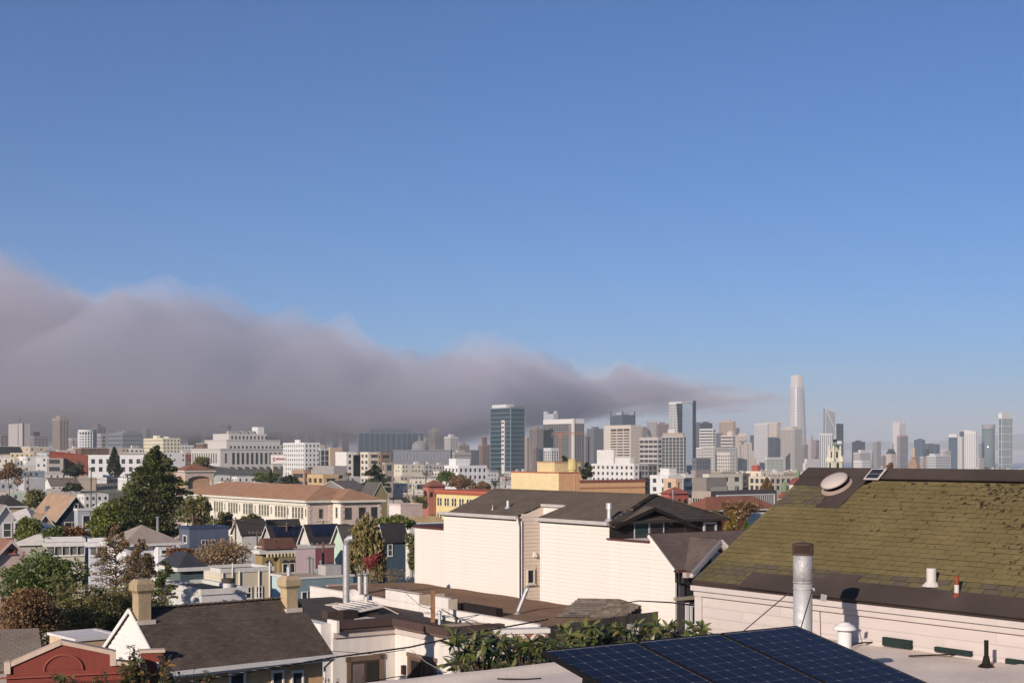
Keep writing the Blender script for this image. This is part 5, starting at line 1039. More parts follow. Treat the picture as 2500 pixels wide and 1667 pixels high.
def solar_roof_house(label, xl, xc, xr, yt, Y, wall, roof='gableL', panels=3, rh=2.0, **k):
    h = house('solar_roofed_house', label, xl, xc, xr, yt, Y, wall, roof, rh, (60, 56, 58), yt + 30, **k); root = h.root; m = glass_mat((0.012, 0.016, 0.035), .12, 0, 'solar_glass')
    a = math.atan2(rh, h.wy / 2); L = math.hypot(rh, h.wy / 2)
    for i in range(panels):
        o = MB().box(0, 1.0, 0, min(1.7, L * .7), 0, .05).build('solar_panel', m, root); o.location = (h.wx * .12 + i * 1.08, .2 * h.wy / 2, h.H + .2 * rh + .2); o.rotation_euler = (a, 0, 0)
    return h
solar_roof_house('dark roofed house with one solar array below the school windows', 640, 668, 735, 1322, 178, (200, 196, 190), panels=4, rh=1.9)
solar_roof_house('dark roofed house with a twin solar array beside the mint green gable', 733, 760, 832, 1322, 170, (236, 226, 214), panels=5, rh=1.9)
house('dark_roofed_house', 'charcoal roofed house with white gable edge right of the cobalt blue house', 568, 590, 650, 1300, 205, (226, 220, 212), 'gableL', 1.8, (70, 66, 64), 1325)
h = house('boxy_house', 'cream boxy upper storey above charcoal roofs left of the school corner', 600, 614, 648, 1283, 228, (240, 226, 210), 'flat', 0, ROOF_GREY, 1300)
house('dark_roofed_house', 'charcoal roofed house with a ridge facing the school front', 645, 662, 735, 1300, 232, (170, 160, 152), 'gableL', 2.0, (64, 62, 60), 1310)
h = house('victorian_house', 'ornate olive Victorian front with a brown mansard and arched windows', 630, 640, 716, 1340, 132, (176, 150, 96), 'flat', 0, (110, 84, 74), 1376, wallR=(168, 142, 88), cornice=.5, short='the ornate olive Victorian')
for a, b in ((0.02, .42), (.46, .98)):
    MB().hexa([(h.wx * a - .2, -.7, h.H), (h.wx * b + .2, -.7, h.H), (h.wx * b + .2, 1, h.H), (h.wx * a - .2, 1, h.H)], [(h.wx * a + .1, -.1, h.H + .95), (h.wx * b - .1, -.1, h.H + .95), (h.wx * b - .1, .8, h.H + .95), (h.wx * a + .1, .8, h.H + .95)]).build('mansard', rough_roof((110, 80, 68)), h.root)
MB().box(h.wx * .46, h.wx * .98, -.65, -.02, 0, h.H - .45).build('bay', Wp((166, 142, 96)), h.root)
for q, off in ((.1, -.03), (.54, -.68), (.76, -.68)):
    w_ = .62; put_win(h.root, 1, h.wx * q, h.H - 2.3, w_, .95, (226, 214, 180), None, off); c = h.wx * q + w_ / 2
    MB().wallpoly([(c + .31 * math.cos(t), h.H - 1.34 + .3 * math.sin(t)) for t in [j * math.pi / 8 for j in range(9)]], 1, off - .04, off + .05).build('arch_pane', glass_mat((0.03, 0.03, 0.035)), h.root)
for i in range(9): MB().box(h.wx * .06 + i * h.wx * .11, h.wx * .06 + i * h.wx * .11 + .12, -.74, -.5, h.H - .75, h.H - .42).build('bracket', Wp((226, 210, 168)), h.root)
h = house('pink_house', 'pale pink house with a brown lean-to roof beside the maroon wall', 714, 722, 770, 1338, 140, (236, 204, 206), 'flat', 0, (206, 186, 170), 1368)
house('maroon_house', 'maroon walled flat roofed house left of the mint green gable', 752, 762, 816, 1337, 146, (150, 84, 92), 'flat', 0, (200, 182, 168), 1366, trim=(214, 196, 182))
house('mint_green_house', 'narrow mint green gabled house left of the willow', 815, 842, 862, 1322, 150, (206, 232, 206), 'gableL', 1.6, (90, 84, 80), 1366)
h = house('peach_hall', 'blank peach walled hall with a white end and wire fence', 950, 978, 1031, 1233, 235, (250, 236, 226), 'flat', 0, (90, 80, 76), 1278, wallR=(226, 196, 180), trim=(226, 200, 184))
h = house('navy_house', 'dark blue clapboard house between the willow and the white siding house', 930, 940, 990, 1312, 152, (80, 100, 116), 'gableL', 1.4, (60, 58, 60), 1362, wallR=(76, 96, 112)); put_win(h.root, 1, .3, h.H - 2.0, .6, 1.3, off=-.03)
house('white_cottage', 'white cottage roof just left of the white siding house', 985, 1000, 1085, 1276, 210, (242, 236, 228), 'hip', .9, (190, 160, 120), 1292)
house('grey_gabled_house', 'olive gabled house with a small attic window behind the school roof', 880, 912, 945, 1206, 410, (150, 136, 98), 'gableR', 3.4, (100, 94, 90), 1222, wallR=(160, 142, 96))
house('grey_roofed_row', 'long low grey roof behind the school ridge', 772, 850, 905, 1196, 430, (150, 140, 136), 'gableL', 2.6, (110, 102, 102), 1205)
# -- trees
def TR(*a, **k): return tree(*a, **k)
TR('cypress_tree', 'great spreading dark cypress standing before the school', 268, 492, 1098, 1325, 215, 'tier', 'cypress', 27000, .25, 3, 170, short='the great cypress', trunk_r=.5)
TR('evergreen_tree', 'dense round green tree in front of the great cypress', 214, 325, 1228, 1330, 165, 'round', 'bright', 7000, .21, 5, 30, short='the dense round green tree')
TR('bay_tree', 'rounded green shrub below the slate blue gabled house', 35, 105, 1268, 1332, 140, 'bush', 'bright', 3200, .17, 6, 16)
TR('shrub', 'low green shrub in the middle of the garden trees', 100, 165, 1290, 1330, 138, 'bush', 'green', 2200, .17, 7, 12)
TR('shrub', 'rusty brown round shrub beside the low green one', 140, 215, 1286, 1330, 142, 'bush', 'rust', 2600, .17, 8, 12)
TR('laurel_tree', 'broad glossy green tree spreading below the corniced houses', 8, 212, 1352, 1500, 84, 'bush', 'green', 12000, .12, 9, 44, short='the broad glossy tree')
TR('hedge_tree', 'tall brown leaved hedge tree behind the red gabled parapet', -20, 160, 1440, 1620, 62, 'bush', 'brown', 13000, .075, 10, 44)
TR('hedge_tree', 'olive brown hedge tree beside the white gable end', 110, 300, 1425, 1610, 66, 'bush', 'olive', 14000, .075, 11, 44)
TR('dry_conifer', 'half bare brown conifer with pale branches, the taller of two behind the chimney', 215, 350, 1288, 1500, 78, 'tier', 'dry', 7000, .06, 12, 90, short='the dry brown conifer')
TR('dry_conifer', 'shorter brown conifer spreading right behind the chimney', 285, 402, 1322, 1500, 74, 'tier', 'dry', 6500, .06, 112, 80)
TR('hedge_tree', 'dark mixed shrubbery filling the garden under the dry conifers', 190, 420, 1425, 1560, 70, 'bush', 'olive', 11000, .075, 113, 40)
TR('young_conifer', 'green conifer bough in front of the teal bay windowed house', 378, 428, 1372, 1462, 72, 'tier', 'green', 1800, .06, 13, 40)
TR('fan_palm', 'small fan palm in the middle of the broad glossy tree', 95, 185, 1385, 1460, 80, 'palm', 'palm', 900, None, 14)
TR('gum_tree', 'tall thin leaved tree with white limbs right of the great cypress', 440, 535, 1198, 1300, 205, 'open', 'olive', 3600, .22, 15, 34)
TR('street_tree', 'green tree hiding the lower school windows beside the gum tree', 520, 580, 1245, 1300, 235, 'round', 'olive', 2000, .25, 16, 12)
TR('street_tree', 'olive tree below the middle school windows', 590, 642, 1253, 1285, 262, 'round', 'olive', 1600, .27, 17, 10)
TR('street_tree', 'low olive tree right of the middle school windows', 642, 698, 1268, 1292, 255, 'round', 'green', 1500, .27, 18, 10)
TR('maple_tree', 'autumn tree with sparse straw coloured leaves above the cream house', 470, 615, 1316, 1405, 108, 'bush', 'straw', 5200, .10, 19, 50)
TR('maple_tree', 'rust red autumn shrub left of the straw coloured tree', 405, 480, 1328, 1378, 116, 'bush', 'rust', 2400, .13, 20, 16)
TR('willow_tree', 'golden weeping willow before the dark blue house', 846, 940, 1250, 1388, 128, 'weep', 'willow', 9500, .15, 21, short='the golden willow')
TR('round_tree', 'bright green round tree behind the willow', 910, 1010, 1256, 1296, 190, 'bush', 'bright', 3400, .22, 22, 18)
TR('red_shrub', 'crimson leaved shrub at the foot of the willow', 888, 940, 1352, 1390, 122, 'bush', 'red', 1600, .13, 23, 10)
TR('bare_shrub', 'leafless tangle of reddish twigs beside the gravel roof', 925, 990, 1380, 1428, 100, 'dry', 'straw', 500, .06, 24, 10)
TR('hedge_tree', 'dark olive tree against the left edge of the white siding house', 985, 1030, 1295, 1400, 118, 'bush', 'olive', 3200, .13, 25, 14)
TR('cypress_tree', 'dark cypress pair, taller, standing before the brown gabled roofs', 880, 950, 1135, 1200, 470, 'tier', 'dark', 3600, .5, 26, 34)
TR('cypress_tree', 'dark round cypress just behind the theatre fly loft', 1354, 1397, 1115, 1158, 440, 'tier', 'dark', 2600, .48, 27, 26)
TR('cypress_tree', 'dark cypress right of the theatre cupola', 1413, 1452, 1130, 1170, 430, 'tier', 'dark', 2400, .46, 28, 24)
TR('pointed_cypress', 'narrow dark cypress before the white modern flats', 258, 300, 1092, 1160, 560, 'cone', 'dark', 2600, .55, 29)
TR('street_tree', 'dark broad tree below the rust red hall', 155, 218, 1135, 1162, 560, 'round', 'dark', 1800, .5, 30, 12)
TR('street_tree', 'rusty brown tree at the picture edge below the white terraces', -8, 62, 1132, 1182, 480, 'round', 'brown', 2400, .45, 31, 14)
TR('street_tree', 'olive and rust tree between the roofs left of the gabled house', 55, 130, 1198, 1245, 250, 'round', 'olive', 2400, .26, 32, 14)
TR('street_tree', 'dark low tree in front of the flat roofed terraces', 150, 200, 1178, 1200, 380, 'round', 'dark', 1500, .36, 33, 10)
TR('street_tree', 'golden brown tree in front of the mint', 468, 517, 1112, 1152, 620, 'round', 'olive', 2200, .55, 34, 14)
TR('street_tree', 'dark green tree at the foot of the golden brown one', 468, 518, 1145, 1172, 560, 'round', 'dark', 1500, .5, 35, 10)
TR('street_tree', 'dark palm and tree clump under the shop sign', 610, 685, 1152, 1178, 520, 'round', 'green', 2400, .45, 36, 14)
TR('pointed_cypress', 'small pointed conifer right under the shop sign', 655, 668, 1145, 1178, 510, 'cone', 'dark', 900, .4, 37)
TR('street_tree', 'dark rounded tree right of the shop sign legs', 684, 732, 1162, 1182, 500, 'round', 'dark', 1500, .45, 38, 10)
for i, (x0, x1, y0, y1, Y, lb) in enumerate(((746, 768, 1128, 1160, 560, 'fan palm beside the ochre shop row'), (838, 862, 1138, 1178, 540, 'tall fan palm left of the dark cypress pair'), (1026, 1052, 1146, 1168, 560, 'fan palm behind the low white roofs right of the dark cypress pair'),
      (1190, 1225, 1163, 1196, 400, 'dark feathery palm left of the yellow theatre'), (1208, 1228, 1128, 1162, 560, 'slim palm in front of the white terraces'), (212, 232, 1130, 1160, 570, 'palm in front of the white modern flats beside the rust red hall'), (300, 322, 1138, 1185, 420, 'palm at the left flank of the great cypress'))):
    TR('palm_tree', lb, x0, x1, y0, y1, Y, 'palm', 'palm' if i != 3 else 'dark', 900, None, 40 + i, trunk_r=.25)
TR('street_tree', 'round bright green tree before the white gothic flats', 1068, 1112, 1150, 1180, 520, 'round', 'green', 2200, .45, 50, 14)
TR('street_tree', 'bare brown tree in front of the white gothic flats', 1088, 1155, 1160, 1196, 450, 'round', 'brown', 2600, .4, 51, 16)
TR('street_tree', 'low brown tree row left of the feathery palm', 1150, 1202, 1176, 1198, 420, 'round', 'brown', 1800, .38, 52, 12)
TR('street_tree', 'olive tree left of the yellow school wing', 1012, 1042, 1204, 1252, 300, 'round', 'olive', 1700, .28, 53, 12)
TR('street_tree', 'dark leafy bush before the yellow school wing', 1035, 1068, 1258, 1292, 240, 'bush', 'olive', 1400, .24, 54, 10)
TR('street_tree', 'broad brown green tree in front of the red tiled hall', 1762, 1850, 1214, 1272, 205, 'round', 'brown', 3800, .22, 55, 22)
TR('golden_tree', 'small golden yellow tree beside the black hipped eave', 1764, 1808, 1246, 1302, 130, 'cone', 'gold', 2400, .13, 56)
TR('fan_palm', 'spiky palm in front of the red tiled hall', 1728, 1765, 1232, 1270, 190, 'palm', 'palm', 900, None, 57)
TR('pointed_cypress', 'small dark conifer right of the golden yellow tree', 1808, 1836, 1272, 1302, 120, 'cone', 'green', 1200, .12, 58)
TR('street_tree', 'dark conifer in front of the cream lofts', 1853, 1892, 1166, 1200, 470, 'cone', 'brown', 1800, .42, 59)
TR('street_tree', 'dark red brown tree poking above the green roof ridge', 2165, 2184, 1130, 1150, 330, 'round', 'rust', 1000, .28, 60, 8)
# ---------------------------------------------------------------- the near roofs
def basis(U, V, O):
    U, V = Vector(U).normalized(), Vector(V).normalized(); N = U.cross(V); m = Matrix.Identity(4)
    for i in range(3): m[i][0], m[i][1], m[i][2], m[i][3] = U[i], V[i], N[i], O[i]
    return m
def shingles(parent, root, O, U, V, S, e, tw, urange, mat, nparts=300, th=.012, gap=.010, name='shingle', jitter=.004, skip=None, seed=1, v0=0.0, lap=True):
    """courses of shingles on the plane O + u U + v V (root's own frame); the nparts nearest the camera are objects, the rest one mesh"""
    rs = random.Random(seed); m = basis(U, V, O); mw = Matrix.Translation(root.location) @ Matrix.Rotation(root.rotation_euler.z, 4, 'Z')
    items = []; rows = int((S - v0) / e + .5)
    for r in range(rows):
        v = v0 + r * e; a, b = urange(v + e * .5)
        if b - a < .03: continue
        u = a - ((r % 2) * .5 + rs.uniform(0, .12)) * tw
        while u < b:
            p, q = max(u, a) + gap / 2, min(u + tw, b) - gap / 2; u += tw
            if q - p < .02 or (skip and skip((p + q) / 2, v)): continue
            items.append((p, v + rs.uniform(-1, 1) * jitter, q - p, rs.uniform(.85, 1.2)))
    L = min(e * 1.22, e + .05) if lap else e - .007
    bx = MB().add([(0, 0, 0), (1, 0, 0), (1, 1, 0), (0, 1, 0), (0, 0, 1), (1, 0, 1), (1, 1, .25), (0, 1, .25)], [(0, 3, 2, 1), (4, 5, 6, 7), (0, 1, 5, 4), (1, 2, 6, 5), (2, 3, 7, 6), (3, 0, 4, 7)])
    me = mesh_of(name, bx.v, bx.f, mat); cp = Vector((0, 0, CZ))
    def dist(it): return (mw @ (m @ Vector((it[0], it[1], 0))) - cp).length
    items.sort(key=dist)
    vis = [it for it in items]
    for it in vis[:nparts]:
        o = link(name, me, parent); o.matrix_basis = m @ Matrix.Translation((it[0], it[1], 0)) @ Matrix.Diagonal((it[2], L, th * it[3], 1))
    rest = vis[nparts:]
    if rest:
        base = np.array(bx.v); A = np.array([[i[0], i[1], i[2], th * i[3]] for i in rest]); n = len(A)
        pts = base[None] * np.stack([A[:, 2], np.full(n, L), A[:, 3]], 1)[:, None, :] + np.stack([A[:, 0], A[:, 1], np.zeros(n)], 1)[:, None, :]
        M3 = np.array([[m[i][j] for j in range(3)] for i in range(3)]); pts = pts.reshape(-1, 3) @ M3.T + np.array(m.translation)
        f = (np.array(bx.f)[None] + (np.arange(n) * 8)[:, None, None]).reshape(-1, 4)
        o = link('far_shingles', quads_mesh('far_shingles', pts, f, mat), parent); o['kind'] = 'stuff'
def boards(parent, axis, at, intervals, z0, z1, h, mat, sgn=-1, th=.022, name='siding_board', seglen=None, seed=3):
    """lapped boards on the plane x = at (axis 0) or y = at (axis 1); intervals(z) gives the runs that exist at height z"""
    if sgn > 0: pr = th
    rs = random.Random(seed); t = sgn * th
    if axis == 0: v = [(0, 0, 0), (0, 1, 0), (0, 1, 1), (0, 0, 1), (t, 0, 0), (t, 1, 0), (t * .15, 1, 1), (t * .15, 0, 1)]
    else: v = [(0, 0, 0), (1, 0, 0), (1, 0, 1), (0, 0, 1), (0, t, 0), (1, t, 0), (1, t * .15, 1), (0, t * .15, 1)]
    f = [(0, 1, 2, 3), (7, 6, 5, 4), (0, 4, 5, 1), (1, 5, 6, 2), (2, 6, 7, 3), (3, 7, 4, 0)]
    me = mesh_of(name, v, f, mat); z = z1 - h; out = []
    while z > z0 - h:
        for a, b in intervals(z + h * .5):
            cuts = [a]
            if seglen:
                q = a + rs.uniform(.3, 1) * seglen
                while q < b - .4: cuts.append(q); q += seglen
            cuts.append(b)
            for c, d in zip(cuts, cuts[1:]):
                if d - c < .05: continue
                if axis == 0: o = link(name, me, parent, (at, c + .002, z), None, (1, d - c - .004, h - .005))
                else: o = link(name, me, parent, (c + .002, at, z), None, (d - c - .004, 1, h - .005))
                out.append(o)
        z -= h
    return out
def beam(parent, p, q, w, h, mat, name):
    """a straight board between two points, w wide and h tall"""
    p, q = Vector(p), Vector(q); d = (q - p).normalized(); s_ = d.cross(Vector((0, 0, 1))).normalized() * w / 2; u = s_.cross(d).normalized() * h / 2
    if u.z < 0: u = -u
    A = [p - s_ - u, p + s_ - u, p + s_ + u, p - s_ + u]; B = [q - s_ - u, q + s_ - u, q + s_ + u, q - s_ + u]
    return fixn(MB().hexa(A, B).build(name, mat, parent))
# ======================================================= green shingled house on the right
def green_house():
    fr = Frame(1700, 25.75); z0 = 52.74; root = ent('green_roofed_house', fr, z0, 'old white clapboard house with a mossy green shingle roof and dark tar strips', 'house')
    w, rise, L = 3.08, 2.0, 17.0; S = math.hypot(w, rise); V = Vector((w, 0, rise)).normalized(); U = Vector((0, -1, 0)); tar = wall_mat((0.066, 0.049, 0.043), .95, .35, .0, .6, 40, 'tar_felt')
    O = Vector((-.12, 0.0, -.02)); N = U.cross(V)
    MB().slab([(-.12, 0, -.03), (-.12, -L, -.03), (w, -L, rise - .03), (w, 0, rise - .03)], .10).build('roof', tar, root)
    MB().slab([(w, 0, rise - .02), (w, -L, rise - .02), (2 * w, -L, -.03), (2 * w, 0, -.03)], .10).build('back_roof', tar, root)
    roof = [c for c in root.children if c.name.startswith('roof')][0]
    green = piece_mat('green_shingle', [(0.146, 0.114, 0.052), (0.156, 0.121, 0.056), (0.162, 0.126, 0.058), (0.150, 0.116, 0.053)], .95, .22, 90, .25, (9.0, .60, .62, (0.028, 0.018, 0.012)))
    old = piece_mat('old_shingle', [(0.105, 0.082, 0.062), (0.115, 0.096, 0.052), (0.13, 0.108, 0.054), (0.10, 0.078, 0.064)], .95, .3, 90, .35)
    fan_u, fan_v = 1.05, S - .60
    def inpatch(u, v): return v > S - 1.28 and u < 1.68
    sl = lambda v: (0.02, L)
    shingles(roof, root, O, U, V, S - .32, .127, .305, sl, green, 300, th=.005, gap=.010, lap=False, skip=lambda u, v: v < .62 or inpatch(u, v) or (v < 1.9 and math.sin(u * 91.7 + v * 57.3) > 1.18 - .045 * max(0, u - 5.2) * (2.2 - v)), seed=2, v0=.40)
    shingles(roof, root, O, U, V, .66, .127, .28, lambda v: (.02, L), old, 90, th=.005, gap=.013, lap=False, skip=lambda u, v: v < .36 and u > 1.3, seed=5, v0=.02, name='old_shingle')
    shingles(roof, root, O, U, V, S - .55, .127, .28, lambda v: (.02, 1.14), old, 30, th=.005, gap=.013, lap=False, seed=6, v0=S - 1.28, name='old_shingle')
    m = basis(U, V, O)
    def on_roof(u, v, n=0.0): return m @ Vector((u, v, n))
    def strip(u0, u1, v0, v1, nm, th=.02):
        MB().hexa([on_roof(a, b, .0) for a, b in ((u0, v0), (u1, v0), (u1, v1), (u0, v1))], [on_roof(a, b, th) for a, b in ((u0, v0), (u1, v0), (u1, v1), (u0, v1))]).build(nm, tar, roof)
    strip(-.05, L, S - .30, S + .02, 'ridge_strip', .03); strip(1.25, L, -.05, .39, 'eave_strip', .018); strip(1.15, 1.68, S - 1.26, S - .29, 'fan_flashing', .016); strip(.0, 1.15, S - .56, S - .29, 'fan_flashing', .017); strip(2.9, 3.6, .30, .56, 'felt_patch', .022)
    # solar attic fan: flange, dark gap and a shallow disc, with its small panel
    MB().lathe([(.30, 0), (.30, .01), (.2, .012)], 28).build('fan_flange', Wp((186, 158, 144)), roof).matrix_basis = m @ Matrix.Translation((fan_u + .1, fan_v, .02))
    MB().lathe([(.17, 0), (.17, .10)], 24).build('fan_throat', Wp((30, 28, 28)), roof).matrix_basis = m @ Matrix.Translation((fan_u + .1, fan_v, .03))
    MB().lathe([(.255, .0), (.262, .01), (.262, .035), (.24, .055), (.16, .085), (.06, .098), (.005, .10)], 36).build('fan_cap', Wp((206, 188, 178), streak=0), roof, smooth=True).matrix_basis = m @ Matrix.Translation((fan_u + .1, fan_v, .13))
    pm = MB().box(0, .34, 0, .30, 0, .02).build('fan_solar_panel', Wp((222, 214, 210)), roof); pm.matrix_basis = m @ Matrix.Translation((1.66, S - .40, .05)) @ Matrix.Rotation(R(6), 4, 'X')
    for q in (.025, .155): link('solar_cell', mesh_of('solar_cell', *(lambda b: (b.v, b.f))(MB().box(.03, .31, q, q + .12, .02, .024)), glass_mat((0.03, 0.028, 0.035), .2)), pm)
    # stubs on the eave strip
    def stub(u, v, h, r, mat, nm, boot=True):
        p = on_roof(u, v, 0); mb = MB().tube([p, p + Vector((0, 0, h))], r, 14); 
        if boot: mb.lathe([(r * 2.0, -.02), (r * 1.1, .05)], 12, p)
        mb.build(nm, mat, roof)
    stub(5.02, .50, .26, .075, Wp((226, 214, 206)), 'roof_stub'); stub(5.62, .30, .30, .034, wall_mat((0.22, 0.06, 0.03), .9, .5, .5, 0, 30, 'rust'), 'rusty_pipe')
    stub(5.62, .30, .17, .036, Wp((216, 206, 200)), 'pipe_paint', False)
    # wall below the eave
    wm = Wp((218, 202, 194), streak=.06, var=.06); MB().box(0.03, 2 * w - .1, -L, -.03, -7, -.14).build('wall', wm, root); wall = [c for c in root.children if c.name.startswith('wall')][0]
    MB().box(-.10, .03, -L, .05, -.20, -.11).build('fascia', wm, root); MB().box(-.04, .03, -L, .03, -.30, -.205).build('frieze_board', wm, root)
    boards(wall, 0, 0.03, lambda z: [(-L, -.15)], -2.9, -.305, .185, wm, seglen=4.3, th=.016)
    MB().box(-.015, .03, -.15, .03, -7, -.305).build('corner_board', wm, root)
    gm = Wp((44, 60, 56)); zb = 52.02 - z0
    for a, b, c, d in ((-4.9, -4.35, .00, .13), (-6.0, -5.35, .02, .09), (-9.6, -6.6, -.02, .06)): MB().box(-.05, .012, a, b, zb + c, zb + d).build('flashing_board', gm, root)
    ln = MB().tube([(0.0, -3.0, -.24), (-.02, -3.05, -1.2)], .004, 4).build('wall_cable', Wp((60, 50, 46)), root)
    return fr
FRG = green_house()
# ======================================================= white siding house in the middle
def white_house():
    fr = Frame(1646, 66.0); zR = 40.0; root = ent('siding_house', fr, zR, 'large white clapboard house with a dark shingle roof and black gable', 'house'); hero(1014, 1830, 1196, 1500, 60, 'the white siding house')
    def yz(px, py, x=0.0): a, b = fr.onx(px, py, x); return a, b - zR
    def xz(px, py, y): a, b = fr.ony(px, py, y); return a, b - zR
    X = fr.X0; wm = Wp((250, 234, 222), streak=.05, var=.07); tan = Wp((240, 216, 196), streak=.04); dark = Wp((56, 52, 54), streak=.05); tr = Wp((250, 240, 230)); black = Wp((52, 45, 44)); gut = Wp((206, 196, 190))  # tan: the white siding with the recess shade put into its colour
    yL, y1, ya, yb, yc, yd = X(1014), X(1084), X(1268), X(1320), X(1488), X(1588)
    zlow = yz(1050, 1290)[1]; zg = (yz(1180, 1258)[1] + yz(1420, 1272)[1]) / 2; zter = yz(1535, 1320)[1]; zs0 = yz(1590, 1308)[1]; zs1 = yz(1646, 1389)[1]; Wd = 7.5; D = 1.7
    def iv(z):
        o = []
        if z < zlow: o.append((y1, yL))
        if z < zg: o += [(ya, y1), (yc, yb)]
        if z < zter: o.append((yd, yc))
        if z < zs0:
            t = 0 if z <= zs1 else yd * (z - zs1) / (zs0 - zs1); o.append((max(0, t), yd))
        return o
    # solid walls
    MB().box(.0, Wd, y1, yL, 0, zlow).build('low_wall', wm, root); MB().box(.0, Wd, ya, y1, 0, zg).build('wall', wm, root); MB().box(D, Wd, yb, ya, 0, zg + .1).build('recess_wall', wm, root)
    MB().box(.0, Wd, yc, yb, 0, zg).build('middle_wall', wm, root); MB().box(.0, Wd, yd, yc, 0, zter).build('terrace_wall', wm, root)
    MB().wallpoly([(0, 0), (yd, 0), (yd, zs0), (0, zs1)], 0, 0, 9.5).build('front_wall', dark, root)
    MB().wallpoly([(0, 0), (yd, 0), (yd, zs0), (0, zs1)], 0, -.004, -.001).build('front_side_wall', wm, root)
    wall = [c for c in root.children if c.name.startswith('wall')][0]
    boards(wall, 0, -.004, iv, 5.2, zg, .20, wm, th=.026, seglen=None)
    wl = [c for c in root.children if c.name.startswith('middle_wall')][0]
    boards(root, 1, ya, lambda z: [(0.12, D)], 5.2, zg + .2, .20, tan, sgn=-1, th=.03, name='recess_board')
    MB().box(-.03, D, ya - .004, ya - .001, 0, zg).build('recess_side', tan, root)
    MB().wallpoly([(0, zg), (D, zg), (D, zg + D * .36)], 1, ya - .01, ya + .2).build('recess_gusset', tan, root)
    # trims: corner boards, caps, gutters, downpipe
    for y, zt in ((yL - .12, zlow), (ya + .0, zg), (yb - .12, zg)): MB().box(-.05, .02, y, y + .12, 0, zt - .05).build('corner_board', tr, root)
    MB().box(-.12, Wd, y1, yL + .1, zlow, zlow + .10).build('low_coping', Wp((112, 58, 54)), root)
    MB().box(-.14, .1, yd, yc + .1, zter, zter + .07).build('terrace_coping', Wp((110, 60, 56)), root)
    for a, b in ((ya - .1, y1 + .15), (yc - .15, yb + .1)): MB().box(-.30, -.14, a, b, zg - .10, zg + .08).build('gutter', gut, root); MB().box(-.14, .0, a, b, zg - .16, zg - .02).build('soffit', Wp((120, 108, 104)), root)
    MB().box(D - .25, D - .1, yb - .1, ya + .05, zg + D * .36 - .05, zg + D * .36 + .10).build('recess_gutter', gut, root); MB().box(D - .1, D, yb, ya, zg, zg + D * .36).build('recess_upstand', wm, root)
    MB().tube([(-.22, ya - .1, zg - .05), (-.12, ya - .1, zg - .5), (-.1, ya - .1, 0)], .06, 8).build('downpipe', tr, root); MB().tube([(.1, ya - .06, zg - .2), (.1, ya - .06, 0)], .04, 6).build('downpipe', tr, root)
    # recess window and dryer vents
    xw = fr.Y0(1284, ya); zw = xz(1300, 1424, ya)[1]
    MB().box(xw - .12, xw + .62, ya - .06, ya - .03, zw - .12, zw + .95).build('window_casing', tan, root); o = put_win(root, 1, xw, zw, .50, .80, (236, 220, 204), None, ya - .07)
    for q, zz in ((.42, 1.45), (.95, 1.5), (.95, 1.0)): MB().hexa([(xw + q, ya - .04, zw + zz), (xw + q + .22, ya - .04, zw + zz), (xw + q + .22, ya - .2, zw + zz), (xw + q, ya - .2, zw + zz)], [(xw + q + .03, ya - .04, zw + zz + .26), (xw + q + .19, ya - .04, zw + zz + .26), (xw + q + .19, ya - .08, zw + zz + .26), (xw + q + .03, ya - .08, zw + zz + .26)]).build('dryer_hood', tr, root)
    # main hipped roof
    rm = piece_mat('brown_shingle', [(0.128, 0.102, 0.082), (0.140, 0.112, 0.090), (0.152, 0.121, 0.098), (0.134, 0.107, 0.086)], .95, .3, 40, .3); rb = rough_roof((88, 76, 70))
    o_ = .22; m = Wd / 2; zr = ZP(1202, fr.w(m, X(1420, m)).y) - zR; yr1 = X(1598, m); yr0 = X(1206, m); e0 = zg + .06; ye0 = X(1094, -o_)
    k = (zr - e0) / (m + o_)
    plane = lambda x: e0 + (x + o_) * k
    roof = MB().add([(-o_, ya, e0), (-o_, ye0, e0), (m, yr0, zr), (m, ya, zr)], [(0, 1, 2, 3)]).add([(D, yb, plane(D)), (D, ya, plane(D)), (m, ya, zr), (m, yb, zr)], [(0, 1, 2, 3)]).add([(-o_, yc - .3, e0), (-o_, yb, e0), (m, yb, zr), (m, yr1, zr)], [(0, 1, 2, 3)])
    roof.add([(m, yr1, zr), (Wd + o_, yc - .3 + 1.2, e0), (Wd + o_, ye0, e0), (m, yr0, zr)], [(0, 1, 2, 3)]).add([(-o_, ye0, e0), (Wd + o_, ye0, e0), (m, yr0, zr)], [(0, 1, 2)])
    roof.add([(-o_, yc - .3, e0), (m, yr1, zr), (Wd + o_, yc - .3, e0)], [(0, 1, 2)])
    ro = roof.build('roof', rb, root)
    Vv = Vector((1, 0, k)).normalized(); S = math.hypot(m + o_, zr - e0); f_ = (m + o_) / S
    def ur(lo, hi, tilt0=0.0, tilt1=0.0): return lambda v: (lo + tilt0 * v, hi + tilt1 * v)
    U = Vector((0, -1, 0))
    shingles(ro, root, (-o_, ye0, e0 + .01), U, Vv, S, .15, .34, ur(0, ye0 - ya, (ye0 - yr0) / S, 0), rm, 0, th=.02, seed=11)
    shingles(ro, root, (-o_, yb, e0 + .01), U, Vv, S, .15, .34, ur(0, yb - yc + .3, 0, -(yr1 - yc + .3) / S), rm, 0, th=.02, seed=12)
    d0 = (D + o_) / f_; shingles(ro, root, (D, ya, plane(D) + .01), U, Vv, S - d0, .15, .34, ur(0, ya - yb), rm, 0, th=.02, seed=13)
    # right hip face
    A, B = Vector((-o_, yc - .3, e0)), Vector((Wd + o_, yc - .3, e0)); Pk = Vector((m, yr1, zr)); Uh = Vector((1, 0, 0)); Vh = (Pk - Vector((m, yc - .3, e0))); Sh = Vh.length; Lh = Wd + 2 * o_
    hipm = piece_mat('dark_hip_shingle', [(0.058, 0.049, 0.045), (0.066, 0.056, 0.052), (0.078, 0.065, 0.058), (0.06, 0.05, 0.048)], .95, .3, 40, .3)
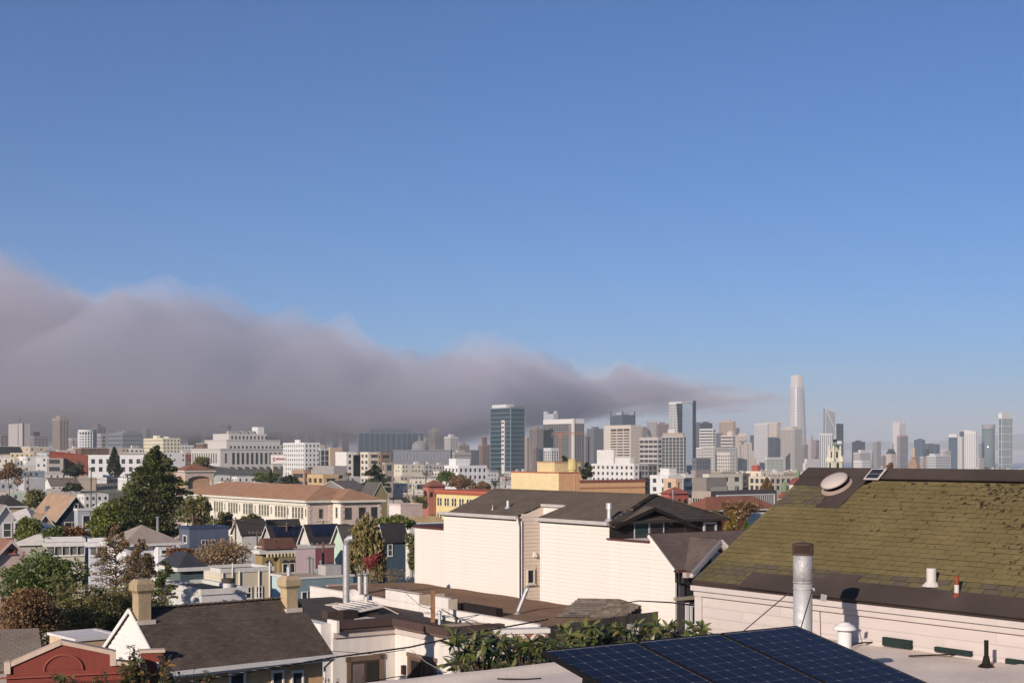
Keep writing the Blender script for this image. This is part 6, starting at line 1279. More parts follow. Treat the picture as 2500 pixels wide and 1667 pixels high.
    shingles(ro, root, A + Vector((0, -.005, .01)), Uh, Vh, Sh, .19, .36, lambda v: (v / Sh * Lh / 2, Lh - v / Sh * Lh / 2), hipm, 120, th=.022, seed=14, name='hip_shingle')
    b0 = MB().box(-.14, .14, -.16, .16, -.01, .035); cap = mesh_of('ridge_cap', b0.v, b0.f, rm)
    def caps(p, q, n):
        p, q = Vector(p), Vector(q)
        for i in range(n): o = link('ridge_cap', cap, ro, p.lerp(q, (i + .5) / n)); o.rotation_euler = (q - p).to_track_quat('Y', 'Z').to_euler()
    caps((m, yr0, zr + .03), (m, yr1, zr + .03), 60); caps((m, yr1, zr + .03), (Wd + o_, yc - .3, e0 + .04), 22); caps((m, yr1, zr + .03), (m * .42, yc - .3 + (yr1 - yc + .3) * .42, e0 + (zr - e0) * .42 + .04), 14)
    # black gable in front of the hip
    gy = yc; gx1 = fr.Y0(1672, gy); pk = xz(1585, 1238, gy); gl = xz(1490, 1282, gy); gr_ = (gx1, gl[1]); zt0 = zter - .1
    MB().wallpoly([(0.0, zt0), (gx1, zt0), (gx1, gr_[1] - .1), (pk[0], pk[1] - .1), (0.0, gl[1] - .1)], 1, gy, gy + .3).build('gable_wall', black, root)
    gw = [c for c in root.children if c.name.startswith('gable_wall')][0]
    def giv(z):
        if z < gl[1] - .1: return [(0, gx1)]
        t = (z - gl[1] + .1) / max(.01, pk[1] - gl[1]); return [(pk[0] * t, gx1 - (gx1 - pk[0]) * t)] if t < .96 else []
    boards(gw, 1, gy, giv, zt0, pk[1], .17, Wp((60, 52, 50)), sgn=-1, th=.02, name='gable_board')
    back = 2.6; gov = .42
    for a, b in (((.02, gl[1] - .02), (pk[0], pk[1])), ((gx1 + .35, gr_[1] - .15), (pk[0], pk[1]))):
        MB().slab([(a[0], gy - gov, a[1]), (b[0], gy - gov, b[1]), (b[0], gy + back, b[1]), (a[0], gy + back, a[1])], .10).build('gable_roof', rb, root)
        g_o = [c for c in root.children if c.name.startswith('gable_roof')][-1]
        sgn = 1 if a[0] < b[0] else -1
        if sgn < 0: shingles(g_o, root, Vector((a[0], gy - gov, a[1] + .01)), Vector((0, 1, 0)), Vector((b[0] - a[0], 0, b[1] - a[1])), math.hypot(b[0] - a[0], b[1] - a[1]), .17, .34, lambda v: (0, gov + back), hipm, 0, th=.02, seed=15)
        else: shingles(g_o, root, Vector((a[0], gy + back, a[1] + .01)), Vector((0, -1, 0)), Vector((b[0] - a[0], 0, b[1] - a[1])), math.hypot(b[0] - a[0], b[1] - a[1]), .17, .34, lambda v: (0, gov + back), rm, 0, th=.02, seed=15)
        beam(root, (a[0], gy - gov - .02, a[1] - .06), (b[0], gy - gov - .02, b[1] - .06), .05, .18, black, 'rake_board')
    # sliding door with white frame, two lanterns
    dx0, dz1 = xz(1546, 1264, gy); dx1, _ = xz(1619, 1264, gy); dz0 = zt0; fm = Wp((196, 190, 192)); H_ = dz1 - dz0
    MB().box(dx0 - .12, dx1 + .12, gy - .05, gy - .021, dz0, dz1 + .12).build('door_casing', black, root); dr = MB().box(dx0, dx0 + .05, gy - .09, gy - .05, dz0, dz1).build('door_frame', fm, root)
    for a, b, c, d in ((dx1 - .06, dx1, dz0, dz1), (dx0 + .051, dx1 - .061, dz1 - .07, dz1), ((dx0 + dx1) / 2 - .06, (dx0 + dx1) / 2 + .05, dz0, dz1 - .071)): MB().box(a, b, gy - .09, gy - .05, c, d).build('door_stile', fm, dr)
    mid = (dx0 + dx1) / 2
    MB().box(dx0 + .05, mid - .06, gy - .07, gy - .052, dz0, dz1 - .07).build('door_pane', glass_mat((0.03, 0.05, 0.05), .05), dr); MB().box(mid + .05, dx1 - .06, gy - .07, gy - .052, dz0, dz1 - .07).build('door_pane', glass_mat((0.05, 0.045, 0.045), .05), dr)
    for px in (1535, 1631):
        x, z = xz(px, 1273, gy); l_ = MB().box(x - .11, x + .11, gy - .22, gy - .02, z - .16, z + .14).build('wall_lantern', Wp((90, 74, 62)), root)
        for q in (-.08, 0, .08): MB().box(x + q - .012, x + q + .012, gy - .235, gy - .22, z - .14, z + .12).build('lantern_bar', Wp((150, 130, 110)), l_)
    # wall under the far hip eave
    MB().box(gx1 + .02, Wd + .02, yc - .03, yc - .002, zt0 - 1, e0).build('rear_wall', black, root); x, z = xz(1716, 1303, yc - .03); put_win(root, 1, x, z, .92, .62, (206, 196, 192), None, yc - .04)
    MB().box(-o_, Wd + o_ + .05, yc - .42, yc - .3, e0 - .10, e0 + .03).build('hip_gutter', Wp((70, 62, 60)), root)
    # lower front roof and cross gable with a round louvre
    lx = 9.5; Vf = Vector((0, yd, zs0 - zs1)); Sf = Vf.length; fo = (-.12, -.18, zs1 - .06)
    MB().slab([(-.12, -.18, zs1 - .04), (lx, -.18, zs1 - .04), (lx, yd, zs0 + .02), (-.12, yd, zs0 + .02)], .08).build('front_roof', rb, root); fro = [c for c in root.children if c.name.startswith('front_roof')][0]
    fm_ = piece_mat('plum_shingle', [(0.118, 0.089, 0.080), (0.128, 0.097, 0.087), (0.140, 0.106, 0.095), (0.122, 0.092, 0.083)], .95, .3, 40, .3)
    shingles(fro, root, (-.12, -.18, zs1 - .03), (1, 0, 0), Vf, Sf + .1, .16, .31, lambda v: (0, lx), fm_, 160, th=.02, seed=16)
    MB().box(-.15, lx, yd - .05, yd + .12, zs0 - .05, zs0 + .12).build('ridge_board', Wp((96, 58, 54)), root)
    beam(root, (-.14, -.16, zs1 - .05), (-.14, yd, zs0 + .02), .05, .14, tr, 'rake_board')
    pkx, pkz = xz(1755, 1316, -.6); gl0 = fr.Y0(1684, -.6); gz0 = xz(1684, 1394, -.6)[1]; hw = pkx - gl0; gx = pkx + hw
    MB().wallpoly([(gl0 + .15, gz0 - .05), (gx - .15, gz0 - .05), (pkx, pkz - .22)], 1, -.45, -.3).build('cross_gable_wall', Wp((84, 82, 92)), root); cg = [c for c in root.children if c.name.startswith('cross_gable_wall')][0]
    boards(cg, 1, -.45, lambda z: [(gl0 + .15 + (hw - .15) * (z - gz0) / (pkz - gz0) + .08, gx - .15 - (hw - .15) * (z - gz0) / (pkz - gz0) - .08)] if z < pkz - .5 else [], gz0, pkz - .3, .17, Wp((82, 80, 90)), sgn=-1, th=.02, name='gable_board')
    for a in (gl0, gx):
        sgn = 1 if a < pkx else -1
        g2 = MB().slab([(a, -.75, gz0), (pkx, -.75, pkz), (pkx, 3.0, pkz), (a, 3.0, gz0)], .07).build('cross_gable_roof', rb, root); Vg = Vector((pkx - a, 0, pkz - gz0))
        if sgn > 0: shingles(g2, root, Vector((a, 3.0, gz0 + .01)), (0, -1, 0), Vg, Vg.length, .16, .31, lambda v: (0, 3.75), fm_, 120, th=.02, seed=17)
        else: shingles(g2, root, Vector((a, -.75, gz0 + .01)), (0, 1, 0), Vg, Vg.length, .16, .31, lambda v: (0, 3.75), fm_, 0, th=.02, seed=18)
        beam(root, (a, -.78, gz0 - .08), (pkx, -.78, pkz - .08), .06, .16, Wp((150, 142, 150)) if sgn > 0 else tr, 'rake_board'); beam(root, (a, -.62, gz0 - .26), (pkx, -.62, pkz - .26), .28, .10, Wp((238, 218, 196)), 'rake_soffit')
    cx, cz = xz(1748, 1364, -.5); ring = [(cx + .27 * math.cos(t), -.52, cz + .34 * math.sin(t)) for t in [2 * math.pi * i / 28 for i in range(29)]]
    vr = MB().tube(ring, .045, 6, cap=False).build('round_vent', Wp((232, 226, 218)), root); MB().wallpoly([(a, c) for a, b, c in ring[:-1]], 1, -.50, -.46).build('vent_recess', Wp((50, 44, 46)), vr)
    for i in range(9):
        z = cz - .28 + i * .07; hwid = .26 * math.sqrt(max(0.02, 1 - ((z - cz) / .34) ** 2)); MB().hexa([(cx - hwid, -.56, z - .02), (cx + hwid, -.56, z - .02), (cx + hwid, -.50, z + .03), (cx - hwid, -.50, z + .03)], [(cx - hwid, -.55, z - .008), (cx + hwid, -.55, z - .008), (cx + hwid, -.49, z + .042), (cx - hwid, -.49, z + .042)]).build('louvre', Wp((236, 228, 218)), vr)
    MB().box(gl0 - .2, gx + .1, -.60, -.32, gz0 - .30, gz0 - .06).build('gable_cornice', Wp((196, 178, 172)), root)
    MB().box(-.05, gl0, -.34, -.18, zs1 - .16, zs1 - .02).build('front_gutter', Wp((110, 66, 58)), root)
    MB().tube([(gl0 - .6, -.3, zs1 - .1), (gl0 - .6, -.3, zs1 - .55), (gl0 + .3, -.3, zs1 - .72)], .045, 7).build('downpipe', Wp((60, 56, 60)), root)
    # front wall details seen past the green roofed house
    for a, b, c, d, mt in ((-.04, .06, 0, zs1 - .1, tr), (.06, .22, 0, zs1 - 1.4, Wp((110, 92, 82))), (.26, .55, 0, zs1 - .2, Wp((90, 84, 88))), (.62, .86, 0, zs1 - 1.6, tr), (-.05, 2.2, zs1 - 1.46, zs1 - 1.30, Wp((176, 160, 130)))): MB().box(a, b, -.10 if b < 2 else -.16, -.001, c, d).build('pilaster' if b < 2 else 'belt_course', mt, root)
    put_win(root, 1, .95, zs1 - 3.6, .9, 1.9, (240, 232, 222), 'h', -.03)
    # roof pipes
    def rpipe(px, py, h, r, col, nm, hat=0):
        y = X(px, .9); x = .9; z = plane(x)
        # find the roof point on the picture ray
        for i in range(12):
            yy, zz = fr.onx(px, py, x); x = max(-.1, min(m, x + ((zz - zR) - plane(x)) / (k + .06) * .5)); y = yy
        z = plane(x); mb = MB().tube([(x, y, z), (x, y, z + h)], r, 12); mb.lathe([(r * 2.2, -.03), (r * 1.2, .12)], 12, (x, y, z))
        if hat: mb.lathe([(r * 1.5, 0), (r * 1.5, .30), (r * 1.2, .32)], 12, (x, y, z + h - .05))
        mb.build(nm, metal_mat(col, .4, .7) if hat < 2 else Wp((90, 70, 66)), root)
    rpipe(1203, 1245, .32, .05, (.3, .28, .28), 'vent_pipe'); rpipe(1240, 1240, .42, .09, (.6, .6, .6), 'vent_pipe'); rpipe(1487, 1271, .62, .11, (.62, .6, .6), 'flue_pipe', 1)
    zp = e0 + .95 * (zr - e0) / (yr1 - yc + .3); MB().tube([(gx1 * .95, yc + .65, zp - .1), (gx1 * .95, yc + .65, zp + .6)], .05, 8).build('vent_pipe', metal_mat((.5, .42, .4)), root)
    return fr
FRW = white_house()
# ======================================================= gravel roof building with white parapets
def gravel_building():
    zR = 47.30; fr = Frame(1175, 66.8); zb = 38; root = ent('gravel_roof_building', fr, zb, 'low building with a wide brown gravel roof and white parapet walls', 'building'); hero(757, 1700, 1415, 1500, 64, 'the brown gravel roof'); z = zR - zb; wm = Wp((246, 236, 226), streak=.08)
    yE = fr.X0(757); yS = -4.6; xs = 30
    gm = piece_mat('gravel', [(0.27, 0.17, 0.11), (0.30, 0.19, 0.125)], .98, .75, 26, .9); poly = [(.15, yS), (.15, yE), ]
    # gravel lies between the parapet and the neighbour's wall
    A = [fr.onz(px, py, zR) for px, py in ((760, 1431), (1060, 1416), (1016, 1418))]
    def loc(v): dx, dy = v.x - fr.ox, v.y - fr.oy; return dx * fr.c + dy * fr.s, -dx * fr.s + dy * fr.c
    W0, W1 = loc(FRW.w(-.03, FRW.X0(1014))), loc(FRW.w(-.03, 0.1)); xw = (W0[0] + W1[0]) / 2
    nx, ny = 24, 60; vv, ff = [], []
    for j in range(ny + 1):
        for i in range(nx + 1):
            x = .1 + (xw - .12) * i / nx; y = yS + (yE - .1 - yS) * j / ny; vv.append((x, y, z + .05 * mnoise.noise((x * .5, y * .5, 3)) + .10 * max(0, 1 - abs(x - xw * .55) / 3)))
    for j in range(ny):
        for i in range(nx): a = j * (nx + 1) + i; ff.append((a, a + 1, a + nx + 2, a + nx + 1))
    link('roof', mesh_of('roof', vv, ff, gm, smooth=True), root); MB().box(.1, xw - .05, yS, yE - .1, 0, z - .2).build('wall', wm, root)
    # the long parapet wall on the near left side, boarded
    MB().box(0, .12, yS, yE, 0, z + .12).build('parapet', wm, root); MB().box(-.03, .15, yS, yE + .02, z + .121, z + .16).build('parapet_cap', Wp((224, 214, 206)), root)
    boards(root, 0, -.001, lambda q: [(yS, fr.X0(945) - .25), (fr.X0(945) + .25, yE)], z - 2.4, z + .11, .30, wm, th=.012, name='parapet_board', seglen=3.6)
    MB().box(0.1, xw - .1, yE - .12, yE, 0, z + .06).build('end_parapet', Wp((120, 104, 94)), root)
    # raised light well walls, tan return and timber post
    y2, y3, y4, y5 = fr.X0(942), fr.X0(1024), fr.X0(1062), fr.X0(1095); zt = z + .62
    MB().box(-.02, .14, y3, y2, 0, zt).build('light_well_wall', wm, root); MB().box(-.02, .14, y5, y4, 0, zt + .05).build('light_well_wall', wm, root)
    MB().box(.14, 1.5, y3 - .0, y3 + .12, 0, zt).build('light_well_return', Wp((222, 196, 166)), root); b_ = [c for c in root.children if c.name.startswith('light_well_return')][0]
    boards(b_, 1, y3, lambda q: [(-.02, 1.2)], z - 2.0, zt, .24, Wp((218, 190, 160)), sgn=-1, th=.014, name='return_board')
    MB().box(-.02, .5, y5 - .02, y5 + .12, 0, zt).build('light_well_return', Wp((230, 208, 186)), root)
    for a, b in ((y3 - .02, y2 + .05), (y5, y4)): MB().box(-.05, .17, a, b, zt + .06, zt + .09).build('light_well_cap', Wp((214, 200, 190)), root)
    yw0, yw1 = fr.X0(1078), fr.X0(1177); zq = ZP(1482, fr.w(0, yw0).y) - zb
    MB().box(-.9, -.75, yw1 - .6, yw0 + .2, 0, zq - .25).build('low_screen_wall', wm, root); MB().box(-.95, -.70, yw1 - .6, yw0 + .2, zq - .25, zq - .20).build('screen_cap', Wp((226, 216, 206)), root)
    MB().box(-.95, 5.0, yw1 - .8, yw1 - .62, 0, zq - .35).build('brown_upstand', Wp((120, 100, 90)), root)
    # tar topped box on the gravel
    MB().box(.6, 1.0, fr.X0(1185), fr.X0(1092), z, z + .42).build('tar_upstand', Wp((50, 42, 40)), root)
    # small shingled lean-to and black felt parapets
    c1 = piece_mat('mixed_shingle', [(0.15, 0.115, 0.098), (0.19, 0.15, 0.12), (0.25, 0.21, 0.15), (0.14, 0.11, 0.10), (0.28, 0.235, 0.18)], .95, .25, 50, .3)
    def q(px, py, zz): x, y = fr.onz(px, py, zz + zb); return Vector((x, y, zz))
    a, b, c, d = q(1355, 1505, z + .10), q(1520, 1508, z + .10), q(1600, 1474, z + .62), q(1412, 1461, z + .62)
    c = b + (d - a) + (b - a).normalized() * .35
    lt = MB().slab([a, b, c, d], .08).build('lean_to_roof', Wp((70, 60, 56)), root); U = (b - a).normalized(); Nn = (b - a).cross(d - a).normalized(); Vv = Nn.cross(U); S = (d - a).dot(Vv); sl = (d - a).dot(U) / S; sr = ((c - b).dot(U)) / max(.01, (c - b).dot(Vv))
    shingles(lt, root, a + Nn * .015, U, Vv, S, S / 8, .32, lambda v: (sl * v, (b - a).length + sr * v), c1, 140, th=.02, seed=31)
    felt = wall_mat((0.075, 0.062, 0.055), .95, .35, .35, .8, 14, 'felt')
    def wallq(p0, p1, top, drop, nm, mt):
        p0, p1 = Vector(p0), Vector(p1); t = Vector((.22, .12, 0)); lo = Vector((0, 0, drop)); fixn(MB().hexa([p0 - lo, p1 - lo, p1 + t - lo, p0 + t - lo], [p0, p1, p1 + t, p0 + t]).build(nm, mt, root))
    wallq(q(1330, 1530, z + .05), q(1560, 1497, z + .25), 0, 1.6, 'felt_parapet', felt); wallq(q(1560, 1498, z + .28), q(1725, 1478, z + .30), 0, 1.8, 'felt_parapet', felt); wallq(q(1490, 1510, z + .10), q(1548, 1470, z + .55), 0, .7, 'felt_gusset', felt)
    # brick chimney stump with peeling paint, caps
    pm, n, l, bb = newmat('peeling_brick'); tc = n.new('ShaderNodeTexCoord').outputs['Object']; l.new(ramp(n, l, nz(n, l, tc, 5, 5, .75), ((.45, (.62, .55, .5)), (.52, (.22, .075, .045)))), bb.inputs['Base Color']); bb.inputs['Roughness'].default_value = .95
    f2 = Frame(1310, 45.0, R(12)); st = ent('parapet_stump', f2, 40, 'old brick parapet with peeling white paint among the shrubs', 'parapet'); zz = ZP(1534, 45) - 40; x0 = f2.Y0(1212); x1 = f2.Y0(1338)
    MB().box(x0, x1, 0, .35, zz - .75, zz - .14).build('brick_face', pm, st); MB().box(x0 - .06, x1 + .06, -.06, .42, zz - .14, zz).build('cap', Wp((232, 222, 214)), st); MB().box(x0 - .02, x1 + .05, -.14, .40, zz - .88, zz - .751).build('ledge', Wp((228, 214, 204)), st)
    b0 = MB().box(0, (x1 - x0) / 7, -.5, -.14, 0, .03)
    for i in range(7): o = MB().hexa([(x0 + i * (x1 - x0) / 7, -.14, zz - .95), (x0 + (i + .96) * (x1 - x0) / 7, -.14, zz - .95), (x0 + (i + .96) * (x1 - x0) / 7 - .2, -.7, zz - 1.5), (x0 + i * (x1 - x0) / 7 - .2, -.7, zz - 1.5)], [(x0 + i * (x1 - x0) / 7, -.14, zz - .90), (x0 + (i + .96) * (x1 - x0) / 7, -.14, zz - .90), (x0 + (i + .96) * (x1 - x0) / 7 - .2, -.7, zz - 1.45), (x0 + i * (x1 - x0) / 7 - .2, -.7, zz - 1.45)]).build('shingle', Wp((150, 126, 114)), st)
    MB().box(x0, x1, .02, .3, 0, zz - .9).build('support_wall', Wp((150, 130, 120)), st)
    # pipes standing on the gravel
    def up(px, py0, py1, wpx, label, nm='vent_pipe', mt=None, bend=None, cat='pipe'):
        x, y = fr.onz(px, py1, zR); p = fr.w(x, y, zR); k = p.y / F; r_ = empty(nm, p, 0, label, cat); H = (py1 - py0) * k; r = wpx * k / 2; mb = MB()
        pts = [(0, 0, -.1), (0, 0, H)] if not bend else [(0, 0, -.1), (0, 0, H * .9)] + bend(H, r)
        mb.tube(pts, r, 16); mb.build('pipe', mt or metal_mat((.55, .54, .54), .45, .75), r_)
        mb = MB()
        for q_ in (.3, .62): mb.lathe([(r * 1.03, 0), (r * 1.06, .02), (r * 1.03, .04)], 16, (0, 0, H * q_))
        mb.build('seam_ring', mt or metal_mat((.5, .49, .49), .5, .75), r_); return r_, H, r
    for px, lb in ((878, 'left of two stubby metal flues with flared tops by the parapet'), (893, 'right of two stubby metal flues with flared tops by the parapet')):
        r_, H, r = up(px, 1404, 1450, 11, lb, 'roof_flue'); MB().lathe([(r, 0), (r * 1.5, .12), (r * 1.3, .16), (r * .4, .10)], 14, (0, 0, H - .05)).build('cowl', metal_mat((.4, .4, .41), .5, .7), r_)
    up(985, 1436, 1448, 3.4, 'small white gooseneck pipe on the gravel', 'gooseneck_pipe', Wp((238, 228, 220)), lambda H, r: [(0, 0, H), (.06, 0, H + .08), (.16, 0, H + .06), (.17, 0, H - .03)])
    up(1255, 1430, 1448, 6.5, 'white capped pipe at the recess of the siding house', 'vent_pipe', Wp((240, 230, 222)))
    p0, p1 = fr.onz(1262, 1500, zR), None; a = fr.w(p0[0], p0[1], zR + .03); b = Vector((XP(1288, a.y - .1), a.y - .1, ZP(1434, a.y - .1))); r_ = empty('tilted_flue', a, 0, 'bright metal flue leaning across the gravel roof', 'pipe')
    MB().tube([(0, 0, 0), tuple((b - a) * .12), tuple((b - a) * .9), tuple(b - a), tuple((b - a) + Vector((.06, 0, .05)))], [.07, .105, .105, .09, .04], 14).build('pipe', metal_mat((.62, .6, .6), .35, .85), r_); MB().lathe([(.2, 0), (.08, .06)], 14).build('boot', Wp((190, 180, 172)), r_)
    x, y = fr.onz(1516, 1470, zR + .3); p = fr.w(x, y, zR); r_ = empty('wooden_stub_post', p, 0, 'short weathered twin post with an insulator at the white wall', 'post')
    for dx in (0, .13): MB().box(dx, dx + .09, 0, .1, 0, .62).build('post', wall_mat((.2, .15, .11), .95, .4, .4, 0, 20, 'timber'), r_)
    MB().lathe([(.05, 0), (.07, .04), (.05, .09)], 10, (.27, 0, .3)).build('insulator', Wp((230, 222, 214)), r_)
    return fr, zR
FRGV, ZGV = gravel_building()
# ======================================================= stucco house with brown cornice
def stucco_house():
    zT = 47.05; fr = Frame(965, 68.1); zb = 37; root = ent('stucco_house', fr, zb, 'cream stucco house with an L plan, brown cornice and brown framed doors', 'house'); H = zT - zb; hero(790, 1250, 1480, 1667, 62)
    xl, ym = fr.Y0(812), fr.X0(1101); pm = Wp((250, 238, 228), bump=.35, bscale=18, var=.08); br = Wp((96, 74, 68)); frm = Wp((134, 108, 92)); tarm = wall_mat((0.085, 0.068, 0.062), .95, .3, 0, .6, 12, 'tar_roof')
    MB().box(xl, -.001, 0, 11, 0, H).build('left_wing_wall', pm, root); MB().box(0, 9, ym, 11, 0, H - .01).build('right_wing_wall', pm, root)
    MB().box(xl + .2, -.01, .2, 11.5, H, H + .03).build('roof', tarm, root); MB().box(.0, 8.8, ym + .2, 11.5, H, H + .032).build('roof', tarm, root)
    MB().box(xl - 9, xl + .2, 2.6, 12.5, 0, H - .25).build('rear_roof_block', tarm, root)
    for a in ((xl + .12, .30, -.42, .08), (-.42, .08, ym - .42, -.43), (.081, 9, ym - .42, ym + .08)):
        MB().box(*a, H - .18, H + .16).build('cornice', br, root); MB().box(a[0] + .06, a[1] - .06, a[2] + .10, a[3] - .0, H - .30, H - .181).build('cornice_moulding', Wp((120, 96, 88)), root)
    for a in ((xl, -.02, -.12, .0), (-.12, .0, ym - .12, -.13), (.001, 9, ym - .12, ym)): MB().box(*a, H - .62, H - .301).build('frieze', Wp((226, 206, 196)), root)
    MB().box(xl - .02, xl + .12, -.45, .5, H - .35, H + .22).build('end_block', pm, root); MB().box(xl - .55, xl, .1, 1.6, 0, H + .05).build('side_pier', Wp((252, 244, 236)), root)
    # sliding door in the left wing, french door in the right wing
    x0, z1 = fr.ony(846, 1604, 0); x1, _ = fr.ony(936, 1604, 0); z1 -= zb; z0 = z1 - 2.3
    for a, b, c, d in ((x0, x0 + .22, z0, z1), (x1 - .22, x1, z0, z1), (x0 - .06, x1 + .08, z1 - .22, z1 + .02)): MB().box(a, b, -.07, .0, c, d).build('door_casing', frm, root)
    dg = MB().box(x0 + .22, x1 - .22, -.03, -.01, z0, z1 - .22).build('door', Wp((86, 70, 60)), root); mid = (x0 + x1) / 2
    MB().box(x0 + .32, mid - .06, -.045, -.031, z0, z1 - .36).build('door_pane', glass_mat((0.16, 0.12, 0.12), .12), dg); MB().box(mid + .08, x1 - .30, -.045, -.031, z0, z1 - .32).build('door_pane', glass_mat((0.03, 0.028, 0.026), .06), dg)
    for i in range(7): MB().box(mid + .12 + i * .105, mid + .13 + i * .105, -.049, -.046, z0, z1 - .34).build('blind_slat', Wp((90, 80, 72)), dg)
    y0, z1 = fr.onx(997, 1600, 0); y1, _ = fr.onx(1066, 1612, 0); z1 -= zb
    for a, b, c, d in ((y1, y1 + .20, 0, z1), (y0 - .20, y0, 0, z1), (y1 - .08, y0 + .08, z1, z1 + .18)): MB().box(-.07, 0, a, b, c, d).build('door_casing', frm, root)
    dg = MB().box(-.03, -.01, y1 + .2, y0 - .2, z1 - 2.3, z1).build('door', Wp((120, 92, 78)), root); mid = (y0 + y1) / 2
    for a, b in ((y1 + .32, mid - .08), (mid + .08, y0 - .32)): MB().box(-.045, -.031, a, b, z1 - 2.2, z1 - .16).build('door_pane', glass_mat((0.025, 0.022, 0.022), .06), dg)
    y, z = fr.onx(990, 1633, 0); MB().box(-.2, 0, y - .1, y + .1, z - zb - .22, z - zb + .2).build('wall_lantern', Wp((70, 56, 52)), root)
    # tall flue with an elbow, hatch, dish, boxes and pipes on the tar roof
    zr = zT + .03
    def at(px, py): x, y = fr.onz(px, py, zr); return fr.w(x, y, zr)
    p = at(845, 1481); k = p.y / F; r = 8.2 * k; o = empty('tall_flue', p, 0, 'tall shiny metal flue with an elbow top on the dark roof', 'flue'); Hh = 150 * k
    sm = metal_mat((.46, .45, .45), .45, .6); MB().tube([(0, 0, 0), (0, 0, Hh), (.03, 0, Hh + .22), (.16, 0, Hh + .36), (.34, 0, Hh + .38)], r, 20).build('pipe', sm, o)
    for q in (.18, .5, .76): MB().lathe([(r * 1.01, 0), (r * 1.05, .015), (r * 1.01, .03)], 20, (0, 0, Hh * q)).build('seam_ring', metal_mat((.5, .5, .5), .5, .8), o)
    MB().tube([(.335, 0, Hh + .38), (.345, 0, Hh + .38)], r * .86, 16).build('mouth', Wp((24, 22, 22)), o); MB().lathe([(r * 1.5, -.02), (r * 1.02, .1)], 18).build('boot', Wp((150, 142, 138)), o)
    p = at(888, 1498); o = empty('roof_hatch', p, fr.phi, 'slanted white roof hatch propped open on the dark roof', 'hatch'); hm = Wp((236, 224, 214))
    fixn(MB().hexa([(-1.3, -.9, .12), (.6, -.9, .38), (.6, .9, .60), (-1.3, .9, .34)], [(-1.3, -.9, .17), (.6, -.9, .43), (.6, .9, .65), (-1.3, .9, .39)]).build('lid', hm, o)); MB().box(-.9, .5, -.7, .7, 0, .22).build('curb', Wp((84, 70, 64)), o); MB().tube([(.2, .1, .4), (.2, .1, .85)], .09, 12).build('vent', hm, o); beam(o, (.3, -.6, .6), (1.2, -1.4, .05), .05, .05, Wp((200, 180, 164)), 'prop')
    for i in range(6): MB().box(-1.25 + i * .31, -1.23 + i * .31, -.86, .86, .42 + .043 * i - .02, .46 + .043 * i).build('standing_seam', hm, o)
    p = at(862, 1474); o = empty('satellite_dish', p, R(25), 'white satellite dish beside the tall flue', 'dish'); MB().lathe([(.02, .0), (.2, .04), (.32, .12), (.31, .12), (.19, .06), (.02, .03)], 20).build('dish', Wp((238, 228, 220)), o).rotation_euler = (R(70), 0, R(-20)); o.children[0].location = (0, 0, .45); MB().tube([(0, .05, 0), (0, .05, .45)], .03, 8).build('mast', Wp((120, 110, 106)), o)
    for px, py, w_, d_, h_, col, lb in ((800, 1510, .8, .6, .30, (92, 74, 66), 'low brown roof box nearest the shingle roof'), (838, 1512, .8, .6, .36, (64, 52, 48), 'dark felt covered roof box beside the hatch')):
        o = empty('roof_box', at(px, py), fr.phi, lb, 'box'); MB().box(0, w_, 0, d_, 0, h_).build('case', Wp(col), o); MB().box(-.03, w_ + .03, -.03, d_ + .03, h_, h_ + .04).build('lid', Wp(tuple(int(c * 1.15) for c in col)), o)
    for px, py, col, lb in ((815, 1494, (214, 196, 180), 'bundle of pale boards lying on the low brown roof box'), (888, 1515, (206, 190, 178), 'bundle of pale boards lying at the cornice')):
        o = empty('board_stack', at(px, py), fr.phi + .2, lb, 'boards')
        for i in range(5): MB().box(i * .16, i * .16 + .14, 0, .7, .0 + .30 * (px < 820), .05 + .30 * (px < 820) + .01 * i).build('plank', Wp(col), o)
    for px, py, h_, r_, lb, col in ((1073, 1530, .62, .075, 'shiny capped vent pipe behind the cornice', (.6, .6, .6)), (1114, 1528, .3, .06, 'short black vent cap behind the cornice', (.06, .055, .05))):
        o = empty('vent_pipe', at(px, py), 0, lb, 'pipe'); MB().tube([(0, 0, 0), (0, 0, h_)], r_, 12).build('pipe', metal_mat(col, .4, .8), o); MB().lathe([(r_ * 1.2, 0), (r_ * 1.8, .03), (r_ * 1.4, .1), (r_ * .4, .16)], 12, (0, 0, h_)).build('cap', metal_mat(col, .45, .8), o)
    o = empty('plywood_sheet', at(1135, 1530), fr.phi, 'pale plywood sheet lying on the dark roof', 'board'); MB().box(-1.2, 1.0, 0, .7, .05, .12).build('sheet', Wp((206, 180, 150)), o); MB().box(-1.0, .9, .1, .6, 0, .05).build('batten', Wp((110, 88, 74)), o)
    p = at(1057, 1518); o = empty('timber_post', p, 0, 'tall reddish timber post against the light well', 'post'); MB().box(-.10, .10, -.10, .10, -.3, 78 * p.y / F).build('post', wall_mat((.25, .13, .075), .9, .35, .4, 0, 20, 'redwood'), o); MB().box(-.14, -.10, -.04, .04, .6, .7).build('hook', Wp((60, 50, 46)), o)
    return fr
FRS = stucco_house()
